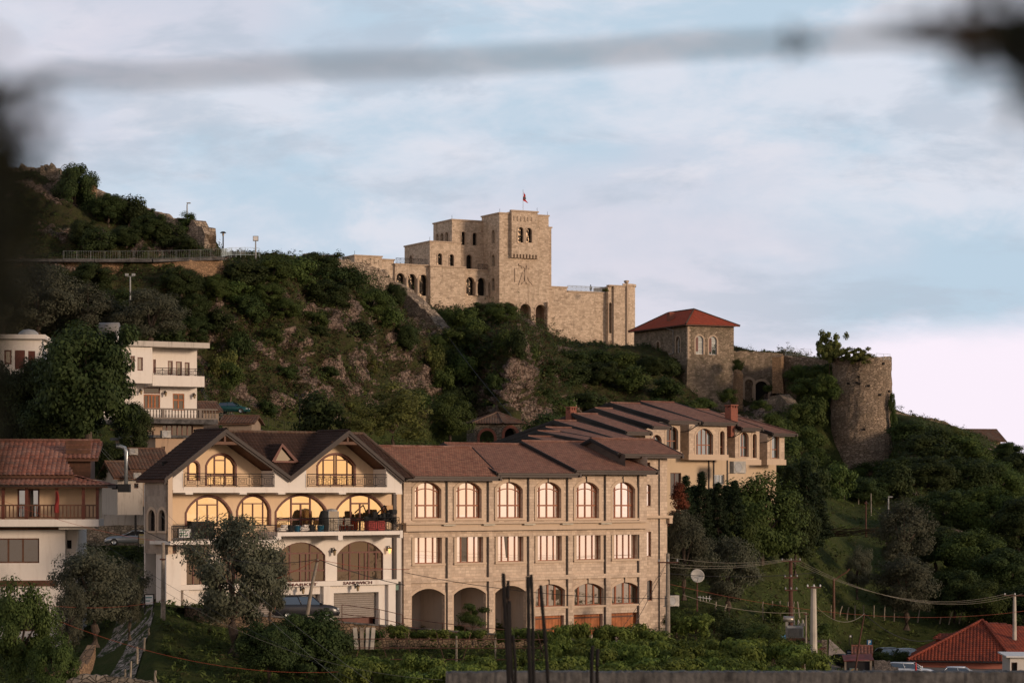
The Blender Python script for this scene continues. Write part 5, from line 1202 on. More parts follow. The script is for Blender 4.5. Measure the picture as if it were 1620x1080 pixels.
# ================================================================ rampart walls
def poly_wall(name,nodes,thick,mat,label,cat='wall',group=None,seed=0,steps=14,rough=.5,cap=None):
    """nodes: (px, py_top, py_bottom, Y); an irregular standing wall with real thickness"""
    rnd=random.Random(seed); pts=[]
    for i in range(len(nodes)-1):
        a,b=nodes[i],nodes[i+1]; n=max(2,int(abs(b[0]-a[0])/4))
        for k in range(n+(i==len(nodes)-2)):
            t=k/n; pts.append([a[j]+(b[j]-a[j])*t for j in range(4)])
    base=P(pts[0][0],pts[0][2],pts[0][3]); mb=MB(); n=len(pts); H=8
    Fm=[]
    for i,(px,pt_,pb_,Y) in enumerate(pts):
        top=P(px,pt_,Y); bot=P(px,pb_,Y); j=noise.noise(Vector((px*.13,seed,0)))*rough+rnd.uniform(-.12,.12)*rough
        nx=pts[min(i+1,n-1)]; pv=pts[max(i-1,0)]; d=P(nx[0],0,nx[3])-P(pv[0],0,pv[3]); d.z=0; d.normalize(); nn=Vector((-d.y,d.x,0)); 
        if nn.y<0: nn=-nn
        for side in (0,1):
            for h in range(H+1):
                t=h/H; q=bot.lerp(top+Vector((0,0,j)),t); bul=noise.noise(q*.35+Vector((seed,0,0)))*.35*rough*(1-.3*t)
                off=nn*(thick*side)+nn*(bul if side==0 else 0)-nn*(.5*(1-t) if side==0 else 0)
                mb.v.append(tuple(q+off-base))
    m=2*(H+1)
    for i in range(n-1):
        for h in range(H): 
            a=i*m+h; mb.f.append((a,a+m,a+m+1,a+1)); a=i*m+H+1+h; mb.f.append((a+m,a,a+1,a+m+1))
        a=i*m+H; mb.f.append((a,a+m,a+m+H+1,a+H+1))
    for i in (0,n-1):
        for h in range(H): a=i*m+h; q=(a,a+1,a+H+2,a+H+1); mb.f.append(q if i==0 else q[::-1])
    # world-aligned pattern coordinates: turn the object so that its x runs along the wall
    o=mb.build(name,mat,None); o.location=base; tag(o,label,cat,group); 
    d=(P(pts[-1][0],0,pts[-1][3])-P(pts[0][0],0,pts[0][3])); an=math.atan2(d.y,d.x); rot=Matrix.Rotation(-an,4,'Z'); o.data.transform(rot); o.rotation_euler=(0,0,an); return o
WR=M['wall_rubble']
poly_wall('rampart_wall',[(486,404,425,356),(520,405,432,368),(545,411,444,376),(575,416,462,380),(600,424,480,384),(618,436,495,388),(628,452,505,388),(645,466,520,386),(662,480,540,384),(680,500,560,382),(692,518,572,380),(697,545,580,378)],2.2,M['rampart'],'crumbling rubble rampart curving down from the hilltop to the foot of the castle',seed=3,rough=1.0)
poly_wall('rampart_wall',[(-40,262,330,352),(66,264,330,352),(92,266,330,352),(96,282,330,352),(147,300,330,352),(150,304,340,351),(185,313,350,350),(230,331,360,348),(262,343,380,346),(290,352,395,344),(302,352,408,342),(314,357,408,341),(324,369,409,340),(330,386,409,340)],2.5,M['rampart'],'high ruined wall stepping down the left hilltop to a rounded end',seed=5,rough=1.0)
poly_wall('ruined_turret',[(64,263,300,349),(93,265,300,349)],3.0,WR,'stub of ruined turret beside the tree on the far left hilltop','ruin',seed=9,rough=1.2)
poly_wall('ruined_pier',[(139,287,322,348),(150,292,322,348)],2.0,M['warm_wall'],'pale broken wall end behind the hilltop tree on the left','ruin',seed=11,rough=.8)
poly_wall('retaining_wall',[(-20,412,450,314),(60,412,452,314),(150,413,455,314),(235,413,447,315.5),(300,411,440,317),(345,409,436,320),(352,409,430,321)],1.6,M['warm_wall'],'long warm stone retaining wall under the railed hillside path',seed=13,rough=.5)
pc=MB(); 
for (a,b) in (((-20,409.5,313.2),(150,410.5,313.2)),((150,410.5,313.2),(240,410.5,314.6)),((240,410.5,314.6),(352,407.5,320))):
    p0,p1=P(*a),P(*b); d=(p1-p0).normalized(); nn=Vector((-d.y,d.x,0))
    q=[p0-nn*.5,p1-nn*.5,p1+nn*3.5,p0+nn*3.5]; pc.add([v+Vector((0,0,.0)) for v in q]+[v-Vector((0,0,.35)) for v in q],[(0,1,2,3),(7,6,5,4),(0,4,5,1),(1,5,6,2),(3,2,6,7),(0,3,7,4)])
po=pc.build('path',M['concrete_dark']); tag(po,kind='structure')
poly_wall('hill_wall',[(1075,568,720,452),(1003,556,668,446),(985,556,660,448),(860,560,640,470)][::-1],1.5,WR,'ivy draped terrace wall below the castle and left of the gatehouse',seed=17,rough=.5)
# gate court walls
poly_wall('gate_wall',[(1158,555,660,437),(1200,556,655,438),(1241,559,650,438)],2.0,M['gate_rubble'],'rubble wall with a dark arched gateway right of the red roofed gatehouse',seed=19,rough=.3)
gw=bpy.data.objects['gate_wall']
def gate_arches():
    for (a,b,t,bo,Y,nm,dark) in ((1193.5,1215,603,640,435.2,'gateway',True),(1178,1191,600,646,435.0,'blind_arch',False)):
        o=P(a,bo,Y); w=P(b,bo,Y).x-o.x; h=P(a,t,Y).z-o.z; A=Arch(0,w,0,h,9); m=MB(); archtrim(m,fx(0),A,.45,.5); k=m.build(nm,M['castle_trim'],gw); k.matrix_parent_inverse=gw.matrix_basis.inverted(); k.location=o
        m=MB(); m.wall(fx(.05),A.loop(),[],0); k2=m.build('dark_opening',M['dark'] if dark else M['wall_rubble'],k)
bpy.context.view_layer.update(); gate_arches()
poly_wall('wing_wall',[(1236,562,622,424),(1240,564,640,428),(1247,566,600,434)],1.6,M['warm_wall'],'narrow pale wing wall standing out beside the arched gateway','wall',seed=23,rough=.8)
poly_wall('broken_wall',[(1200,640,672,416),(1212,630,672,415),(1228,624,668,414),(1238,630,665,412),(1246,640,665,410)],2,M['wall_rubble'],'low broken wall in front of the arched gateway','wall',seed=29,rough=1.2)
poly_wall('ruined_pier',[(1161,583,650,424),(1166,590,660,423)],1.2,M['warm_wall'],'tall thin ruined pier against the right edge of the gatehouse','ruin',seed=31,rough=1.0)
poly_wall('hill_wall',[(1240,563,640,428),(1290,566,660,424),(1335,568,690,420)],2,WR,'ivy covered wall between the gateway and the big round tower',seed=33,rough=.4)
poly_wall('hill_wall',[(1415,650,662,436),(1440,657,668,440),(1462,660,672,442),(1490,664,678,444),(1508,673,690,446),(1530,680,700,448)],1.2,WR,'low stone wall along the grassy crest right of the round tower',seed=35,rough=.3)
# round tower
def round_tower():
    Y=416; cx=1363; c=P(cx,735,Y); rt=empty('round_tower',c,0,'huge round rubble tower with flared base and ivy on its left flank','tower'); k=K*Y
    prof=[]; 
    for py,hw in ((790,60),(760,57),(735,54),(705,51),(680,49.5),(655,48.5),(640,48),(600,47.3),(575,46.8),(566,46.4)): prof.append((hw*k,(735-py)*k))
    ring_=[]; m=MB(); n=96; rows=[]
    zs=np.linspace(prof[0][1],prof[-1][1],60); rr=np.interp(zs,[p[1] for p in prof],[p[0] for p in prof])
    for i,(z,r) in enumerate(zip(zs,rr)):
        for j in range(n):
            a=2*math.pi*j/n; q=Vector((math.cos(a)*3,math.sin(a)*3,z*.5)); dd=noise.noise(q)*.22+noise.noise(q*3.1)*.10
            top=.0
            if i==len(zs)-1: top=noise.noise(Vector((math.cos(a)*4,math.sin(a)*4,3)))*.45
            m.v.append(((r+dd)*math.cos(a),(r+dd)*math.sin(a),z+top))
    for i in range(59):
        for j in range(n): m.f.append((i*n+j,i*n+(j+1)%n,(i+1)*n+(j+1)%n,(i+1)*n+j))
    b=len(m.v); m.v.append((0,0,zs[-1]-.1)); 
    for j in range(n): m.f.append((59*n+j,59*n+(j+1)%n,b))
    m.build('masonry',M['tower_rubble'],rt)
    for (px,py) in ((1337,608),(1349,607),(1353,609),(1352,598),(1360,680),(1367,612),(1321,609),(1385,626),(1401,620),(1391,577)):
        dx=(px-cx)*k; z=(735-py)*k; r=float(np.interp(z,zs,rr)); yy=-math.sqrt(max(0,r*r-dx*dx)); h=MB(); h.cbox((dx,yy,z),.38,.5,.38,math.atan2(dx,-yy)); h.build('putlog_hole',M['dark'],rt)
    return rt
RT=round_tower()
# ================================================================ house with the clay roof on the left
FL=Fr(0,175,0,5)
def c1(x,y): return x/2.57,660+y/2.57
def build_left_house():
    F=FL; rt=froot('clay_roof_house',F,'cream house with mottled clay tile roof and long timber balcony at the left edge','house'); f=fx(0)
    x0=F.X(-60); xw=F.X(103); zg=F.Z(50,1045); zs=F.Z(60,833); zs1=F.Z(60,821,-1.6)
    W1=Arch(F.X(-8),F.X(62),F.Z(30,890),F.Z(30,851),0); W2=Arch(F.X(8),F.X(60),F.Z(30,998),F.Z(30,951),0)
    m=MB(); m.wall(f,[(x0,zg),(xw,zg),(xw,zs),(x0,zs)],[W1.loop(),W2.loop()],.2); m.add([(xw,0,zg),(xw,1.6,zg),(xw,1.6,zs),(xw,0,zs)],[(0,1,2,3)]); m.add([(xw,1.6,zg),(F.X(123,1.6),1.6,zg),(F.X(123,1.6),1.6,zs),(xw,1.6,zs)],[(0,1,2,3)]); xr=F.X(123,1.6); m.add([(xr,1.6,zg),(xr,9,zg),(xr,9,zs),(xr,1.6,zs)],[(0,1,2,3)])
    m.build('lower_wall',M['villa_white'],rt)
    for w in (W1,W2): window(rt,f,w,.12,M['wood_brown'],M['g_dark'],.10,(.3,.63),(),.12)
    b=MB(); b.box(x0,F.X(90),-.10,-.003,F.Z(40,926.5),F.Z(40,917.5)); b.box(x0,F.X(103),-.08,-.003,F.Z(40,838),F.Z(40,833.5)); b.build('timber_band',M['wood_brown'],rt)
    v=MB(); v.box(F.X(101,1.5),F.X(113,1.5),1.5,1.598,F.Z(105,867,1.6),F.Z(105,854,1.6)); v.build('vent_window',M['dark'],rt)
    # slab and balcony
    s=MB(); xe=F.X(156,-1.6); s.box(x0,xe,-1.6,3.0,F.Z(60,832.5,-1.6),zs1); s.box(F.X(95),F.X(156,-1.6)-.3,-1.0,2.0,F.Z(60,836,-1.6)-.05,F.Z(60,832.5,-1.6)-.003); s.build('balcony_slab',M['villa_white'],rt)
    zt=F.Z(60,765); Ws=[Arch(F.X(27),F.X(62),zs1+.05,F.Z(60,773),0)]
    m=MB(); m.wall(fx(.2),[(x0,zs1),(F.X(151),zs1),(F.X(151),zt+.3),(x0,zt+.3)],[w.loop() for w in Ws],.2); m.add([(F.X(151),.2,zs1),(F.X(151),6,zs1),(F.X(151),6,zt+.3),(F.X(151),.2,zt+.3)],[(0,1,2,3)]); m.build('upper_wall',M['villa_cream'],rt)
    for w in Ws: window(rt,fx(.2),w,.12,M['wood_dark'],M['g_blue'],.12,(.5,),(),.22)
    p=MB(); 
    for px_ in (-30,5,42,90,132,154): X=F.X(px_,-1.4); p.box(X-.11,X+.11,-1.5,-1.28,zs1,zt+.15)
    p.build('post',M['wood_dark'],rt)
    r=MB(); zr=F.Z(60,799.5,-1.5); r.box(x0,xe-.08,-1.52,-1.42,zr-.02,zr+.08); r.box(x0,xe-.08,-1.5,-1.43,zs1+.08,zs1+.16); X=x0
    while X<xe-.2: r.box(X,X+.09,-1.495,-1.435,zs1+.161,zr-.021); X+=.27
    r.build('balustrade',M['wood_brown'],rt)
    # roofs
    def tr(poly_pts,p,q,name,mat=M['clay']):
        mb=MB(); p=Vector(p); q=Vector(q); U=(q-p).normalized(); s_=Vector(poly_pts[2]); Wd=s_-p; Vd=(Wd-U*Wd.dot(U)).normalized(); pp=[((Vector(a)-p).dot(U),(Vector(a)-p).dot(Vd)) for a in poly_pts]
        tiles(mb,p,U,Vd,pp,.34,.42,.06); o=mb.build(name,mat,rt); s=MB(); d=Vector((0,0,-.05)); n=len(poly_pts); s.add([Vector(a)+d for a in poly_pts]+[Vector(a)+d*4 for a in poly_pts],[tuple(range(n)),tuple(range(2*n-1,n-1,-1))]+[(i,(i+1)%n,n+(i+1)%n,n+i) for i in range(n)]); s.build('roof_deck',M['wood_brown'],o); return o
    ye=-2.0; xq,zq=F.uv(170,767,ye); yi=.3; z2=F.Z(115,754,yi); xi=F.X(117,yi)
    a=(x0,ye,zq); b=(xq,ye,zq); c=(xi,yi,z2); d=(x0,yi,z2); tr([a,b,c,d],a,b,'lower_roof')
    e=(xq,ye,zq); g=(xq,6,zq); h=(xi,6,z2+.1); 
    tr([e,g,h,c],e,g,'lower_roof')
    yu=-.6; zu=F.Z(60,751.5,yu); xu1=F.X(118,yu); yr=4.2; zr2=F.Z(60,698,yr); xr2=F.X(137,yr); 
    a=(x0,yu,zu); b=(xu1,yu,zu); t=.49; ym=yu+(yr-yu)*t; zm=zu+(zr2-zu)*t; xm0=F.X(103,ym); xm1=F.X(155,ym)
    tr([a,b,(xm0,ym,zm),(x0,ym,zm)],a,b,'upper_roof'); a2=(x0,ym,zm); b2=(xm1,ym,zm); tr([a2,b2,(xr2+1.2,yr,zr2),(x0,yr,zr2)],a2,b2,'upper_roof')
    k=MB(); ridge(k,(x0,yr,zr2+.08),(xr2+1.0,yr,zr2+.08),.13); k.build('ridge_tiles',M['clay'],rt)
    w=MB(); w.box(F.X(100,ym+.5),F.X(143,ym+.5),ym+.5,yr+2,F.Z(120,760,ym),F.Z(120,727,ym+.5)); 
    for i in range(8): z=F.Z(120,754,ym)+i*.34; w.box(F.X(104,ym+.5),F.X(143,ym+.5)+.02,ym+.47,ym+.498,z,z+.30)
    w.build('timber_loft',M['wood_brown'],rt)
    g=MB(); g.box(x0,xq,ye-.1,ye-.01,zq-.12,zq-.0); g.build('gutter',M['gutter'],rt)
    dp=MB(); X=F.X(121,1.4); dp.tube([(X+.3,0,zs-.2),(X+.1,1.2,zs-1.0),(X,1.45,zs-1.6),(X,1.45,zg)],.06,6); dp.build('downpipe',M['white'],rt)
    return rt,F
LH,_F=build_left_house()
def scarf():
    F=FL; q=F.world((F.X(90,-1.75),-1.75,F.Z(90,815,-1.7))); m=MB(); n=8
    for i in range(n+1):
        t=i/n
        for j in range(4): m.v.append(((j/3-.5)*(.16+.22*t)+.05*math.sin(6*t),.06*math.sin(j*2+3*t),-1.5*t+1.7))
    for i in range(n):
        for j in range(3): a=i*4+j; m.f.append((a,a+1,a+5,a+4))
    o=m.build('red_flag',plain('red_flag_cloth',(.20,.02,.018),.8,.1)); o.location=q; tag(o,'red flag hanging limp on the timber balcony post of the clay roofed house','flag')
scarf()
# ================================================================ white house up the hill on the left
FW=Fr(208,250,0,30)
def c3(x,y): return x/3.6,490+y/3.6
def build_white_house():
    F=FW; rt=froot('white_house',F,'flat roofed white house with stone balustrade terrace behind the big dark tree','house')
    f=fx(0); xa=0; xb=F.X(311.5); zb=F.Z(260,655); zt=F.Z(230,551); x_l=F.X(150)
    zsl=F.Z(280,605,0)
    wd=[archc(c3,818,912,442,478,0,F),archc(c3,818,912,482,562,0,F),archc(c3,984,1050,477,572,0,F)]
    up=[archc(c3,872,888,282,360,0,F),archc(c3,956,984,290,368,0,F),archc(c3,1002,1036,294,376,0,F),archc(c3,1052,1080,299,378,0,F)]
    m=MB(); m.wall(f,[(x_l,zb-1),(xb,zb-1),(xb,zt),(x_l,zt)],[a.loop() for a in wd+up],.2); m.add([(xb,0,zb),(xb,9,zb),(xb,9,zt),(xb,0,zt)],[(0,1,2,3)]); m.build('wall',M['villa_white'],rt)
    yb=-2.0; xp=F.X(241,yb); zq=F.Z(220,609,yb); wn=[archc(c3,783,814,270,346,0,F,yb),archc(c3,745,768,262,342,0,F,yb)]
    m=MB(); m.wall(fx(yb),[(F.X(190,yb),F.Z(220,606,yb)),(xp,F.Z(220,606,yb)),(xp,F.Z(220,549,yb)),(F.X(190,yb),F.Z(220,549,yb))],[a.loop() for a in wn],.2); m.add([(xp,yb,F.Z(220,606,yb)),(xp,0,F.Z(220,606,yb)),(xp,0,F.Z(220,549,yb)),(xp,yb,F.Z(220,549,yb))],[(0,1,2,3)]); m.build('wall',M['villa_white'],rt)
    for a in wn: window(rt,fx(yb),a,.12,M['wood_dark'],M['g_low'],.12)
    window(rt,f,wd[0],.12,M['wood_dark'],M['g_dark'],.09); window(rt,f,wd[1],.12,M['wood_orange'],M['g_dark'],.12,(.3,.5,.7),(),.14); window(rt,f,wd[2],.12,M['wood_orange'],M['g_dark'],.12,(.5,),(.62,),.14)
    for a in up: window(rt,f,a,.12,M['wood_dark'],M['g_low'],.12)
    r=MB(); zr=F.Z(230,548,yb); r.box(F.X(150),F.X(323.5,-1.0),-2.4,9,zr,zr+.55); r.build('roof_slab',plaster('stained_roof_edge',(.50,.45,.40),(.10,.09,.07),1.0),rt)
    b=MB(); zb0=F.Z(280,611,-1.8); zb1=F.Z(280,594,-1.8); x2=F.X(323.5,-1.8); x1=F.X(241.5,-1.8); b.box(x1,x2,-1.8,-1.65,zb0,zb1); b.box(x1+.003,x2-.003,-1.649,-.003,zb0+.003,zb0+.3); b.box(x2-.15,x2-.002,-1.648,1.2,zb0,zb1-.002); b.build('balcony',M['villa_white'],rt)
    q=MB(); railing(q,fx(-1.72),x1+.2,x2-.1,zb1,.75,.9,True,.025); q.build('railing',M['iron'],rt)
    for c in ((936,475),(1100,488),(796,465)): u,v=F.uv(*c3(*c),0); wall_lamp(rt,(u,0,v),False,1.3)
    # terrace with turned balusters
    yt=-4.5; z1=F.Z(270,645.5,yt); z0=F.Z(270,662,yt); xl=F.X(196,yt); xr=F.X(345,yt)
    t=MB(); t.box(xl,xr,yt,3,z0-.5,z0-.03); t.build('terrace',M['concrete_dark'],rt)
    bl=MB(); bl.box(xl,xr,yt+.05,yt+.35,z1-.15,z1); bl.box(xl,xr,yt+.05,yt+.35,z0-.03,z0+.12)
    X=xl+.2; i=0
    while X<xr-.1:
        if i%12==0: bl.box(X-.14,X+.14,yt+.06,yt+.34,z0+.121,z1-.151)
        else: bl.lathe([(.07,0),(.09,.15),(.05,.5),(.08,.62),(.05,(z1-z0)-.28)],(X,yt+.2,z0+.12),6)
        X+=.34; i+=1
    bl.build('balustrade',plaster('weathered_balusters',(.20,.165,.14),(.08,.07,.05),.8),rt)
    # rough lower storey
    ys=-2.8; u0=F.X(222,ys); u1=F.X(322,ys); zl=F.Z(270,705,ys); 
    w=[archc(c3,925,1100,655,725,0,F,ys),archc(c3,806,876,688,735,0,F,ys)]
    m=MB(); m.wall(fx(ys),[(u0,zl-2),(u1,zl-2),(u1,z0-.55),(u0,z0-.55)],[a.loop() for a in w],.3); m.add([(u1,ys,zl-2),(u1,4,zl-2),(u1,4,z0-.6),(u1,ys,z0-.6)],[(0,1,2,3)]); m.build('basement_wall',plaster('rough_render',(.36,.26,.19),(.1,.08,.06),.7),rt)
    for a in w: window(rt,fx(ys),a,.2,M['wood_dark'],M['g_dark'],.1,(.16,.33,.5,.66,.83) if a.w>3 else (.5,),(),.12)
    return rt
WH=build_white_house()
def build_far_left_house():
    F=Fr(-60,252,0,6); rt=froot('white_house',F,'low flat roofed white house with brown shutters at the far left edge','house'); f=fx(0)
    zb=F.Z(20,600); zt=F.Z(20,536); xb=F.X(66); w=[archc(c3,24,66,228,310,0,F),archc(c3,84,142,230,338,0,F),archc(c3,160,200,234,312,0,F)]
    m=MB(); m.wall(f,[(0,zb),(xb,zb),(xb,zt),(0,zt)],[a.loop() for a in w],.15); m.add([(xb,0,zb),(xb,8,zb),(xb,8,zt),(xb,0,zt)],[(0,1,2,3)]); m.build('wall',M['villa_white'],rt)
    window(rt,f,w[0],.1,M['wood_dark'],M['g_low'],.16); 
    for a in w[1:]:
        s=MB(); s.box(a.x0,a.x1,.03,.1,a.z0,a.z1)
        for i in range(10): z=a.z0+(a.z1-a.z0)*i/10; s.box(a.x0+.08,a.x1-.08,-.01,.029,z+.03,z+.14)
        s.build('shutter',M['wood_dark'],rt)
    r=MB(); r.box(-.2,xb+.4,-.5,8,zt,zt+.45); r.build('roof_slab',M['villa_white'],rt); b=MB(); b.box(-.2,xb+.2,-1.2,0-.003,zb-.3,zb); b.build('ledge',M['concrete_dark'],rt)
    d=MB(); 
    for i in range(9):
        pass
    d.lathe([(1.15,0),(1.0,.4),(.6,.68),(0,.78)],(F.X(45,3),3,zt+.45),18); d.build('roof_dome',M['grille'],rt,True)
build_far_left_house()
# ================================================================ sheds and roofs behind the villa
def shed(px0,px1,pyt,pyb,Y,deg,depth,mat,label,roofmat=None,wins=(),name='shed',flat=.25,cat='shed',group=None,ridge_h=0,ov=.4,winmat=None):
    F=Fr(px0,Y,0,deg); zt=F.Z(px0,pyt); zb=F.Z(px0,pyb); xb=F.X(px1); rt=empty(name,F.world((0,0,zb)),F.a,label,cat,group); h=zt-zb
    As=[Arch(F.X(a),F.X(b),F.Z((a+b)/2,d)-zb,F.Z((a+b)/2,c)-zb,0) for a,b,c,d in wins]
    m=MB(); m.wall(fx(0),[(0,-2),(xb,-2),(xb,h),(0,h)],[a.loop() for a in As],.2)
    for x in (0,xb): m.add([(x,0,-2),(x,depth,-2),(x,depth,h),(x,depth/2,h+ridge_h),(x,0,h)],[(0,1,2,3,4)])
    m.add([(0,depth,-2),(xb,depth,-2),(xb,depth,h),(0,depth,h)],[(0,1,2,3)])
    m.build('wall',mat,rt)
    for a in As: window(rt,fx(0),a,.15,M['wood_brown'],winmat or M['g_dark'],.07)
    if ridge_h:
        r=MB(); 
        for s in (0,1):
            ye=-ov if s==0 else depth+ov; U=Vector((1,0,0)); Vd=Vector((0,depth/2-ye,ridge_h+ov*ridge_h/(depth/2))).normalized(); L=math.hypot(depth/2-ye,ridge_h+ov*ridge_h/(depth/2)); z_e=h-ov*ridge_h/(depth/2)
            tiles(r,(-ov,ye,z_e+.03),U,Vd,[(0,0),(xb+2*ov,0),(xb+2*ov,L),(0,L)],.32,.4,.05)
            r.add([(-ov,ye,z_e),(xb+ov,ye,z_e),(xb+ov,depth/2,h+ridge_h),(-ov,depth/2,h+ridge_h),(-ov,ye,z_e-.12),(xb+ov,ye,z_e-.12),(xb+ov,depth/2,h+ridge_h-.12),(-ov,depth/2,h+ridge_h-.12)],[(0,1,5,4),(4,5,6,7),(0,3,7,4),(1,2,6,5)])
        ridge(r,(-ov,depth/2,h+ridge_h+.06),(xb+ov,depth/2,h+ridge_h+.06),.13)
        r.build('roof',roofmat,rt)
    else:
        r=MB(); r.box(-ov,xb+ov,-ov,depth+ov,h,h+flat); r.build('roof_slab',roofmat,rt)
    return rt
RR=plaster('rough_grey_render',(.30,.23,.18),(.08,.07,.05),.8)
shed(246,290,692,725,226,34,7,plaster('rough_pink_render',(.42,.29,.20),(.12,.09,.07),.6),'small flat roofed rough block house with two slit openings behind the villa gable',M['concrete_dark'],[(255,261,706,720),(275.5,282,707,718)],'block_house',cat='shed')
shed(218,247,695,722,230,34,5,RR,'low grey rendered outbuilding left of the flat roofed block house',M['concrete_dark'],[],'outbuilding')
shed(214,262,738,765,214,20,7,RR,'outbuilding under a wide dull red tile roof behind the villa gable',M['clay_old'],[],'tiled_outbuilding',ridge_h=1.6,ov=.6)
shed(186,226,752,778,212,25,5,plaster('peeling_white_wall',(.45,.40,.35),(.12,.1,.08),.8),'lower tiled shed with peeling white walls beside the steel flue',M['clay_old'],[(212,219,764,772)],'tiled_shed',ridge_h=1.2,ov=.5)
shed(320,346,648,680,262,20,5,RR,'small tiled hut below the green hatchback on the slope',M['clay_old'],[],'tiled_hut',ridge_h=.9)
shed(352,398,668,690,258,-8,4,RR,'long low shed with rusty tiled roof above the villa ridge',M['clay_old'],[],'tiled_hut',ridge_h=.7)
poly_wall('yard_wall',[(155,780,832,222),(190,772,830,221),(225,762,830,220),(240,768,830,219)],.5,plaster('old_whitewash',(.42,.38,.34),(.12,.1,.08),.9),'patchy whitewashed yard wall above the silver coupe',seed=41,rough=.5)
poly_wall('street_wall',[(120,828,866,232),(170,826,862,232),(235,824,862,231)],.6,M['field_wall'],'dark stone street wall behind the silver coupe',seed=43,rough=.3)
# pavilion
def pavilion():
    F=Fr(794,275,0,30); zt=F.Z(794,670); zb=F.Z(794,718); rt=empty('pavilion',F.world((0,0,zb)),F.a,'small hexagonal stone pavilion with brick arches and old tiled roof','pavilion'); h=zt-zb; x1=F.X(826); c=MB(); 
    A=Arch(F.X(789+ -0),F.X(817),0,F.Z(803,675.5)-zb,9); A=Arch(F.X(798),F.X(817),-.5,F.Z(806,677)-zb,9)
    m=MB(); m.wall(fx(0),[(-.0,-1),(x1,-1),(x1,h),(0,h)],[A.loop()],.5)
    d=Vector((-math.cos(R(28)),math.sin(R(28)),0)); w2=F.X(794)-0; L=3.1
    f2=lambda u,v,dd:(d.x*u+dd*d.y,d.y*u-dd*d.x*-1*1,v)
    f2=lambda u,v,dd:(d.x*u+dd*.47,d.y*u+dd*.88,v)
    B=Arch(.9,2.5,-.5,A.z1-.3,9); m.wall(f2,[(0,-1),(L,-1),(L,h),(0,h)],[B.loop()],.5); 
    m.add([(d.x*L,d.y*L,-1),(d.x*L+.9,d.y*L+3.5,-1),(d.x*L+.9,d.y*L+3.5,h),(d.x*L,d.y*L,h)],[(0,1,2,3)]); m.add([(x1,0,-1),(x1+1,3,-1),(x1+1,3,h),(x1,0,h)],[(0,1,2,3)])
    m.build('wall',M['field_wall'],rt)
    t=MB(); archtrim(t,fx(0),A,.35,.06); archtrim(t,f2,B,.3,.06); t.build('brick_arch',M['brick'],rt)
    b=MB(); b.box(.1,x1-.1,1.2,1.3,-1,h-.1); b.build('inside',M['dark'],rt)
    r=MB(); apex=(x1*.35,2.6,h+1.35); ring_=[(d.x*L-.5,d.y*L-.2,h),(-.15,-.55,h),(x1+.5,-.4,h),(x1+1.5,3,h),(x1*.4,6,h),(d.x*L+.3,d.y*L+4,h)]
    for i in range(6):
        p=Vector(ring_[i]); q=Vector(ring_[(i+1)%6]); U=(q-p).normalized(); Wd=Vector(apex)-p; Vd=(Wd-U*Wd.dot(U)).normalized(); tiles(r,p,U,Vd,[(0,0),((q-p).length,0),(Wd.dot(U),Wd.dot(Vd))],.3,.38,.05); ridge(r,p+Vector((0,0,.05)),Vector(apex)+Vector((0,0,.05)),.12)
    r.add(ring_,[tuple(range(6))]); r.build('roof',M['clay_old'],rt)
pavilion()
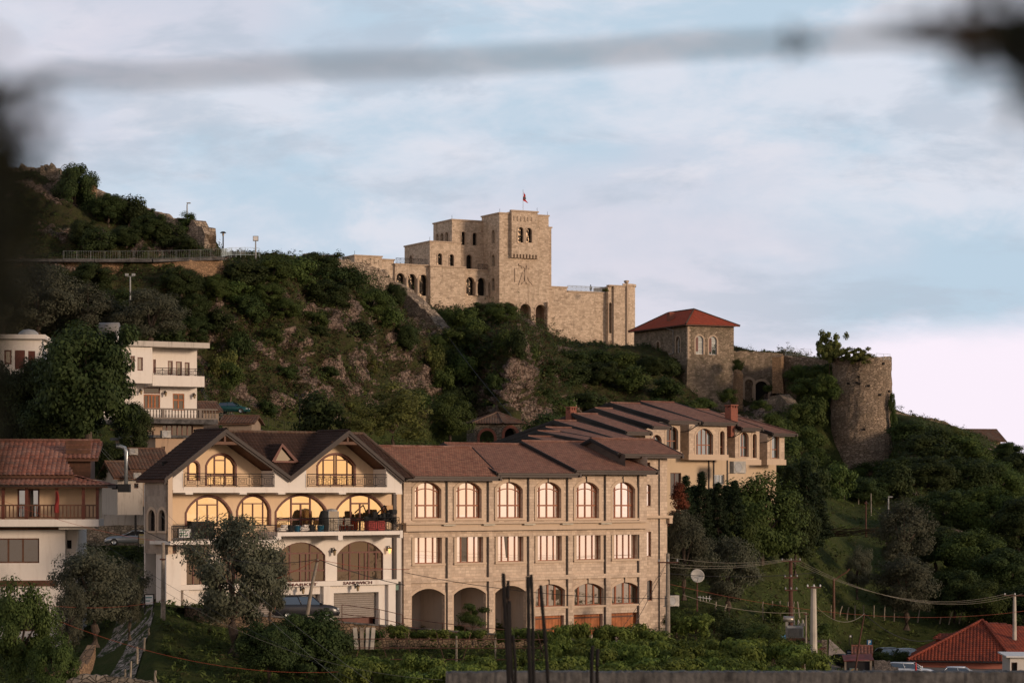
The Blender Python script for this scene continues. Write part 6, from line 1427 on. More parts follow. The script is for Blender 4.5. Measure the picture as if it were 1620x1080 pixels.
# ================================================================ lower right: pink house with the red hip roof
def pink_house():
    F=Fr(1446,236,0,-12); zt=F.Z(1446,1046); zb=F.Z(1446,1100); rt=empty('pink_house',F.world((0,0,zb)),F.a,'pink house under a big red clay hip roof in the lower right corner','house'); h=zt-zb; xr=F.X(1700)
    m=MB(); m.box(0,xr,0,14,-1,h); m.build('wall',plaster('pink_plaster',(.52,.20,.15),(.3,.12,.1),.3),rt)
    def W(px,py,y): u,v=F.uv(px,py,y); return Vector((u,y,v-zb))
    a=W(1436,1044,-.9); b=W(1603,1053,-.9); b=Vector((b.x,-.9,a.z)); apexY=7.0; ap=W(1554,982,apexY)
    c=Vector((b.x+4,14.5,a.z)); d=Vector((a.x,14.5,a.z)); mb=MB()
    def pl(pts):
        p,q=pts[0],pts[1]; U=(q-p).normalized(); Wd=pts[2]-p; Vd=(Wd-U*Wd.dot(U)).normalized(); tiles(mb,p,U,Vd,[((x-p).dot(U),(x-p).dot(Vd)) for x in pts],.33,.44,.075,k=6,step=.05)
    pl([a,b,ap]); pl([d,a,ap]); 
    b2=b+Vector((10,0,0)); r2=W(1592,988,9.0); r2=Vector((ap.x+5.5,apexY,ap.z-.6)); 
    e=Vector((b.x,-.9,a.z))
    ro=mb.build('roof',M['clay_red'],rt)
    mb2=MB(); far=Vector((b.x+14,apexY+2,a.z)); r3=Vector((r2.x+.5,r2.y,r2.z))
    p=b; q=Vector((b.x+9,3.0,a.z)); U=(q-p).normalized(); Wd=ap-p; Vd=(Wd-U*Wd.dot(U)).normalized()
    tiles(mb2,p,U,Vd,[(0,0),((q-p).length+3,0),((r3-p).dot(U)+1,(r3-p).dot(Vd)),((ap-p).dot(U),(ap-p).dot(Vd))],.33,.44,.03); mb2.build('side_roof',M['clay_red'],rt)
    k=MB(); ridge(k,a+Vector((0,0,.1)),ap+Vector((0,0,.12)),.17); ridge(k,b+Vector((0,0,.1)),ap+Vector((0,0,.12)),.17); k.build('ridge_tiles',M['clay_red'],ro)
    s=MB(); s.add([a,b,c,d],[(0,1,2,3)]); s.build('ceiling',M['wood_brown'],ro)
    g=MB(); g.tube([a+Vector((0,-.08,-.08)),b+Vector((0,-.08,-.08))],.10,6); g.build('gutter',M['gutter'],rt)
    # small hipped dormer behind
    dm=MB(); p=W(1475.5,1011,3.5); q=W(1505,1011,3.5); t=W(1487,1001.5,5.0); t2=W(1512,1001.5,5.0); 
    for pts in ([p,Vector((q.x,p.y,p.z)),Vector((t2.x,t.y,t.z)),t],[Vector((p.x,p.y+3,p.z)),p,t]):
        U=(pts[1]-pts[0]).normalized(); Wd=pts[2]-pts[0]; Vd=(Wd-U*Wd.dot(U)).normalized(); tiles(dm,pts[0],U,Vd,[((x-pts[0]).dot(U),(x-pts[0]).dot(Vd)) for x in pts],.33,.44,.06)
    dm.box(p.x+.3,q.x,p.y+.4,p.y+2.5,p.z-1.0,p.z-.02); dm.build('dormer',M['clay_red'],rt)
    c_=W(1587,992,9); ch=MB(); ch.box(c_.x-.35,c_.x+.35,8.6,9.3,c_.z-1.4,c_.z+.45); ch.box(c_.x-.42,c_.x+.42,8.53,9.37,c_.z+.15,c_.z+.3); ch.build('chimney',M['clay_red'],rt)
pink_house()
shed(1598,1680,1039,1090,205,-4,5,M['villa_white'],'small white shed with a corrugated edge in the bottom right corner',M['white'],[(1600,1609.5,1047,1075)],'white_shed',flat=.12,ov=.35,winmat=M['dark'])
shed(1352,1376,1032,1066,229,-8,3,plaster('kiosk_wall',(.45,.36,.3),(.2,.15,.1),.4),'tiny shelter with red tiled roof and white gable by the parking',M['clay'],[],'tiled_shelter',ridge_h=.5,ov=.3,cat='shelter')
def stall():
    Y=221; b=P(1338,1074,Y); rt=empty('market_stall',b,R(-4),'black sheeted stall with red roof sheet and a small painting on its front','stall'); k=K*Y
    w=42*k; h=(1070-1041)*k; m=MB(); 
    m.box(0,w*.47,0,.06,0,h); m.box(w*.47,w,.12,.18,0,h); m.box(0,.06,.061,2.2,0,h); m.box(w-.06,w,.181,2.2,0,h); m.build('sheeting',plain('black_sheet',(.018,.018,.02),.6,.3,2,bump=.6,bd=.06),rt)
    r=MB(); r.add([(-.2,-.3,h+.05),(w+.1,-.3,h+.15),(w+.1,2.3,h+.55),(-.2,2.3,h+.4),(-.2,-.3,h),(w+.1,-.3,h+.1),(w+.1,2.3,h+.5),(-.2,2.3,h+.35)],[(0,1,2,3),(7,6,5,4),(0,4,5,1),(1,5,6,2),(2,6,7,3),(3,7,4,0)]); r.build('roof_sheet',plain('red_sheet',(.17,.035,.03),.6,.4,3),rt)
    p=MB(); p.box(-.12,.05,-.1,0-.003,0,h+.1); p.box(w-.25,w-.05,-.1,.118,0,h+.1); p.box(w*.5,w*.98,.02,.118,.45,.6); p.build('post',M['wood_grey'],rt)
    pic=MB(); x0,x1,z0,z1=w*.14,w*.45,.42,h*.62; pic.box(x0,x1,-.07,-.003,z0,z1)
    t=NT('small_painting'); o=t.obj(); pz=t.n('ShaderNodeSeparateXYZ'); t.L.new(o,pz.inputs[0]); n=t.noise(o,2.4,3,.6); c=t.mix(t.rng(n,.4,.6),(.35,.20,.05),(.06,.16,.20)); c=t.mix(t.rng(t.noise(o,5,2),.55,.7),c,(.4,.32,.2)); t.bsdf(c,.6)
    pic.build('painting',t.m,rt)
stall()
poly_wall('block_wall',[(1383,1044,1068,229),(1408,1044,1068,229),(1409,1054,1068,229),(1421,1055,1068,229)],.4,rubble('grey_block_wall',(.22,.19,.17),(.12,.105,.1),(.05,.045,.04),4.5,moss=.1),'grey stone block wall between the stall and the white estate car',seed=47,rough=.15)
# little house on the far right crest
shed(1541,1583,694,720,470,14,7,M['villa_cream'],'small tile roofed house peeping over the far right crest',M['clay_old'],[],'hill_house',ridge_h=1.9,ov=.9,cat='house')
shed(1575,1602,716,740,460,14,5,M['villa_cream'],'second tiled cottage lower down the far right crest',M['clay_old'],[],'hill_house',ridge_h=1.2,ov=.8,cat='house')
# ================================================================ street, retaining wall, small structures
def street():
    F=F1; xs=np.array([F.X(225),F.X(262),F.X(620),F.X(860),F.X(1000),F.X(1090)]); zs=np.array([-8.1,-8.45,-10.45,-11.8,-12.3,-12.5]); n=60
    X=np.linspace(xs[0],xs[-1],n); Z=np.interp(X,xs,zs); fr=np.interp(X,[xs[0],xs[1],xs[1]+4,xs[2],xs[-1]],[-6.5,-7.6,-8.2,-6.0,-4.2])
    m=MB(); w=MB(); k=MB()
    for i in range(n):
        x,z,y=X[i],Z[i],fr[i]
        m.v+=[(x,y,z),(x,.4,z)]
        j=.12*math.sin(i*2.1)
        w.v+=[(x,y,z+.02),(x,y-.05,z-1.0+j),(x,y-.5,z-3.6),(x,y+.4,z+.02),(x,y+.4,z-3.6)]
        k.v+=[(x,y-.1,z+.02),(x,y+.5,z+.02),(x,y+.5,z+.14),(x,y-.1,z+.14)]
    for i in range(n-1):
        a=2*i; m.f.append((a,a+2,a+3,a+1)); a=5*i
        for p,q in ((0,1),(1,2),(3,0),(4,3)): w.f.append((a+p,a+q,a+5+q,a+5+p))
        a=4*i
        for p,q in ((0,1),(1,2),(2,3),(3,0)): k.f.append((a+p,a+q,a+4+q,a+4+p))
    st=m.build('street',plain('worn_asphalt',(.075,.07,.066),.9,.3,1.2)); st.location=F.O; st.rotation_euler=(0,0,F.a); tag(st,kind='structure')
    rw=w.build('masonry',rubble('dark_retaining_masonry',(.22,.15,.10),(.11,.08,.055),(.05,.04,.03),3.0,moss=.75)); rt=froot('retaining_wall',F,'long stone retaining wall with dark coping under the street before the hotel','wall'); rw.parent=rt; kk=k.build('coping',M['concrete_dark'],rt)  # dark stone colours with heavy moss patches over the whole wall
    return rt
street()
# cobbled path and lane on the left
def ribbon(name,pts,mat,lift=.06,kind='structure',seg=24):
    m=MB(); n=seg
    cs=[]
    for i in range(n+1):
        t=i/n*(len(pts)-1); k=min(int(t),len(pts)-2); f=t-k; a,b=pts[k],pts[k+1]
        pl=a[0]+(b[0]-a[0])*f; pr=a[1]+(b[1]-a[1])*f; Y=a[2]+(b[2]-a[2])*f; row=[]
        for j in range(9):
            px=pl+(pr-pl)*j/8; z=ground_at(px,Y)+lift; m.v.append(((px-CX)*K*Y,Y,z))
    for i in range(n):
        for j in range(8): a=i*9+j; m.f.append((a,a+1,a+10,a+9))
    o=m.build(name,mat); tag(o,kind=kind); return o
M['cobble']=rubble('cobble_stones',(.40,.33,.28),(.24,.20,.17),(.045,.05,.03),2.3,moss=.5)
def m_cob():
    t=NT('cobbled_lane'); o=t.obj(); v=t.n('ShaderNodeTexVoronoi',feature='F1'); t.L.new(o,v.inputs['Vector']); v.inputs['Scale'].default_value=2.6; e=t.n('ShaderNodeTexVoronoi',feature='DISTANCE_TO_EDGE'); t.L.new(o,e.inputs['Vector']); e.inputs['Scale'].default_value=2.6
    sp=t.n('ShaderNodeSeparateColor'); t.L.new(v.outputs['Color'],sp.inputs[0]); ed=t.rng(e.outputs['Distance'],.03,.12); c=t.mix(sp.outputs[0],(.40,.34,.29),(.2,.17,.15)); n=t.noise(o,.6,5,.7)
    c=t.mix(ed,(.03,.035,.02),c); c=t.mix(t.rng(n,.48,.58),c,(.03,.045,.015)); t.bsdf(c,.95,ed,.8,.06,.1); return t.m
M['cob']=m_cob()
ribbon('path',[(150,198,142),(160,208,148),(170,222,155),(195,236,161),(208,244,166)],M['cob'])
ribbon('lane',[(150,240,165),(175,244,172),(195,244,185),(205,244,200)],M['cob'],.05)
ribbon('road',[(1305,1700,206),(1308,1700,224),(1312,1700,242)],plain('dusty_tarmac',(.19,.16,.14),.95,.25,.8),.06)
ribbon('road',[(300,480,296),(305,520,304)],plain('slope_road',(.10,.09,.08),.95,.3,1),.05)
# stone kerb wall by the left path
poly_wall('garden_wall',[(92,1066,1092,132),(110,1060,1085,134),(124,1050,1075,137),(133,1036,1058,141),(138,1020,1040,146)],.5,M['warm_wall'],'curved low warm stone wall beside the cobbled path at lower left',seed=51,rough=.3)
poly_wall('coping_wall',[(105,1076,1100,112),(130,1066,1100,112),(200,1071,1102,112),(260,1082,1110,112)],.4,M['field_wall'],'grey stone wall top crossing the bottom left corner of the view',seed=53,rough=.15)
# railings on the hillside
def world_rail(name,pts,h,label,mat='grille',step=1.6,r=.02,bal=True,cat='railing',group=None):
    """pts (px,py_base,Y)"""
    b=P(*pts[0]); m=MB(); P3=[P(*p)-b for p in pts]; 
    for hh in (h,h*.12) if bal else (h,h*.5): m.tube([p+Vector((0,0,hh)) for p in P3],r,4,caps=False)
    for a,c in zip(P3,P3[1:]):
        L=(c-a).length; n=max(1,int(L/step)); 
        for i in range(n+1): q=a.lerp(c,i/n); m.tube([q-Vector((0,0,.2)),q+Vector((0,0,h))],r*1.2,4,caps=False)
        if bal:
            k=int(L/.3)
            for i in range(k): q=a.lerp(c,(i+.5)/k); m.tube([q+Vector((0,0,h*.12)),q+Vector((0,0,h))],r*.45,3,caps=False)
    o=m.build(name,M[mat]); o.location=b; return tag(o,label,cat,group)
M['rail_dim']=plain('dim_steel',(.17,.18,.18),.5,.05)
M['rail_blue']=plain('pale_blue_steel',(.42,.50,.53),.5,.05)
world_rail('railing',[(100,411,313),(165,411.5,313.5),(235,411,314.5),(300,409.5,316.5),(350,407.5,320)],1.15,'long steel railing along the hillside path under the ruined wall','rail_dim')
world_rail('railing',[(350,407.5,320),(366,405,330),(388,404.5,336),(404,405,338),(411,406,338)],1.15,'curved pale railing at the end of the path by the two lamp posts','rail_blue')
world_rail('railing',[(1243,562,440),(1262,562,440),(1283,562,440)],1.1,'thin pale railing on the wall top left of the tree on the round tower','rail_pale')
world_rail('railing',[(1386,568,412),(1398,569,410.5),(1408,569,412)],1.0,'short pale blue railing at the right rim of the round tower','rail_blue')
world_rail('railing',[(335,657,296),(400,668,298),(450,679,300),(492,686,302)],1.0,'low wire railing running down the slope past the green hatchback','iron',2.0)
world_rail('garden_fence',[(638,1003,176),(700,1011,179),(770,1018,183),(850,1024,187)],1.2,'rusty wire mesh fence on the retaining wall before the open garages','iron_rust',2.4,.025,False,'fence')
world_rail('garden_fence',[(541,985,172),(600,992,174),(636,1000,176)],1.3,'thin wire fence in front of the sandwich shop shutter','iron_rust',2.4,.025,False,'fence')
# ================================================================ vegetation
def quads_mesh(name,C,Nn,size,rng,asp=.55,mats=(),mi=None):
    n=len(C); r=rng.normal(size=(n,3)); Nn=Nn/(np.linalg.norm(Nn,axis=1,keepdims=True)+1e-9)
    T=np.cross(Nn,r); T/=np.linalg.norm(T,axis=1,keepdims=True)+1e-9; B=np.cross(Nn,T)
    L=(size*.5)[:,None]; Wd=L*asp
    v=np.empty((n,4,3)); v[:,0]=C-T*L; v[:,1]=C-B*Wd+Nn*L*.18; v[:,2]=C+T*L; v[:,3]=C+B*Wd+Nn*L*.18
    me=bpy.data.meshes.new(name); me.vertices.add(n*4); me.vertices.foreach_set('co',v.reshape(-1).astype(np.float32)); me.loops.add(n*4); me.loops.foreach_set('vertex_index',np.arange(n*4,dtype=np.int32))
    me.polygons.add(n); me.polygons.foreach_set('loop_start',np.arange(n,dtype=np.int32)*4); me.polygons.foreach_set('loop_total',np.full(n,4,dtype=np.int32))
    for m in mats: me.materials.append(m)
    if mi is not None: me.polygons.foreach_set('material_index',mi.astype(np.int32))
    me.update(calc_edges=True); return me
def crown_pts(rng,rx,rz,zc,ncl,nleaf,clr,lsize,hollow=.55,flat=1.0,top=0.0,shape='ball'):
    cen=[]; 
    while len(cen)<ncl:
        d=rng.normal(size=3); d/=np.linalg.norm(d); rr=(hollow+(1-hollow)*rng.random())*(1+.22*noise.noise(Vector(d*1.7+rng_off)))
        if d[2]<-.9: continue
        if shape=='cone':
            h=rng.random()**1.3; a=rng.random()*6.283; w=(1-h)**.8*(.55+.45*rng.random()); cen.append((math.cos(a)*rx*w,math.sin(a)*rx*w,zc-rz+h*2*rz)); continue
        cen.append((d[0]*rx*rr,d[1]*rx*rr,zc+d[2]*rz*rr*(1 if d[2]>0 else 1.05)))
    cen=np.array(cen); per=nleaf//ncl; C=[];N_=[]
    for c in cen:
        r=clr*(.65+.7*rng.random()); d=rng.normal(size=(per,3)); d/=np.linalg.norm(d,axis=1,keepdims=True); rad=r*(rng.random(per)**.45)[:,None]
        p=c+d*rad*np.array([1.15,1.15,.75]); out=(c-np.array([0,0,zc]));out/=np.linalg.norm(out)+1e-6
        C.append(p); N_.append(d*.9+out*.5+np.array([0,0,.45])+rng.normal(size=(per,3))*.45)
    C=np.concatenate(C); N_=np.concatenate(N_); return cen,C,N_,lsize*(.65+.7*rng.random(len(C)))
rng_off=np.zeros(3)
def trunk_mesh(name,rng,base,cen,zc,r0,mat,lean=(0,0),split=.45,nb=9):
    m=MB(); fork=Vector((lean[0],lean[1],zc*split)); 
    pts=[Vector((0,0,-.6)),Vector((lean[0]*.2+.08,lean[1]*.2,fork.z*.35)),Vector((lean[0]*.7-.06,lean[1]*.7,fork.z*.75)),fork]
    m.tube(pts,[r0*1.35,r0*1.0,r0*.85,r0*.75],8)
    idx=rng.choice(len(cen),min(nb,len(cen)),replace=False)
    for i in idx:
        c=Vector(cen[i]); st=fork.lerp(Vector((0,0,zc)),rng.random()*.3); mid=st.lerp(c,.5)+Vector((rng.normal()*.15,rng.normal()*.15,.15*zc*.3)); m.tube([st,mid,c],[r0*.5,r0*.3,r0*.08],5)
    return m.build(name,mat)
TEMPL={}
def tree_template(key,seed,rx,rz,zc,ncl,nleaf,clr,lsize,leaf,bark='bark',r0=.22,hollow=.55,shape='ball',split=.45,lean=(0,0)):
    global rng_off
    rng=np.random.default_rng(seed); rng_off=rng.random(3)*20
    cen,C,N_,s=crown_pts(rng,rx,rz,zc,ncl,nleaf,clr,lsize,hollow,shape=shape); me=quads_mesh('crown',C,N_,s,rng,mats=[M[leaf]])
    t=trunk_mesh('trunk',rng,None,cen,zc,r0,M[bark],lean,split); TEMPL[key]=(me,t.data,zc+rz,rx); bpy.data.objects.remove(t)
tree_template('broad_a',1,3.2,2.9,3.5,54,20000,.95,.25,'leaf_dark')
tree_template('broad_b',2,3.4,3.0,3.6,50,20000,1.0,.25,'leaf_mid')
tree_template('broad_c',3,3.0,3.2,3.8,52,19000,.9,.25,'leaf_dark',hollow=.4)
tree_template('olive_a',4,2.9,2.3,3.0,54,20000,.75,.17,'leaf_olive','bark',.28,split=.35)
tree_template('olive_b',5,2.6,2.5,3.1,48,17000,.8,.17,'leaf_olive','bark',.25,split=.35)
tree_template('loose',6,3.0,3.2,4.2,50,9000,.8,.22,'leaf_yel','bark_pale',.14,.2)
tree_template('young',7,1.9,1.9,3.2,22,5200,.65,.2,'leaf_mid','bark_pale',.10,.3)
tree_template('cypress',8,1.6,3.4,3.5,220,15000,.30,.18,'leaf_cyp','bark',.14,.3,shape='cone')
tree_template('red',9,1.3,1.9,2.4,26,4000,.5,.2,'leaf_red','bark',.09,.3,shape='cone')
tree_template('shrub_a',10,1.5,1.1,1.1,20,4200,.6,.2,'leaf_dark','bark',.07,.3)
tree_template('shrub_b',11,1.4,1.2,1.1,18,4000,.6,.2,'leaf_mid','bark',.07,.3)
tree_template('shrub_c',12,1.5,1.0,1.0,16,3600,.65,.2,'leaf_yel','bark',.06,.3)
tree_template('shrub_o',13,1.5,1.2,1.2,18,4400,.6,.16,'leaf_olive','bark',.07,.3)
tree_template('vine_a',14,1.15,.75,1.2,16,2300,.45,.25,'leaf_vine','bark',.06,.2)
tree_template('vine_b',15,1.3,.65,1.15,18,2300,.42,.25,'leaf_vine','bark',.06,.2)
tree_template('ivy_b',18,1.6,1.6,1.4,24,5200,.6,.2,'leaf_mid','bark',.05,.3)
tree_template('crest',17,3.0,1.8,1.7,70,9000,.42,.26,'leaf_yel','bark',.09,.15)
tree_template('ivy',16,1.6,1.6,1.4,24,5200,.6,.2,'leaf_ivy','bark',.05,.3)
prnd=random.Random(77)
def plant(key,px,pyb,Y,hpx,wpx,label,group=None,name='tree',cat='tree',rz=None,trunk=True):
    """base at px,pyb; overall height and crown width given in photo pixels"""
    if group in SNAP:
        sp_=surf_point(px,pyb)
        if sp_: Y=sp_.y
    me,tm,H,Rx=TEMPL[key]; k=K*Y; sz=hpx*k/H; sx=wpx*k/(2*Rx*1.12)
    low=max(0,.72*sx-sz) if name in('tree','shrub','ivy_clump') else 0
    b_=P(px,pyb,Y); b_.z-=low*H; sz+=low
    rt=empty(name,b_,prnd.uniform(0,6.28) if rz is None else rz,label,cat,group)
    c=bpy.data.objects.new('crown',me); COL.objects.link(c); c.parent=rt
    if trunk: t=bpy.data.objects.new('trunk',tm); COL.objects.link(t); t.parent=rt
    rt.scale=(sx,sx,sz); return rt
T=plant
SNAP={'bushes on the cliff left of the castle','trees in the hollow under the castle','thickets below the curtain wall','shrubs below the ruined hilltop wall','bushes at the foot of the round tower','shrubs right of the round tower','trees of the wood on the right hillside','bushes hanging on the cliff face','trees on the dark left slope'}
T('broad_a',140,712,205,212,185,'huge dark broadleaf tree covering the gap between the two white houses')
T('broad_c',55,715,212,160,110,'dark tree under the far left white house, left of the huge one')
T('broad_a',0,720,214,150,110,'dark tree cut by the left frame edge below the low white house')
T('broad_c',212,722,222,92,70,'shorter dark tree leaning against the right side of the huge one')
T('broad_a',95,730,208,110,130,'low dark tree filling the foot of the huge tree above the clay roof')
T('broad_c',175,765,216,70,70,'dark tree behind the clay roofed house beside the flue')
T('olive_a',368,1016,158,196,180,'big olive tree in front of the villa hiding the left shop',rz=.4)
T('olive_b',427,985,163,108,62,'smaller olive crown leaning right of the big one before the villa',rz=2)
T('olive_b',150,1008,150,142,150,'grey green olive tree between the clay roofed house and the path',rz=1)
T('olive_a',205,1000,158,110,70,'slim olive leaning over the top of the cobbled path')
T('olive_b',108,1040,140,120,62,'young olive beside the wooden post at lower left')
T('broad_b',30,1085,118,165,120,'light feathery tree rising from the lower left corner')
T('broad_b',88,1115,116,110,80,'second feathery bush right of the corner tree')
T('broad_a',485,1090,156,130,135,'dark round tree below the parked black car before the villa')
T('broad_c',520,1085,160,110,80,'dark leafy tree right of the round one under the sandwich shop')
T('broad_a',425,1075,150,95,100,'low dark tree at the foot of the big olive')
T('loose',622,712,262,112,150,'loose yellow green tree behind the villa roof ridge')
T('loose',575,712,258,70,80,'smaller yellow green tree left of the loose one behind the villa')
T('broad_b',712,702,268,80,82,'fresh green round tree left of the stone pavilion')
T('young',365,645,300,78,52,'slender young tree standing on the grass above the green hatchback')
T('shrub_a',510,690,262,72,95,'dark bushy mound right of the black lamp post behind the villa',name='shrub',cat='shrub')
T('shrub_a',862,692,272,40,75,'dark round bush between the pavilion and the stepped hotel',name='shrub',cat='shrub')
T('olive_a',238,548,292,88,130,'grey olive on the dark slope above the white house')
T('olive_a',60,545,290,125,150,'wide dim olive on the far left slope under the path')
T('olive_b',140,540,292,90,110,'dim olive between the water tank and the left slope olive')
T('olive_b',5,545,288,120,110,'dim olive cut by the left frame edge on the slope')
T('broad_c',118,372,347,120,78,'dark tree crowning the hilltop wall at far left',rz=.3)
T('broad_a',84,380,347,80,60,'small dark tree beside the ruined turret stub')
T('broad_a',287,476,312,56,70,'dark bush tree hanging below the railed path')
T('broad_c',140,468,309,56,80,'dark tree hanging below the left half of the railed path')
T('ivy',296,364,343,28,36,'clump of ivy sitting on the ruined wall beside the small lamp',name='ivy_clump',cat='ivy',trunk=False)
for i,(px,py,w,h) in enumerate(((172,355,60,50),(205,360,60,52),(240,385,65,48),(265,392,60,40),(200,395,60,40),(155,400,55,40),(230,362,40,34),(300,398,50,26),(130,395,50,50))):
    T('shrub_a' if i%2 else 'broad_a',px,py,343-(.12*(py-350)),h,w,'one of the dark shrubs massed below the ruined wall on the left hill','shrubs below the ruined hilltop wall',name='shrub',cat='shrub')
for i,(px,py,Y,w,h) in enumerate(((385,452,328,80,40),(430,450,332,80,44),(470,450,336,90,46),(505,440,342,90,44),(545,460,344,80,40),(580,500,350,80,44),(615,520,356,60,40),(520,480,338,90,40),(560,540,338,70,34),(420,480,325,60,34),(370,480,318,60,38),(625,490,372,36,44),(350,530,312,60,44),(450,505,326,60,34),(495,520,330,60,30),(640,560,350,50,50))):
    T(('shrub_a','broad_b','shrub_b','broad_a')[i%4],px,py,Y,h,w,'one of the green bushes crowding the top of the cliff left of the castle','bushes on the cliff left of the castle',name='shrub',cat='shrub')
for i,(px,py,Y,w,h) in enumerate(((705,528,405,50,40),(735,520,420,60,38),(765,515,430,60,38),(795,515,425,60,36),(715,560,385,50,44),(745,560,385,56,44),(700,590,370,50,44),(735,610,352,60,50),(770,590,360,50,44),(690,560,385,30,30),(800,560,385,40,38))):
    T(('broad_b','shrub_b','broad_a')[i%3],px,py,Y,h,w,'one of the leafy trees growing in the hollow under the castle arches','trees in the hollow under the castle',name='tree',cat='tree')
for i,(px,py,Y,w,h) in enumerate(((905,575,425,60,22),(945,575,428,60,22),(985,578,430,60,24),(1030,590,430,60,30),(1065,600,428,50,36),(1050,640,405,70,44),(1000,620,410,70,40),(950,610,400,70,40),(905,610,390,60,36),(870,600,380,50,34),(1090,665,398,60,34),(985,662,365,70,30),(930,650,360,60,30))):
    T(('shrub_a','ivy','shrub_b','broad_a')[i%4],px,py,Y,h,w,'one of the dark thickets on the bank below the castle curtain wall','thickets below the curtain wall',name='shrub',cat='shrub')
for i,(px,py,w,h) in enumerate(((395,515,60,50),(430,548,44,30),(380,570,40,50),(520,600,40,22),(590,590,30,24),(455,600,36,22),(700,640,50,60),(730,660,60,50),(780,640,50,50),(690,600,40,60),(660,650,50,36),(840,600,40,60),(815,570,40,50),(860,650,50,40),(350,600,50,50),(500,540,44,26),(890,660,60,36),(960,672,60,30),(1040,670,60,40),(560,655,50,24),(420,655,50,22),(750,560,50,60),(720,600,50,50))):
    T(('ivy','shrub_b','shrub_a','ivy','shrub_c')[i%5],px,py,300,h,w,'one of the leafy bushes hanging on the cliff face','bushes hanging on the cliff face',name='shrub',cat='shrub')
for i,(px,py,w,h) in enumerate(((20,480,80,56),(90,500,80,56),(190,492,70,36),(180,525,80,50),(306,512,56,50),(310,545,60,50),(270,550,60,44),(343,478,46,44),(70,450,70,34),(232,506,50,34),(30,525,80,56),(140,500,70,44))):
    T(('broad_a','broad_c','shrub_a','broad_b')[i%4],px,py,300,h,w,'one of the dark trees filling the slope under the railed path','trees on the dark left slope')
# ivy hanging on the walls by the round tower
for i,(px,py,Y,w,h) in enumerate(((1262,606,424,44,34),(1290,606,422,48,34),(1314,604,417,34,32),(1275,635,416,60,44),(1308,635,411,44,48),(1290,675,408,56,50),(1262,675,404,50,44),(1280,715,398,56,48),(1290,745,395,50,36),(1245,705,380,50,50),(1225,690,372,44,44),(1245,735,362,70,44),(1205,655,410,34,26),(1300,620,411,34,34),(1414,700,412,14,60),(1411,655,412,12,40),(1168,590,425,20,26),(1214,620,425,20,12),(1150,640,414,34,30),(1115,645,414,40,20))):
    T(('ivy_b','ivy_b','shrub_b')[i%3],px,py,Y,h,w,'one of the ivy masses draping the walls left of the round tower','ivy draped on the fortress walls',name='ivy_clump',cat='ivy',trunk=False)
for i,(px,py,Y,w,h) in enumerate(((1195,795,330,60,60),(1240,800,330,70,70),(1280,800,330,70,80),(1325,790,335,60,60),(1370,795,338,80,44),(1410,790,345,80,60))):
    T(('shrub_b','broad_a','shrub_a')[i%3],px,py,Y,h,w,'one of the green bushes at the foot of the round tower','bushes at the foot of the round tower',name='shrub',cat='shrub')
T('crest',1312,582,414,64,66,'bright leafy tree growing on top of the round tower',rz=.5)
T('crest',1358,580,411,34,66,'low spreading bush on the rim of the round tower, right of the taller tree',name='shrub',cat='shrub')
T('cypress',1085,850,222,96,54,'first dark cypress beside the stone hotel corner')
T('cypress',1110,860,224,112,58,'second dark cypress from the stone hotel corner')
T('cypress',1136,865,226,100,60,'third dark cypress below the stepped hotel wall')
T('cypress',1162,870,228,108,58,'fourth dark cypress, under the hanging air conditioner')
T('cypress',1275,862,262,130,66,'broad dark conifer standing behind the round broadleaf on the right slope')
for i,(px,py,Y,h,w) in enumerate(((1098,870,228,100,80),(1124,875,231,100,84),(1150,880,233,110,80),(1180,880,238,100,80),(1250,850,262,110,80),(1288,850,266,100,70))):
    T('cypress',px,py,Y,h,w,'one of the dark conifers massed behind the front cypresses','dark conifers behind the cypresses')
T('red',1074,838,214,72,42,'red leaved plum tree against the stone hotel corner')
T('broad_b',1205,905,236,152,150,'large round green tree below the end of the stepped hotel')
T('broad_a',1258,900,240,110,80,'round green tree right of the largest one on the slope')
T('broad_b',1160,930,228,120,95,'green tree half hidden behind the two olives by the hotel')
T('olive_a',1082,935,206,125,92,'tall olive touching the right corner of the stone hotel')
T('olive_a',1152,968,208,116,112,'wide olive right of the satellite dish')
T('olive_b',1430,905,266,112,112,'large grey olive on the right slope beside the thin pole')
T('olive_b',1434,985,254,106,118,'olive above the row of fence stakes on the right slope')
T('olive_b',1356,940,258,74,50,'small olive left of the one above the stakes')
for i,(px,py,Y,w,h) in enumerate(((1470,775,330,110,58),(1530,790,330,110,70),(1580,800,330,100,70),(1620,780,340,80,70),(1500,850,300,110,80),(1560,860,300,110,90),(1610,880,295,110,100),(1480,905,285,100,80),(1540,930,275,120,90),(1600,960,270,110,100),(1510,985,262,100,90),(1565,1000,258,100,80),(1620,1010,255,90,90),(1430,765,345,90,44),(1650,880,300,110,110),(1590,740,400,60,44),(1620,760,390,50,44),(1380,760,350,70,30))):
    T(('broad_c','broad_a','broad_b')[i%3],px,py,Y,h,w,'one of the dense dark trees of the small wood on the right hillside','trees of the wood on the right hillside')
for i,(px,py,Y,w,h) in enumerate(((1440,690,400,70,26),(1480,705,398,80,30),(1520,720,398,80,36),(1460,720,385,80,34),(1500,745,375,90,40),(1548,738,400,60,34),(1540,765,370,80,40))):
    T(('shrub_a','ivy','shrub_b')[i%3],px,py,Y,h,w,'one of the shrubs on the bank right of the round tower','shrubs right of the round tower',name='shrub',cat='shrub')
T('loose',1512,722,402,48,36,'wispy sapling breaking the skyline right of the round tower')
T('young',748,1012,176,62,62,'slim green sapling in front of the middle open garage')
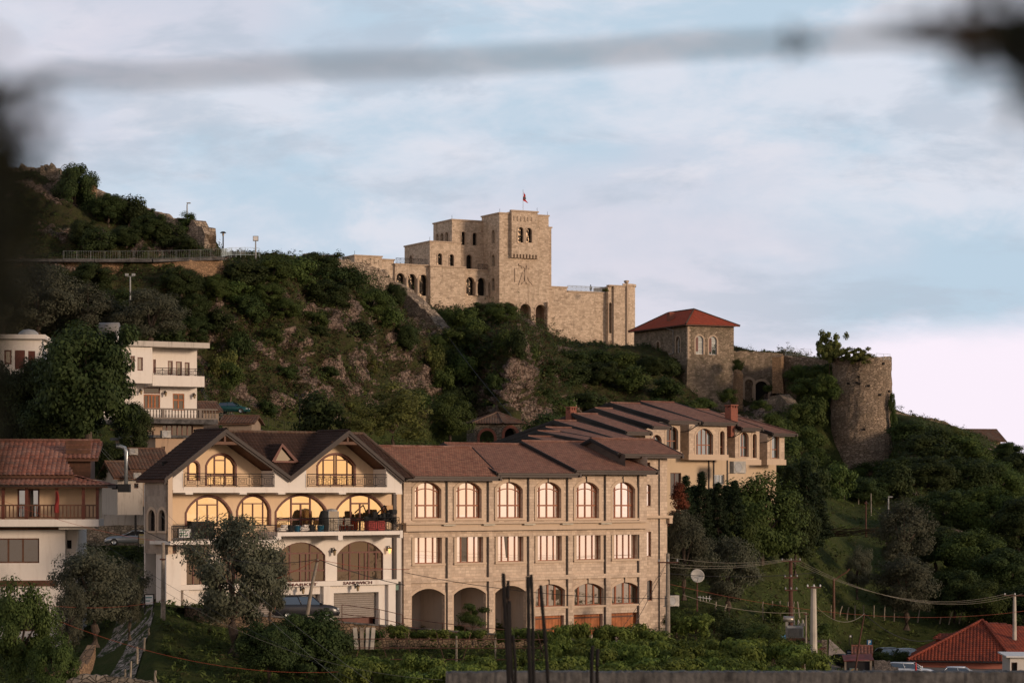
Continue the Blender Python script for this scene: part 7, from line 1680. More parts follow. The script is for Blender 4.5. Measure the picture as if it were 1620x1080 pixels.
# vineyard and pergola in front of the hotel
vr=random.Random(5); k=0
RN=['short row by the garages','row touching the hotel wooden doors','row just below the hotel corner','middle row of the vineyard','second row from the camera','nearest row of the vineyard']
for row,(pyb,Y,x0,x1,w,h,st) in enumerate(((1024,172,590,870,36,26,34),(1030,170,860,1050,44,40,30),(1044,163,880,1240,46,38,32),(1062,156,560,1290,50,40,33),(1082,149,560,1290,54,42,33),(1098,143,560,1270,56,44,36))):
    px=x0
    while px<x1:
        if not (row==3 and px<860): 
            T('vine_a' if k%2 else 'vine_b',px+vr.uniform(-6,6),pyb+vr.uniform(-6,5),Y+vr.uniform(-2,2),h*vr.uniform(.8,1.2),w*vr.uniform(.85,1.2),'bright green vine in the '+RN[row],'vines in the '+RN[row],name='vine',cat='vine'); k+=1
        px+=st
for i,(px,py,Y,w,h) in enumerate(((1160,1022,178,60,44),(1200,1030,176,60,44),(1100,1015,186,60,44),(1130,1000,192,60,40),(1225,1045,170,50,50),(1180,1060,160,60,50),(1260,1050,168,50,40),(1070,1005,190,50,40))):
    T(('shrub_a','broad_b','vine_a')[i%3],px,py,Y,h,w,'one of the bushes between the dish pole and the transformer','bushes around the transformer',name='shrub',cat='shrub')
for i,(px,py,Y,w,h) in enumerate(((1400,1052,240,44,22),(1425,1050,240,40,22),(1385,1048,242,34,18),(1230,985,214,50,34),(1300,1000,236,40,16),(1250,1010,224,50,24))):
    T('shrub_b',px,py,Y,h,w,'one of the low bushes at the back of the parking place','bushes behind the parking place',name='shrub',cat='shrub')
for i,(px,py,Y,w,h) in enumerate(((190,905,215,60,36),(225,905,214,60,44),(240,935,205,40,50),(205,935,205,60,40),(160,930,200,50,40))):
    T('shrub_a',px,py,Y,h,w,'one of the dark hedge bushes below the silver coupe','hedge below the silver coupe',name='shrub',cat='shrub')
T('shrub_c',800,462+0,520,6,12,'small round planter bush on the castle terrace by the end tower',name='shrub',cat='shrub')
bpy.data.objects[-1] if False else None
tb=[o for o in bpy.data.objects if o.get('label','').startswith('small round planter')][0]; tb.location=FC.world((cxs+.0,cyW+1.0,czW+.25)); tb.location=P(957,461.5,526.5)
# ------------------------------------------------ ground cover scattered over the hill
def cover(name,nclump,per,size,rad,weight,mats,probs,seed,up=.6,lift=.2,label=None,asp=.55):
    rng=np.random.default_rng(seed); w=weight.copy(); w[:-1,:-1]*=1; flat=w.reshape(-1); flat=flat/flat.sum(); ii=rng.choice(len(flat),nclump,p=flat)
    Vf=V.reshape(-1,3)[ii]; Nf=Nn.reshape(-1,3)[ii]; cell=np.linalg.norm(np.gradient(V,axis=0),axis=-1).reshape(-1)[ii]; jit=rng.normal(size=(nclump,3))*cell[:,None]*.6
    base=Vf+jit*np.array([1,.4,.5]); r=rad*(.5+rng.random(nclump)); d=rng.normal(size=(nclump,per,3)); d/=np.linalg.norm(d,axis=2,keepdims=True)
    C=base[:,None,:]+Nf[:,None,:]*(lift*r[:,None,None])+d*(rng.random((nclump,per,1))**.5)*r[:,None,None]*np.array([1.2,1.2,.8])
    N2=d*.6+Nf[:,None,:]*.6+np.array([0,0,up])+rng.normal(size=(nclump,per,3))*.4
    s=size*(.6+.8*rng.random((nclump,per))); mi=np.repeat(rng.choice(len(mats),nclump,p=probs),per)
    me=quads_mesh(name,C.reshape(-1,3),N2.reshape(-1,3),s.reshape(-1),rng,asp,mats,mi); o=bpy.data.objects.new(name,me); COL.objects.link(o); tag(o,label,'ground cover',None,'stuff'); return o
M['leaf_brown']=leafmat('dry_brown_scrub',(.095,.055,.030),(.048,.032,.02),(.035,.025,.015))
M['leaf_moss']=leafmat('mossy_scrub',(.095,.105,.032),(.055,.066,.022),(.036,.042,.016))
area=np.linalg.norm(np.cross(np.gradient(V,axis=0),np.gradient(V,axis=1)),axis=-1)/(V[...,1]**2)*1e4
inpic=((UU>-180)&(UU<1850)).astype(float)
wn=np.clip(.55+nse*1.1,0.05,1.6)
wc=area*inpic*np.clip(cliff+.15*(TT>5.6),0,1)*(TT<11.2)*(TT>5.4)*np.clip(1-rock*1.15,.03,1)*wn
cover('scrub_on_rock',15000,11,.26,.38,wc*face,[M['leaf_ivy'],M['leaf_moss'],M['leaf_brown'],M['leaf_dark'],M['leaf_yel']],[.20,.26,.34,.14,.06],107,label='dry brown and mossy scrub on the steep rock face below the rampart')
cover('scrub',34000,12,.29,.46,wc*(1-.93*face),[M['leaf_ivy'],M['leaf_dark'],M['leaf_moss'],M['leaf_brown'],M['leaf_mid']],[.34,.16,.18,.16,.16],101,label='scrub, ivy and dry weeds clinging to the cliff face below the castle')
wr=area*inpic*(TT>5.4)*(TT<9.4)*np.clip(rock,0,1)
cover('crevice_weeds',1800,12,.26,.4,wr,[M['leaf_brown'],M['leaf_moss'],M['leaf_dark']],[.5,.3,.2],103,label='dry weeds in the crevices of the bare rock')
onpath=((UU>125)&(UU<255)&(GY>138)&(GY<178))|((UU>1305)&(GY>210)&(GY<238))
wg=area*inpic*(~onpath)*(TT>1.2)*(TT<6.6)*(1-.8*cliff)
M['grass_leaf']=leafmat('meadow_grass',(.125,.160,.040),(.078,.108,.028),(.055,.068,.020),.2)
M['grass_dry']=leafmat('dry_grass',(.085,.075,.035),(.055,.05,.022))
cover('grass',34000,9,.44,.36,wg,[M['grass_leaf'],M['leaf_mid'],M['grass_dry'],M['leaf_dark']],[.52,.2,.12,.16],105,up=.0,lift=.35,label='rough grass and weeds over the green slopes',asp=.22)
# ================================================================ people, cars, lamps, poles, wires
def lamp_post(px,pyb,pyt,Y,style,label,mat='iron',group=None):
    b=P(px,pyb,Y); h=P(px,pyt,Y).z-b.z; rt=empty('street_lamp',b,0,label,'street lamp',group); m=MB(); m.tube([(0,0,-.5),(0,0,h*.5),(0,0,h-.3)],[.11,.095,.08],8); m.build('pole',M[mat],rt); s=MB()
    if style=='mushroom': s.lathe([(0,h),(.2,h-.03),(.42,h-.18),(.42,h-.24),(.1,h-.26)],(0,0,0),12); s.build('lamp_head',M[mat],rt,True); g=MB(); g.lathe([(.10,h-.27),(.15,h-.45),(.07,h-.7),(0,h-.7)],(0,0,0),10); g.build('globe',M['lantern'],rt)
    elif style=='flood': 
        s.cbox((.22,0,h-.12),.55,.3,.14,0); s.tube([(0,0,h-.35),(.1,0,h-.14)],.05,5); s.build('lamp_head',M['grille'],rt)
    elif style=='twin':
        s.tube([(-.45,0,h-.25),(.45,0,h-.25)],.04,5); s.cbox((-.42,-.05,h-.05),.4,.3,.3); s.cbox((.42,-.05,h-.05),.4,.3,.3); s.build('lamp_head',M[mat],rt)
    elif style=='box':
        s.cbox((0,0,h-.3),.75,.3,.7); s.build('lamp_head',M['grille'],rt); g=MB(); g.box(-.3,.3,-.18,-.155,h-.58,h-.05); g.build('lens',M['white'],rt)
    return rt
lamp_post(296,345,320,344,'flood','small floodlight post rising behind the ivy clump on the ruined wall','grille')
lamp_post(353,408,366,331,'mushroom','mushroom topped lamp post where the hillside path bends')
lamp_post(404.5,407,374,337,'box','lamp post with square white head at the end of the path railing','grille')
lamp_post(206,486,434,302,'twin','grey twin headed lamp post on the slope under the retaining wall','grille')
lamp_post(474,690,624,298,'twin','black twin lamp post on the slope above the villa roof')
lamp_post(214.5,836,786,215,'mushroom','black mushroom lamp in the street left of the villa wing')
lamp_post(1405.5,812,784,300,'flood','short thin lamp post among the trees of the right slope','grille')
lamp_post(1240,559,552,438,'flood','tiny lamp on the corner of the gate wall')
def person_figure(px,pyb,Y,h,label,rz=0):
    b=P(px,pyb,Y); rt=empty('person',b,rz,label,'person'); s=h/1.75
    me=bpy.data.meshes.new('body'); 
    J={'pel':(0,0,.92,.13),'spi':(0,0,1.15,.13),'che':(0,.01,1.36,.15),'nec':(0,0,1.50,.06),'hd1':(0,-.01,1.60,.085),'hd2':(0,-.01,1.68,.09),'hd3':(0,0,1.74,.05),
       'shl':(-.17,0,1.41,.065),'ell':(-.25,-.02,1.14,.05),'wrl':(-.17,-.17,.98,.035),'hal':(-.12,-.24,.97,.03),'shr':(.17,0,1.41,.065),'elr':(.24,.0,1.13,.05),'wrr':(.24,-.06,.88,.035),'har':(.24,-.08,.80,.03),
       'hpl':(-.09,0,.88,.10),'knl':(-.10,-.03,.49,.068),'anl':(-.10,0,.09,.045),'tol':(-.11,-.15,.04,.035),'hpr':(.09,0,.88,.10),'knr':(.12,.02,.49,.068),'anr':(.13,.05,.09,.045),'tor':(.15,-.09,.04,.035)}
    ks=list(J); E=[('pel','spi'),('spi','che'),('che','nec'),('nec','hd1'),('hd1','hd2'),('hd2','hd3'),('che','shl'),('shl','ell'),('ell','wrl'),('wrl','hal'),('che','shr'),('shr','elr'),('elr','wrr'),('wrr','har'),('pel','hpl'),('hpl','knl'),('knl','anl'),('anl','tol'),('pel','hpr'),('hpr','knr'),('knr','anr'),('anr','tor')]
    me.from_pydata([tuple(c*s for c in J[k][:3]) for k in ks],[(ks.index(a),ks.index(b_)) for a,b_ in E],[]); o=bpy.data.objects.new('body',me); COL.objects.link(o)
    md=o.modifiers.new('s','SKIN'); 
    for i,k in enumerate(ks): r=J[k][3]*s; me.skin_vertices[0].data[i].radius=(r,r)
    me.skin_vertices[0].data[0].use_root=True; o.modifiers.new('d','SUBSURF').levels=1; bpy.context.view_layer.update(); m2=bpy.data.meshes.new_from_object(o.evaluated_get(bpy.context.evaluated_depsgraph_get())); bpy.data.objects.remove(o)
    m2.materials.clear(); m2.materials.append(plain('dark_clothing',(.022,.022,.026),.9,.2)); m2.polygons.foreach_set('use_smooth',[True]*len(m2.polygons)); o=bpy.data.objects.new('body',m2); COL.objects.link(o); o.parent=rt
    hm=MB(); hm.lathe([(0,1.79*s),(.075*s,1.76*s),(.105*s,1.68*s),(.10*s,1.60*s),(.06*s,1.52*s)],(0,.02*s,0),12); hm.build('hair',plain('black_hair',(.012,.01,.01),.7),rt,True)
    c=MB(); c.lathe([(.20*s,1.42*s),(.20*s,1.2*s),(.19*s,.95*s),(.25*s,.68*s)],(0,0,0),14); c.build('coat',M['iron'],rt,True); return rt
q=FC.world((FC.X(934.5,cyW+.6),cyW+.6,czW+.1)); pf=person_figure(934.5,462,524,1.78,'person in dark coat standing at the castle terrace railing',.4); pf.location=q; 
pf2=person_figure(706,0,200,1.7,'x'); 
for o in list(pf2.children): bpy.data.objects.remove(o)
bpy.data.objects.remove(pf2)
def car(px,pyb,Y,heading,paint,label,kind='suv',L=4.5,Wd=1.82,H=1.6,tail=False,group='cars parked around the village'):
    """heading: angle of the car's nose from +x, degrees"""
    rt=empty('parked_car',P(px,pyb,Y),R(heading),label,'car',group); w=Wd/2; hx=L/2
    hood=.62*H if kind!='suv' else .60*H; belt=hood+.05; 
    cow,rfF,rfR,tb={'suv':(.24,.08,-.42,-.49),'hatch':(.22,.06,-.34,-.47),'coupe':(.16,-.04,-.26,-.44),'estate':(.24,.08,-.40,-.48)}[kind]
    sec=[]
    for x,zt,ww in ((-hx,belt-.28,w*.80),(-hx+.06,belt-.02,w*.90),(-hx+.35,belt,w*.97),(-hx*.5,belt,w),(0,belt,w),(cow*L,hood,w*.99),(hx-.55,hood-.07,w*.94),(hx-.15,hood-.20,w*.84),(hx,hood-.36,w*.70)):
        sec.append([(x,-ww*.92,.22),(x,-ww,.40),(x,-ww*1.0,zt-.20),(x,-ww*.93,zt),(x,0,zt+.035),(x,ww*.93,zt),(x,ww,zt-.20),(x,ww,.40),(x,ww*.92,.22)])
    m=MB(); n=9
    for s_ in sec: m.v+=s_
    for i in range(len(sec)-1):
        for j in range(n-1): a=i*n+j; m.f.append((a,a+1,a+n+1,a+n))
        m.f.append((i*n+n-1,i*n,(i+1)*n,(i+1)*n+n-1))
    m.f.append(tuple(range(n))); m.f.append(tuple(reversed([(len(sec)-1)*n+j for j in range(n)])))
    # roof panel and pillars
    tz=H; wt=w*.74; xs=[(rfF*L,tz-.03),(rfF*L-.35,tz),(rfR*L+.3,tz-.01),(rfR*L,tz-.05)]
    b=len(m.v)
    for x,z in xs: m.v+=[(x,-wt,z-.06),(x,-wt*.85,z),(x,0,z+.03),(x,wt*.85,z),(x,wt,z-.06)]
    for i in range(3):
        for j in range(4): a=b+i*5+j; m.f.append((a,a+1,a+6,a+5))
    bel=w*.93
    for sgn in (-1,1):
        for p,q in (((cow*L,bel,hood-.01),(rfF*L,wt,tz-.07)),((tb*L+.1,bel,belt-.02),(rfR*L,wt,tz-.09)),(((cow*L+tb*L)/2+.15,bel,belt-.02),((rfF+rfR)*L/2+.1,wt+.01,tz-.05))): m.tube([(p[0],sgn*p[1],p[2]),(q[0],sgn*q[1],q[2])],.04,4)
        m.tube([(rfF*L,sgn*wt,tz-.05),(rfR*L,sgn*wt,tz-.07)],.035,4)
        m.cbox((cow*L-.12,sgn*(w+.09),belt+.06),.16,.18,.12)
    m.build('body',paint,rt,True)
    g=MB(); F_=[(cow*L-.02,-bel*.97,hood),(cow*L-.02,bel*.97,hood),(rfF*L,wt*.97,tz-.06),(rfF*L,-wt*.97,tz-.06)]; B_=[(tb*L+.1,-bel*.95,belt),(tb*L+.1,bel*.95,belt),(rfR*L,wt*.97,tz-.08),(rfR*L,-wt*.97,tz-.08)]
    g.add(F_,[(0,1,2,3)]); g.add(B_,[(3,2,1,0)]); 
    for sgn in (-1,1): i=0 if sgn<0 else 1; j=3 if sgn<0 else 2; g.add([F_[i],F_[j],B_[j],B_[i]],[(0,1,2,3)])
    g.build('windows',M['g_car'],rt)
    for x in (hx*.62,-hx*.60):
        for sgn in (-1,1):
            t=MB(); t.lathe([(.20,-.1),(.30,-.11),(.33,-.06),(.33,.06),(.30,.11),(.20,.1)],(0,0,0),18); o=t.build('wheel',M['tyre'],rt,True); o.rotation_euler=(math.pi/2,0,0); o.location=(x,sgn*(w-.10),.33)
            r=MB(); r.lathe([(0,.09),(.05,.1),(.20,.085),(.21,.1)],(0,0,0),14); r.lathe([(0,-.09),(.05,-.1),(.20,-.085),(.21,-.1)],(0,0,0),14); r.build('rim',M['galv'],o,True)
    for sgn in (-1,1):
        h=MB(); h.cbox((hx-.12,sgn*w*.62,hood-.30),.2,.34,.13); h.build('headlight',M['lamp_glass'],rt,bevel=.02)
        h=MB(); h.cbox((-hx+.05,sgn*w*.72,belt-.18),.1,.24,.24); h.build('taillight',M['tail_lit'] if tail else M['tail'],rt,bevel=.02)
    p=MB(); p.box(-hx-.03,-hx-.005,-.26,.26,.62,.74); p.build('number_plate',M['white'],rt)
    bm_=MB(); bm_.cbox((-hx+.02,0,.42),.16,Wd*.86,.2); bm_.cbox((hx-.03,0,.42),.16,Wd*.72,.2); bm_.build('bumper',M['tyre'] if kind=='suv' else paint,rt,bevel=.03)
    return rt
M['tyre']=plain('tyre_rubber',(.018,.018,.018),.8,.1); M['lamp_glass']=plain('headlamp_glass',(.55,.56,.58),.15,.05,spec=.8); M['tail']=plain('red_lamp_glass',(.30,.015,.01),.3,.05); M['tail_lit']=emis('lit_tail_lamp',(1,.05,.02),1.2)
M['g_car']=glass('car_glass',(.55,.58,.6),(.012,.012,.014),.35,.0)
PB=car_paint('black_car_paint',(.012,.013,.016)); PS=car_paint('silver_car_paint',(.30,.33,.36),.6); PG=car_paint('green_car_paint',(.012,.075,.075)); PW=car_paint('white_car_paint',(.62,.66,.72),.1); PD=car_paint('dark_grey_car_paint',(.04,.04,.045))
car(206,862,228,186,PS,'silver coupe parked in the street left of the villa wing','coupe',4.7,1.82,1.42)
car(368,654,298,-10,PG,'dark green hatchback parked on the slope beside the white house','hatch',4.1,1.7,1.42)
car(484,978,172.5,12,PD,'dark grey suv with a red tail light before the market shutter','suv',4.6,1.85,1.68,True)
car(1331,1061,236,118,PB,'black suv seen from behind in the parking place','suv',4.5,1.86,1.68)
car(1440,1072,230,-14,PW,'white estate car behind the concrete parapet','estate',4.7,1.82,1.5)
car(1523,1078,229,-10,PW,'second white car, mostly hidden by the parapet before the pink house','hatch',4.3,1.8,1.45)
car(1413,1046,246,20,PS,'silver car glimpsed behind the bushes left of the red hip roof','hatch',4.2,1.76,1.45)
car(1438,1047,246,20,PW,'pale car half hidden right beside the silver one behind the bushes','hatch',4.2,1.76,1.45)
# satellite dish
def dish():
    b=P(1103,955,193); k=K*193; rt=empty('satellite_dish',b,0,'round pale satellite dish on a rusty pole before the wide olive','satellite dish'); h=P(1103,912,193).z-b.z
    m=MB(); m.tube([(0,0,-.6),(0,0,h)],.06,6); m.build('pole',M['iron_rust'],rt)
    d=MB(); r=.56; d.lathe([(0,.0),(r*.5,.04),(r*.85,.12),(r,.17),(r,.19),(r*.85,.15),(r*.5,.07),(0,.03)],(0,0,0),28); o=d.build('reflector',plain('grey_dish',(.38,.36,.33),.5,.12),rt,True); o.rotation_euler=(R(72),0,R(8)); o.location=(-.02,-.12,h+.05)
    a=MB(); a.tube([(0,-.2,h-.45),(0,-.8,h-.15)],.025,4); a.tube([(-.45,-.2,h+.1),(0,-.85,h-.1),(.45,-.2,h+.1)],.018,4); a.cbox((0,-.85,h-.1),.1,.16,.1); a.build('feed_arm',M['grille'],rt)
    t=MB(); t.tube([(.0,0,h-1.6),(1.1,-.3,h-1.75)],.03,4); 
    for i in range(4): t.tube([(.2+.25*i,-.35,h-1.5),(.25+.25*i,.2,h-1.95)],.02,4)
    t.build('aerial',M['white'],rt)
dish()
ac_unit(P(1063,958,192),R(37),'air conditioner at the foot of the stone hotel corner beside the grey pole',s=1.4)
def pole(px,pyb,pyt,Y,r,mat,label,arms=(),name='utility_pole',lean=0,cat='utility pole',group=None,insul=True):
    b=P(px,pyb,Y); h=P(px,pyt,Y).z-b.z; rt=empty(name,b,0,label,cat,group); top=Vector((lean,0,h)); m=MB(); m.tube([(0,0,-.8),tuple(top*.5),tuple(top)],[r*1.25,r*1.05,r*.85],10); m.build('pole',M[mat],rt)
    for i,(z,w) in enumerate(arms):
        a=MB(); c=top*(z); a.box(c.x-w/2,c.x+w/2,-r-.08,-r+.02,c.z-.05,c.z+.05); ar=a.build('crossarm',M['iron_rust'],rt); 
        if insul:
            n=MB(); 
            for s_ in (-.45,0,.45): n.lathe([(.03,0),(.07,.04),(.05,.1),(.07,.14),(.0,.2)],(c.x+w*s_,-r-.03,c.z+.05),8)
            n.build('insulators',M['white'] if mat=='concrete_pole' else M['grille'],ar)
    return rt,b+top
PT={}
_,PT['steel']=pole(1251,990,886,197,.16,'iron_rust','brown lattice like utility pole with three crossarms above the transformer',((.99,1.6),(.74,1.1),(.55,1.0)))
_,PT['conc']=pole(1287,1022,927,190,.24,'concrete_pole','thick pale concrete pole right of the transformer',((.985,1.1),))
_,PT['corner']=pole(1056.5,1015,875,176,.15,'wood_grey','grey wooden pole standing against the stone hotel corner',((.90,1.5),))
_,PT['mkt']=pole(482,980,884,158,.11,'wood_grey','leaning wooden pole in front of the market sign',((.97,.3),),lean=.85,insul=False)
_,PT['wing']=pole(258,962,858,164,.13,'wood_grey','grey wooden pole before the villa wing at the left',((.75,.4),),insul=False)
_,PT['right']=pole(1605,1000,940,238,.17,'concrete_pole','pale pole behind the red hip roof at the right edge',((.98,2.2),))
_,PT['thin']=pole(1370,875,792,292,.09,'iron_rust','thin rusty pole left of the large grey olive',((.96,.4),),insul=False)
_,PT['branch']=pole(1319,966,914,232,.12,'wood_brown','wooden stub pole with a curved bracket on the slope',(),insul=False)
_,PT['lean']=pole(1351,1062,970,218,.07,'iron_rust','thin rusty leaning pole rising behind the market stall',(),lean=.95,insul=False)
_,PT['meter']=pole(1275,1030,968,186,.07,'wood_grey','short service pole between the transformer and the concrete pole',((.96,.4),),insul=False)
_,PT['redp']=pole(1415,788,735,392,.08,'iron_rust','thin red pole on the bank right of the round tower',(),insul=False)
_,PT['left']=pole(69,1066,972,134,.12,'wood_brown','brown wooden post in the lower left trees',(),insul=False)
br=MB(); br.tube([(0,0,2.9),(.5,0,3.3),(1.2,0,3.7),(1.5,0,4.05)],.07,6); o=br.build('bracket',M['wood_brown']); o.parent=[x for x in bpy.data.objects if x.get('label','').startswith('wooden stub pole')][0]
def wire(a,b,sag,r,mat,label,group=None,n=16):
    m=MB(); pts=[]
    for i in range(n+1): t=i/n; p=a.lerp(b,t); p.z-=sag*4*t*(1-t); pts.append(p-a)
    m.tube(pts,r,4,caps=False); o=m.build('cable',M[mat]); o.location=a; return tag(o,label,'cable',group)
M['cable_pale']=plain('pale_cable',(.22,.19,.14),.6,.1); M['cable_red']=plain('rusty_red_cable',(.24,.055,.028),.7,.2); M['cable_dark']=plain('dark_cable',(.02,.018,.018),.6,.1)
c=PT['corner']; s=PT['steel']; V3=Vector
for i,(dz) in enumerate((0,-.45,-.7)): wire(c+V3((.2,0,-.3+dz)),s+V3((-.5+.4*i,0,.1)),.35,.011,'cable_pale',['upper','middle','lower'][i]+' pale cable from the hotel corner pole to the brown pole','cables to the brown pole')
for i in range(3): wire(s+V3((-.4+.4*i,0,.15)),PT['right']+V3((-.8+.8*i,0,.1)),1.9+.15*i,.011,'cable_pale',['nearest','central','farthest'][i]+' pale cable swinging from the brown pole to the pole at the right edge','cables on the right slope')
wire(PT['corner']+V3((0,0,-2.2)),PT['right']+V3((1,0,-1.6)),1.4,.011,'cable_red','long red cable crossing the right slope over the stakes')
wire(P(1050,906,178),P(1290,905,188),.3,.02,'cable_dark','dark thin cable crossing behind the dish')
wire(P(1080,940,182),PT['meter'],.5,.02,'cable_pale','pale cable dropping from the hotel side to the service pole')
wire(PT['conc']+V3((0,0,-1.3)),PT['lean'],1.1,.02,'cable_pale','slack pale cable from the concrete pole to the leaning rusty pole')
wire(PT['lean'],P(1475,1012,226),.9,.03,'cable_dark','heavy dark cable from the leaning pole towards the red hip roof')
wire(PT['thin'],P(1425,838,262),.2,.02,'cable_dark','short dark cable from the thin rusty pole into the olive')
wire(PT['mkt'],P(220,835,150),1.0,.022,'cable_dark','dark cable from the market pole passing left over the big olive')
wire(PT['mkt'],P(640,925,176),.15,.025,'cable_dark','dark cable from the market pole right across the villa')
wire(P(640,905,170),P(1056,946,172),.5,.02,'cable_dark','thin dark cable running across the hotel front')
wire(PT['mkt'],P(648,900,176),.2,.018,'cable_red','thin red cable from the market pole to the hotel edge')
wire(PT['mkt'],P(330,948,156),.3,.018,'cable_red','thin red cable from the market pole down through the big olive')
for i,(a,b,sg,mt,lb) in enumerate((((150,700,170),(548,1085,120),.6,'cable_pale','pale cable falling from the left roof to the bottom centre'),((160,706,170),(600,1088,121),.8,'cable_pale','second pale cable beside the falling one'),((132,838,165),(560,1075,124),.5,'cable_dark','dark cable falling under the two pale ones'),((60,955,132),(262,948,162),.35,'cable_red','red cable strung across the cobbled path'),((60,968,130),(535,1062,138),1.0,'cable_red','long sagging red cable over the grass slope'),((215,905,150),(700,1075,130),1.4,'cable_pale','low pale cable sagging over the dark round tree'),((180,700,168),(380,770,172),.3,'cable_dark','dark cable from the left roof to the villa gable'),((690,505,384),(838,690,300),.6,'cable_dark','long thin cable running down the cliff to the pavilion'),((245,855,158),(0,790,150),.3,'cable_red','red cable from the wing pole to the left house'))):
    wire(P(*a),P(*b),sg,.010 if a[2]<200 else .05,mt,lb)
# two slanting stay wires near the hotel corner
for i,(a,b) in enumerate((((1053,893,177),(975,1005,168)),((1050,900,177),(990,1012,168)))): wire(P(*a),P(*b),.1,.02,'cable_dark',['upper','lower'][i]+' stay wire slanting down from the hotel corner pole','stay wires')
# transformer
def transformer():
    b=P(1258,1008,191); k=K*191*1.25; rt=empty('transformer',b,R(-8),'grey finned transformer tank on its pole platform above the vines','transformer'); m=MB(); w=24*k; h=15*k
    m.box(-w*.42,w*.42,-.5,.3,0,h)
    m.build('tank',M['grille'],rt,bevel=.02); f=MB()
    for i in range(13): x=-w*.38+w*.76*i/12; f.box(x-.02,x+.02,-.72,-.502,.1,h-.15)
    f.build('cooling_fins',plain('dark_grey_metal',(.12,.12,.12),.5),rt)
    c=MB(); c.tube([(-w*.62,-.2,h+.55),(-w*.08,-.2,h+.5)],.24,12); c.build('oil_drum',plain('warm_steel',(.45,.40,.35),.35,.1,metal=.6),rt,True)
    s=MB(); s.box(-w*.5,-w*.36,-.3,-.1,.0,h+.4); s.box(w*.28,w*.5,-.3,.1,h,h+.2)
    for x in (-.1,.25,.6): s.lathe([(.05,h),(.1,h+.1),(.06,h+.2),(.1,h+.3),(.03,h+.5)],(x,0,0),8)
    s.build('bushings',M['concrete'],rt); p=MB(); p.box(-w*.6,w*.65,-.6,.5,-.25,-.02); p.build('platform',M['iron_rust'],rt)
transformer()
# fence stakes on the right slope
M['stake_wood']=plain('grey_stake_wood',(.26,.22,.17),.9,.25,4)
def stakes(lst,group,lab):
    n=len(lst)
    for i,(px,pt,pb,Y,lean) in enumerate(lst):
        sp_=surf_point(px,pb) if px>1300 else None
        if sp_: Y=sp_.y
        b=P(px,pb,Y); h=P(px,pt,Y).z-b.z; m=MB(); j=.02*math.sin(i*5); m.tube([(0,0,-.3),(lean*.5+j,0,h*.5),(lean,0,h)],[.085,.075,.065],5); o=m.build('fence_stake',M['stake_wood']); o.location=b
        tag(o,ORD[i]+' '+lab,'stake',group)
ORD=['first','second','third','fourth','fifth','sixth','seventh','eighth','ninth','tenth','eleventh','twelfth','thirteenth','fourteenth','fifteenth','sixteenth','seventeenth','eighteenth','nineteenth','twentieth','twenty first','twenty second','twenty third','twenty fourth']+['%s' % w for w in ('twenty fifth','twenty sixth','twenty seventh','twenty eighth','twenty ninth','thirtieth')]
stakes([(1131,951,974,205,.1),(1144,955,975,205,.3),(1207,951,975,214,0),(1221,950,978,214,.05),(1234,950,978,214,.0),(1246,951,977,215,.05),(1256,951,978,216,.0),(1265,951,972,217,-.2)],'stakes left of the concrete pole','stake from the left in the row crossing behind the brown pole')
stakes([(1314,957,973,240,.05),(1327,958,976,240,.35),(1339,960,979,240,.25),(1352,957,980,241,.05),(1366,957,978,242,.0),(1382,957,977,243,.05),(1399,957,980,244,.05),(1414,958,982,245,.1),(1451,961,984,246,.3),(1486,963,986,248,.35),(1500,964,987,248,.5),(1516,963,986,249,.5),(1532,963,984,250,.35),(1549,958,985,251,.0)],'stakes on the grass of the right slope','stake from the left in the long row over the parking place')
stakes([(1313,771,783,305,.1),(1336,778,792,305,.0),(1358,784,797,304,.05),(1378,780,815,300,.0)],'stakes high on the right slope','stake from the left high on the slope beside the large olive')
stakes([(243,968,990,166,.0),(236,992,1010,160,.0),(228,1008,1022,156,.05),(217,1022,1042,152,.0),(206,1045,1066,148,.05),(198,1058,1072,146,.0)],'stakes along the cobbled path','stake down the grass edge of the cobbled path')
stakes([(722,1005,1046,166,.0),(784,1008,1043,168,.0),(246,1060,1090,120,.0)],'pergola posts','pale post before the street wall, counted from the left')
# vine frames: rusty rods
fr=MB(); b=P(560,1030,162)
for y_ in (1010,1024,1042,1056): fr.tube([P(555,y_,163)-b,P(900,y_+1,166)-b],.03,4)
for x_ in (575,600,640,690,745,800,850): fr.tube([P(x_,1000,165)-b,P(x_+18*(-1 if x_%2 else 1),1062,163)-b],.025,4)
o=fr.build('trellis',M['iron_rust']); o.location=b; tag(o,'rusty rod trellis between the street wall and the vines','trellis')
sl=[]
for i,px in enumerate((564,573,581,588)):
    b=P(px,1026,164); m=MB(); h=P(px,992,164).z-b.z; m.cbox((0,0,h/2),.28,.1,h,.1*i); o=m.build('marble_slab',M['concrete'] if i!=1 else M['wood_grey']); o.location=b; o.rotation_euler=(0,R(3*(i-1.5)),.2); tag(o,ORD[i]+' upright slab from the left leaning at the end of the street wall','slab','slabs at the street wall')
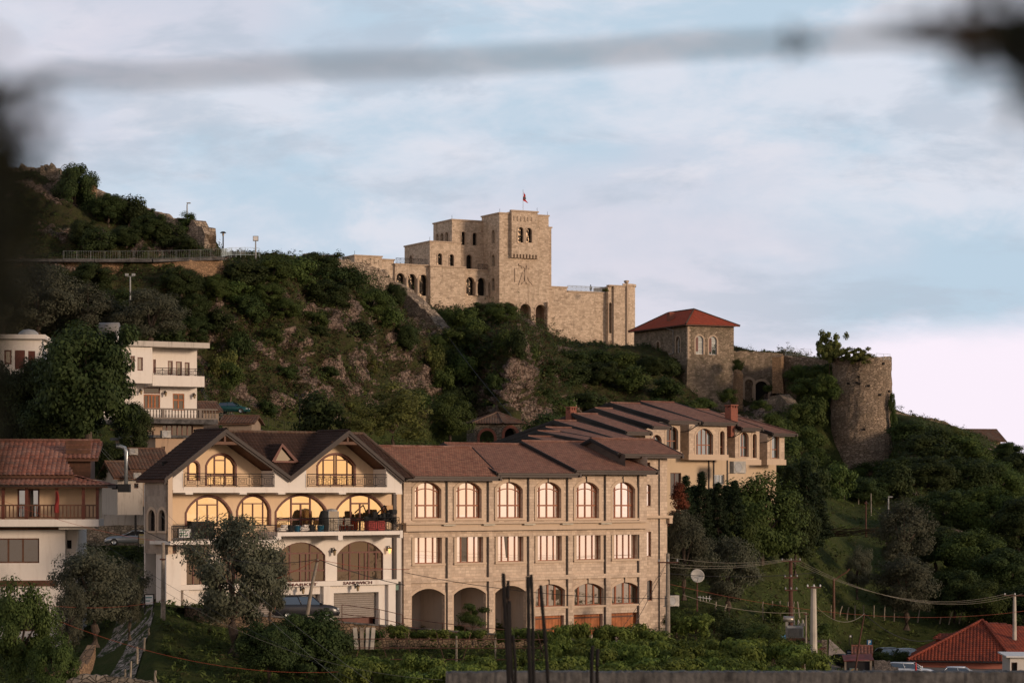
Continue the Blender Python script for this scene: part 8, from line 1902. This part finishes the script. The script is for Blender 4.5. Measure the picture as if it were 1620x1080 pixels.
# items on the terrace of the villa
F=F1
def on_terrace(px,py,yl_=-1.6): u,v=F.uv(px,py,yl_); return F.world((u,yl_,v))
zt_=F.Z(525,840.5,-2.3)
def item(name,label,cat,px,build,yl_=-1.7,z=None):
    u=F.X(px,yl_); rt=empty(name,F.world((u,yl_,(zt_ if z is None else z)+.0)),F.a,label,cat); build(rt); return rt
def b1(rt):
    m=MB(); m.lathe([(.34,0),(.40,.5),(.38,1.1),(.25,1.5),(0,1.6)],(0,0,0),12); m.build('cover',M['tyre'],rt,True); k=MB(); k.box(-.25,.25,-.25,.25,0,.06); k.build('foot',M['iron'],rt)
item('covered_grill','black covered barbecue on the villa terrace, left of the clear cabinet','grill',512.5,b1)
def b2(rt):
    m=MB(); m.box(-.45,.45,-.3,.3,0,.08); m.box(-.45,-.4,-.3,.3,.08,1.5)
    m.box(.4,.45,-.3,.3,.08,1.5); m.lathe([(.45,0),(.4,.12),(0,.2)],(0,0,1.5),12); m.build('frame',M['grille'],rt); g=MB(); g.box(-.4,.4,-.28,.28,.08,1.5); g.build('glass_body',M['g_low'],rt)
item('drinks_cabinet','pale see through cabinet beside the black covered barbecue','cabinet',524.5,b2)
def b3(rt): m=MB(); m.box(-.75,.75,-.3,.3,0,.75); m.build('box',plain('red_cloth_box',(.30,.05,.045),.8,.2),rt,bevel=.04); k=MB(); k.box(-.78,.78,-.33,.33,.75,.82); k.build('lid',M['iron_rust'],rt)
item('red_chest','faded red chest under the heap at the right end of the villa terrace','chest',593,b3)
def b4(rt):
    m=MB(); r=random.Random(3)
    for i in range(16): m.cbox((r.uniform(-1.2,1.3),r.uniform(-.3,.3),r.uniform(.7,1.5-.3*abs(i-8)/8)),r.uniform(.3,.9),r.uniform(.2,.4),r.uniform(.15,.5),r.uniform(0,3))
    m.build('heap',M['tyre'],rt,bevel=.05); k=MB(); k.tube([(-.4,0,1.3),(.3,.1,1.9),(.7,0,1.2)],.06,5); k.tube([(.4,0,1.0),(1.5,0,.3)],.04,5); k.build('poles',M['iron'],rt)
item('junk_heap','dark heap of covered furniture at the right end of the villa terrace','heap',604,b4,-1.4)
def b5(rt): m=MB(); m.lathe([(.2,0),(.26,.45),(.28,.46)],(0,0,0),12); m.build('bucket',plain('blue_plastic',(.03,.16,.26),.4),rt,True); k=MB(); k.lathe([(0,.5),(.24,.46)],(0,0,0),12); k.build('contents',M['villa_white'],rt)
item('blue_bucket','blue bucket under the first wide arched window of the terrace','bucket',470.5,b5)
item('blue_bucket','small blue tub near the foot of the covered barbecue','bucket',507,b5,-1.9)
def b6(rt): m=MB(); m.cbox((0,0,.2),1.0,.5,.3); m.cbox((.1,0,.42),.7,.4,.2,.2); m.build('cushions',M['villa_white'],rt,bevel=.08); k=MB(); k.cbox((.5,-.05,.25),.6,.4,.5,.4); k.build('bag',M['tyre'],rt,bevel=.06)
item('cushion_pile','white cushions and dark bag piled in the middle of the villa terrace','cushions',482,b6)
item('cushion_pile','folded white bedding at the left end of the upper terrace','cushions',449,b6,-1.9)
def chair(rt):
    m=MB(); m.box(-.25,.25,-.25,.25,.42,.48); m.build('seat',M['wood_grey'],rt); m=MB(); m.box(-.25,.25,.2,.25,.48,1.0); m.build('backrest',M['wood_grey'],rt)
    for x in (-.22,.22):
        for y in (-.22,.22): l=MB(); l.box(x-.02,x+.02,y-.02,y+.02,0,.419); l.build('leg',M['iron'],rt)
item('terrace_chair','brown terrace chair right of the clear cabinet','chair',540,chair); item('terrace_chair','terrace chair in front of the second wide arch','chair',552,chair,-1.5)
def b7(rt): 
    m=MB(); m.box(-.95,.95,-.3,.3,.0,1.25); m.build('cabinet',M['tyre'],rt,bevel=.03); k=MB(); 
    for i in range(6): k.tube([(-.5+i*.25,-.32,.1),(-.25+i*.25,-.32,1.15)],.02,4); k.tube([(-.25+i*.25,-.32,.1),(-.5+i*.25,-.32,1.15)],.02,4)
    k.build('lattice',M['wood_brown'],rt)
item('lattice_bench','dark lattice panelled bench under the first arch of the lower terrace','bench',318,b7,-1.5,F.Z(350,854.5,-3.0)+.1)
# signs
def board(name,label,px0,px1,pt,pb,Y,mat,col,lines,deg=0,post=True,cat='sign'):
    b=P((px0+px1)/2,pb,Y); k=K*Y; w=(px1-px0)*k; h=(pb-pt)*k; rt=empty(name,b,R(deg),label,cat); m=MB(); m.box(-w/2,w/2,0,.06,0,h); m.build('panel',mat,rt); f=MB()
    for x in (-w/2,w/2): f.box(x-.04,x+.04,-.03,.09,-(.9 if post else 0),h+.04)
    f.box(-w/2+.04,w/2-.04,-.03,.09,h-.02,h+.05); f.build('frame',M['iron'],rt)
    if lines: l=MB(); [l.box(-w*.4,-w*.4+w*.8*q,-.012,-.003,h*z-.035,h*z+.035) for z,q in lines]; l.build('marking',col,rt)
    return rt
board('notice_board','small notice board with faded map beside the silver coupe',219,237,844,864,222,plain('faded_map',(.35,.33,.28),.6,.3),plain('yellow_strip',(.40,.33,.06),.6),((.92,1.0),(.6,.7),(.45,.85),(.3,.6)),10)
board('menu_board','green and white menu board tied to the lower terrace railing',281,304,836,850,171.5,M['white'],plain('green_ink',(.03,.16,.07),.6),((.8,.9),(.5,.5),(.25,.8)),37,False)
board('street_banner','pale notice with green lettering at the top of the cobbled path',229,243,940,955,168,M['white'],plain('teal_ink',(.05,.22,.22),.6),((.7,.9),(.35,.6)),15)
pk=board('parking_sign','blue and white parking sign above the tiny tiled shelter',1371,1380,1011.5,1021.5,233,plain('sign_blue',(.03,.16,.32),.5),None,(),0,True)
text_obj('P',pk,(0,-.02,.36),.22,.38,M['white'],'letter')
board('road_sign','small blue rectangular road sign beside the parked black suv',1339.5,1348.5,1028,1033.5,232,plain('sign_navy',(.04,.09,.17),.5),M['white'],((.5,.8),))
board('road_sign','tiny white sign on the grass above the parking place',1343.5,1348,1004,1007,245,M['white'],None,())
# flue, water tank, blue sheets, cone, ladder
def flue():
    b=P(199.5,768,206); k=K*206; rt=empty('steel_flue',b,0,'shiny steel flue pipe with a bent top behind the clay roofed house','flue'); h=62*k; m=MB(); m.tube([(0,0,0),(0,0,h-.45),(-.12,0,h-.12),(-.5,0,h),(-.85,0,h+.02)],.17,12); m.build('pipe',M['galv'],rt,True)
    s=MB(); s.cbox((-.15,0,-.2),1.0,.8,.7); s.tube([(-1.2,0,-.1),(-.6,0,-.1)],.2,8); s.build('fan_box',M['tyre'],rt)
flue()
ac_unit(P(211,719,216),R(20),'white air conditioner box right of the bent steel flue',s=.95)
ac_unit(P(262,692,222),R(34),'white air conditioner on the block house roof under the balustrade',s=1.1)
ac_unit(P(217,756,211),R(20),'dark stained air conditioner under the lower tiled shed roof',s=.8)
M['tank_grey']=plain('tank_grey',(.17,.165,.16),.6,.15)
def tank():
    b=P(173,541,250); k=K*250; rt=empty('water_tank',b,R(-10),'grey cylindrical rooftop water tank on thin legs above the dark tree','water tank'); m=MB(); r=9.5*k/1.4; m.tube([(-1.0,0,1.4),(1.0,.1,1.4)],.62,20); m.build('tank',M['tank_grey'],rt,True)
    for x in (-.6,.7): 
        l=MB(); l.box(x-.05,x+.05,-.3,-.2,-.6,.85); l.box(x-.05,x+.05,.2,.3,-.6,.85); l.build('leg',M['iron'],rt)
    p=MB(); p.box(.95,1.12,-.5,-.35,-.7,1.2); p.build('pipe',M['white'],rt)
tank()
def sheet(px,py,Y,w,h,label):
    b=P(px,py,Y); m=MB(); n=6
    for i in range(n+1):
        for j in range(4): m.v.append(((i/n-.5)*w,j*.3+.1*math.sin(i*3),h*(math.sin(i*1.7+j)*.3+j/3*.8)))
    for i in range(n):
        for j in range(3): a=i*4+j; m.f.append((a,a+4,a+5,a+1))
    o=m.build('plastic_sheet',plain('blue_plastic_sheet',(.10,.30,.42),.4,.2)); o.location=b; tag(o,label,'sheet')
sheet(1299,843,272,2.0,.7,'crumpled blue plastic sheet on the slope beside the cut branches'); sheet(1077,1042,165,1.0,.5,'scrap of blue plastic among the vines'); sheet(1235,1012,180,.9,.4,'small blue plastic scrap under the transformer')
bp=MB(); b=P(1340,845,271); r_=random.Random(8)
for i in range(60): x=r_.uniform(-3.2,3.2); z=r_.uniform(0,.9); bp.tube([(x-1.2,r_.uniform(-.5,.5),z-.3),(x+r_.uniform(.3,1.6),r_.uniform(-.5,.5),z+r_.uniform(-.3,.5)*.7-.2)],.03,4)
o=bp.build('brush_pile',M['leaf_brown']); o.location=b; tag(o,'pile of cut brown branches beside the blue sheet on the slope','branches')
cn=empty('red_pennant',P(1449,1074,222),0,'small furled red pennant standing in front of the white estate car','pennant'); m=MB(); m.lathe([(.15,0.4),(.11,.8),(.03,1.6),(0,1.62)],(0,0,0),10); m.build('cloth',plain('red_pennant_cloth',(.45,.02,.015),.7),cn,True); m=MB(); m.tube([(0,0,-.5),(0,0,1.65)],.02,5); m.build('stick',M['iron'],cn)
ld=empty('ladder',P(1311,1068,214),R(10),'pale wooden ladder leaning by the vine covered hut','ladder'); m=MB(); 
for x in (-.22,.22): m.tube([(x,0,0),(x*.7-.35,.3,1.7)],.035,5)
for i in range(5): t=.15+i*.17; m.tube([(-.22-.35*t+.02,.3*t,1.7*t),(.22*(1-.3*t)-.35*t,.3*t,1.7*t)],.025,4)
m.build('rails',M['wood_grey'],ld); m=MB(); m.tube([(-.3,.3,0),(-.38,.32,1.65)],.03,5); m.build('prop',M['wood_grey'],ld)
def hut():
    rt=empty('garden_hut',P(1262,1072,196),0,'ramshackle vine covered hut with a brick pier behind the parapet','hut'); k=K*196; m=MB(); m.box(-3.2,1.9,.3,3,-.5,1.9); m.build('wall',M['wood_brown'],rt); m=MB(); m.box(1.9,2.35,-.2,.3,-.5,3.1); m.build('pier',M['field_wall'],rt)
    m=MB(); m.add([(-3.6,-.6,1.9),(2.2,-.6,2.5),(2.2,3.2,2.9),(-3.6,3.2,2.3),(-3.6,-.6,1.8),(2.2,-.6,2.4),(2.2,3.2,2.8),(-3.6,3.2,2.2)],[(0,1,2,3),(7,6,5,4),(0,4,5,1),(1,5,6,2),(2,6,7,3),(3,7,4,0)]); m.build('roof_sheet',M['iron_rust'],rt)
    for i,x in enumerate((-1.6,.1,1.5)): p=MB(); p.tube([(x,-.4,-.4),(x+.1,-.3,2.1)],.06,5); p.build('post',M['wood_grey'] if i else M['iron_rust'],rt)
    p=MB(); p.prism(fx(-.25),[(.5,-.3),(1.3,-.3),(.9,1.5),(.5,1.6)],0,.06); p.build('leaning_board',M['wood_grey'],rt)
hut()
T('vine_a',1225,1052,192,50,60,'vine spilling over the left of the garden hut roof',name='vine',cat='vine'); T('vine_b',1255,1045,192,34,60,'vine crown over the middle of the garden hut roof',name='vine',cat='vine'); T('vine_a',1285,1036,192,20,34,'vine tips beside the foot of the concrete pole',name='vine',cat='vine')
# ================================================================ near things: parapet with rods, wire, leaves
def parapet():
    Y=50; a=P(705,1064,Y); b=P(1760,1064,Y); m=MB(); n=220; rnd=random.Random(2); b0=a.copy()
    z0=a.z; L=b.x-a.x
    for i in range(n+1):
        x=L*i/n; j=rnd.uniform(-.012,.012)+.012*noise.noise(Vector((x*3,0,0))); zz=j+(.02*min(1,x/.9))
        m.v+=[(x,0,-1.2),(x,rnd.uniform(-.01,.01),-.01+zz),(x,.03,zz+.004),(x,.42,zz+.004),(x,.45,-1.2)]
    for i in range(n):
        for k_ in range(4): q=i*5+k_; m.f.append((q,q+5,q+6,q+1))
    m.f.append((0,1,2,3,4)); o=m.build('parapet',M['concrete_dark']); o.location=b0; tag(o,'rough dark concrete parapet running along the bottom right of the view','parapet')
parapet()
RB=[(798,906,1052,19,.10,'thick rod pair, nearest and tallest, left'),(803,930,1100,19,.07,'x')]
def rods():
    for i,(px,pt,pxb,Y,r,lab) in enumerate(((797,906,805,19,.026,'tall thick reinforcing rod, leftmost of those above the parapet'),(804,918,805.5,19,.022,'rod pressed against the leftmost tall rod'),(806,950,812,20,.018,'short rod just right of the leftmost pair'),(834,911,840,19,.027,'tall reinforcing rod in the middle of the group'),(840,908,846,19.5,.022,'tall rod tied close to the middle one'),(812,1005,817,20,.02,'lowest rod stub between the tall ones'),(856,925,868,19,.024,'right leaning rod of the group'),(938,1021,934,21,.026,'left one of the two short rods further right'),(945.5,1026,945,21,.026,'right one of the two short rods further right'))):
        Y*=2.0; r*=2.1; b=P(pxb,1100,Y); t=P(px,pt,Y); m=MB(); n=14; pts=[]
        for j in range(n+1): q=j/n; pts.append(((t.x-b.x)*q+.008*math.sin(5*q+i),0,(t.z-b.z)*q))
        m.tube(pts,[r*.55*(1+.12*(j%2)) for j in range(n+1)],7); o=m.build('reinforcing_rod',plain('dark_rusty_steel_%d'%i,(.010,.008,.008),.9,.3)); o.location=b; tag(o,lab,'rod','reinforcing rods above the parapet')
rods()
# a close twisted wire with a thorny knot, far out of focus
M['knot']=plain('dark_brown_wire',(.045,.032,.026),.7,.2)
def near_wire():
    Y=2.6; pts=[P(*p) for p in ((-120,158,2.7),(10,138,2.6),(80,118,2.6),(250,122,2.6),(480,106,2.6),(700,100,2.6),(900,88,2.6),(1100,72,2.6),(1260,66,2.6),(1420,58,2.6),(1560,62,2.6),(1760,44,2.6))]; b=pts[0]
    m=MB(); 
    q=[]
    for i in range(len(pts)-1):
        for k_ in range(6): q.append(pts[i].lerp(pts[i+1],k_/6)-b)
    m.tube(q,.0058,8)
    rt=empty('barbed_wire',b,0,'out of focus twisted wire crossing the whole sky near the lens','wire'); m.build('strand',plain('dark_blue_grey_wire',(.05,.065,.07),.6,.1),rt)
    for px,py in ((1262,67),(8,142),(1600,62)):
        k2=MB(); c=P(px,py,2.6)-b
        for i in range(6): a=i*1.05; k2.tube([c+Vector((-.01+.004*i,0,0)),c+Vector((.022*math.cos(a),.02*math.sin(a*2),.014*math.sin(a)))],.0045,5)
        k2.build('knot',M['knot'],rt)
    # frayed thick end at the right
    w=MB()
    w.tube([P(1400,62,2.6)-b,P(1470,60,2.6)-b,P(1560,60,2.6)-b,P(1660,58,2.6)-b,P(1780,56,2.6)-b],[.004,.010,.014,.016,.016],8); w.build('wrapping',M['knot'],rt); w=MB(); w.tube([P(1380,30,2.2)-b,P(1500,40,2.2)-b,P(1700,20,2.2)-b],[.003,.006,.008],6)
    w.build('wrapping',M['knot'],rt)
near_wire()
def near_leaves():
    rng=np.random.default_rng(9); C=[]
    for (px,py,sx,sy,n) in ((-40,330,50,110,260),(-30,250,34,40,70),(-60,430,55,80,120),(-70,600,45,90,70),(-75,760,40,90,45),(1660,60,60,40,120),(1640,130,30,40,22)):
        q=np.stack([rng.normal(px,sx,n),rng.normal(py,sy,n)],1)
        for a,b in q: C.append(tuple(P(a,b,1.7+rng.random()*.5)))
    # split in two twigs
    C=np.array(C); left=C[:,0]<0
    for sel,lab in ((left,'dark blurred spray of leaves close to the lens at the left edge'),(~left,'dark blurred twig tip close to the lens at the top right')):
        c=C[sel]; o0=c.mean(0); me=quads_mesh('leaves',c-o0,rng.normal(size=c.shape),np.full(len(c),.034),rng,.6,[M['near_leaf']]); rt=empty('twig',o0,0,lab,'twig'); o=bpy.data.objects.new('leaves',me); COL.objects.link(o); o.parent=rt
        m=MB(); ix=rng.choice(len(c),min(14,len(c)),replace=False)
        ed=Vector((-.25 if sel is left else .25,0,-.1))
        for i in ix: m.tube([ed,Vector(c[i]-o0)*.5,Vector(c[i]-o0)],[.006,.004,.002],4)
        m.build('stem',M['bark'],rt)
M['near_leaf']=leafmat('near_dark_leaf',(.020,.022,.010),(.012,.013,.007),trans=.1)
near_leaves()
# ================================================================ labels that tell members of a group apart
def order_labels():
    G={}
    for o in bpy.data.objects:
        if o.parent is None and o.get('group') and o.get('label'): G.setdefault((o['group'],o['label']),[]).append(o)
    def word(i,n):
        if i==0: return 'leftmost'
        if i==n-1: return 'rightmost'
        if i<n/2: return ORD[i]+' from the left'
        j=n-1-i; return ORD[j]+' from the right'
    for (g,l),L in G.items():
        if len(L)<2: continue
        L.sort(key=lambda o:o.location.x/o.location.y); n=len(L)
        for i,o in enumerate(L):
            s=l
            if s.startswith('one of the '): s=s[11:]; 
            o['label']=(word(i,n)+' of the '+s) if l.startswith('one of') else (l+', '+word(i,n)); 
            ws=o['label'].split(); 
            if len(ws)>16: o['label']=' '.join(ws[:16])
order_labels()
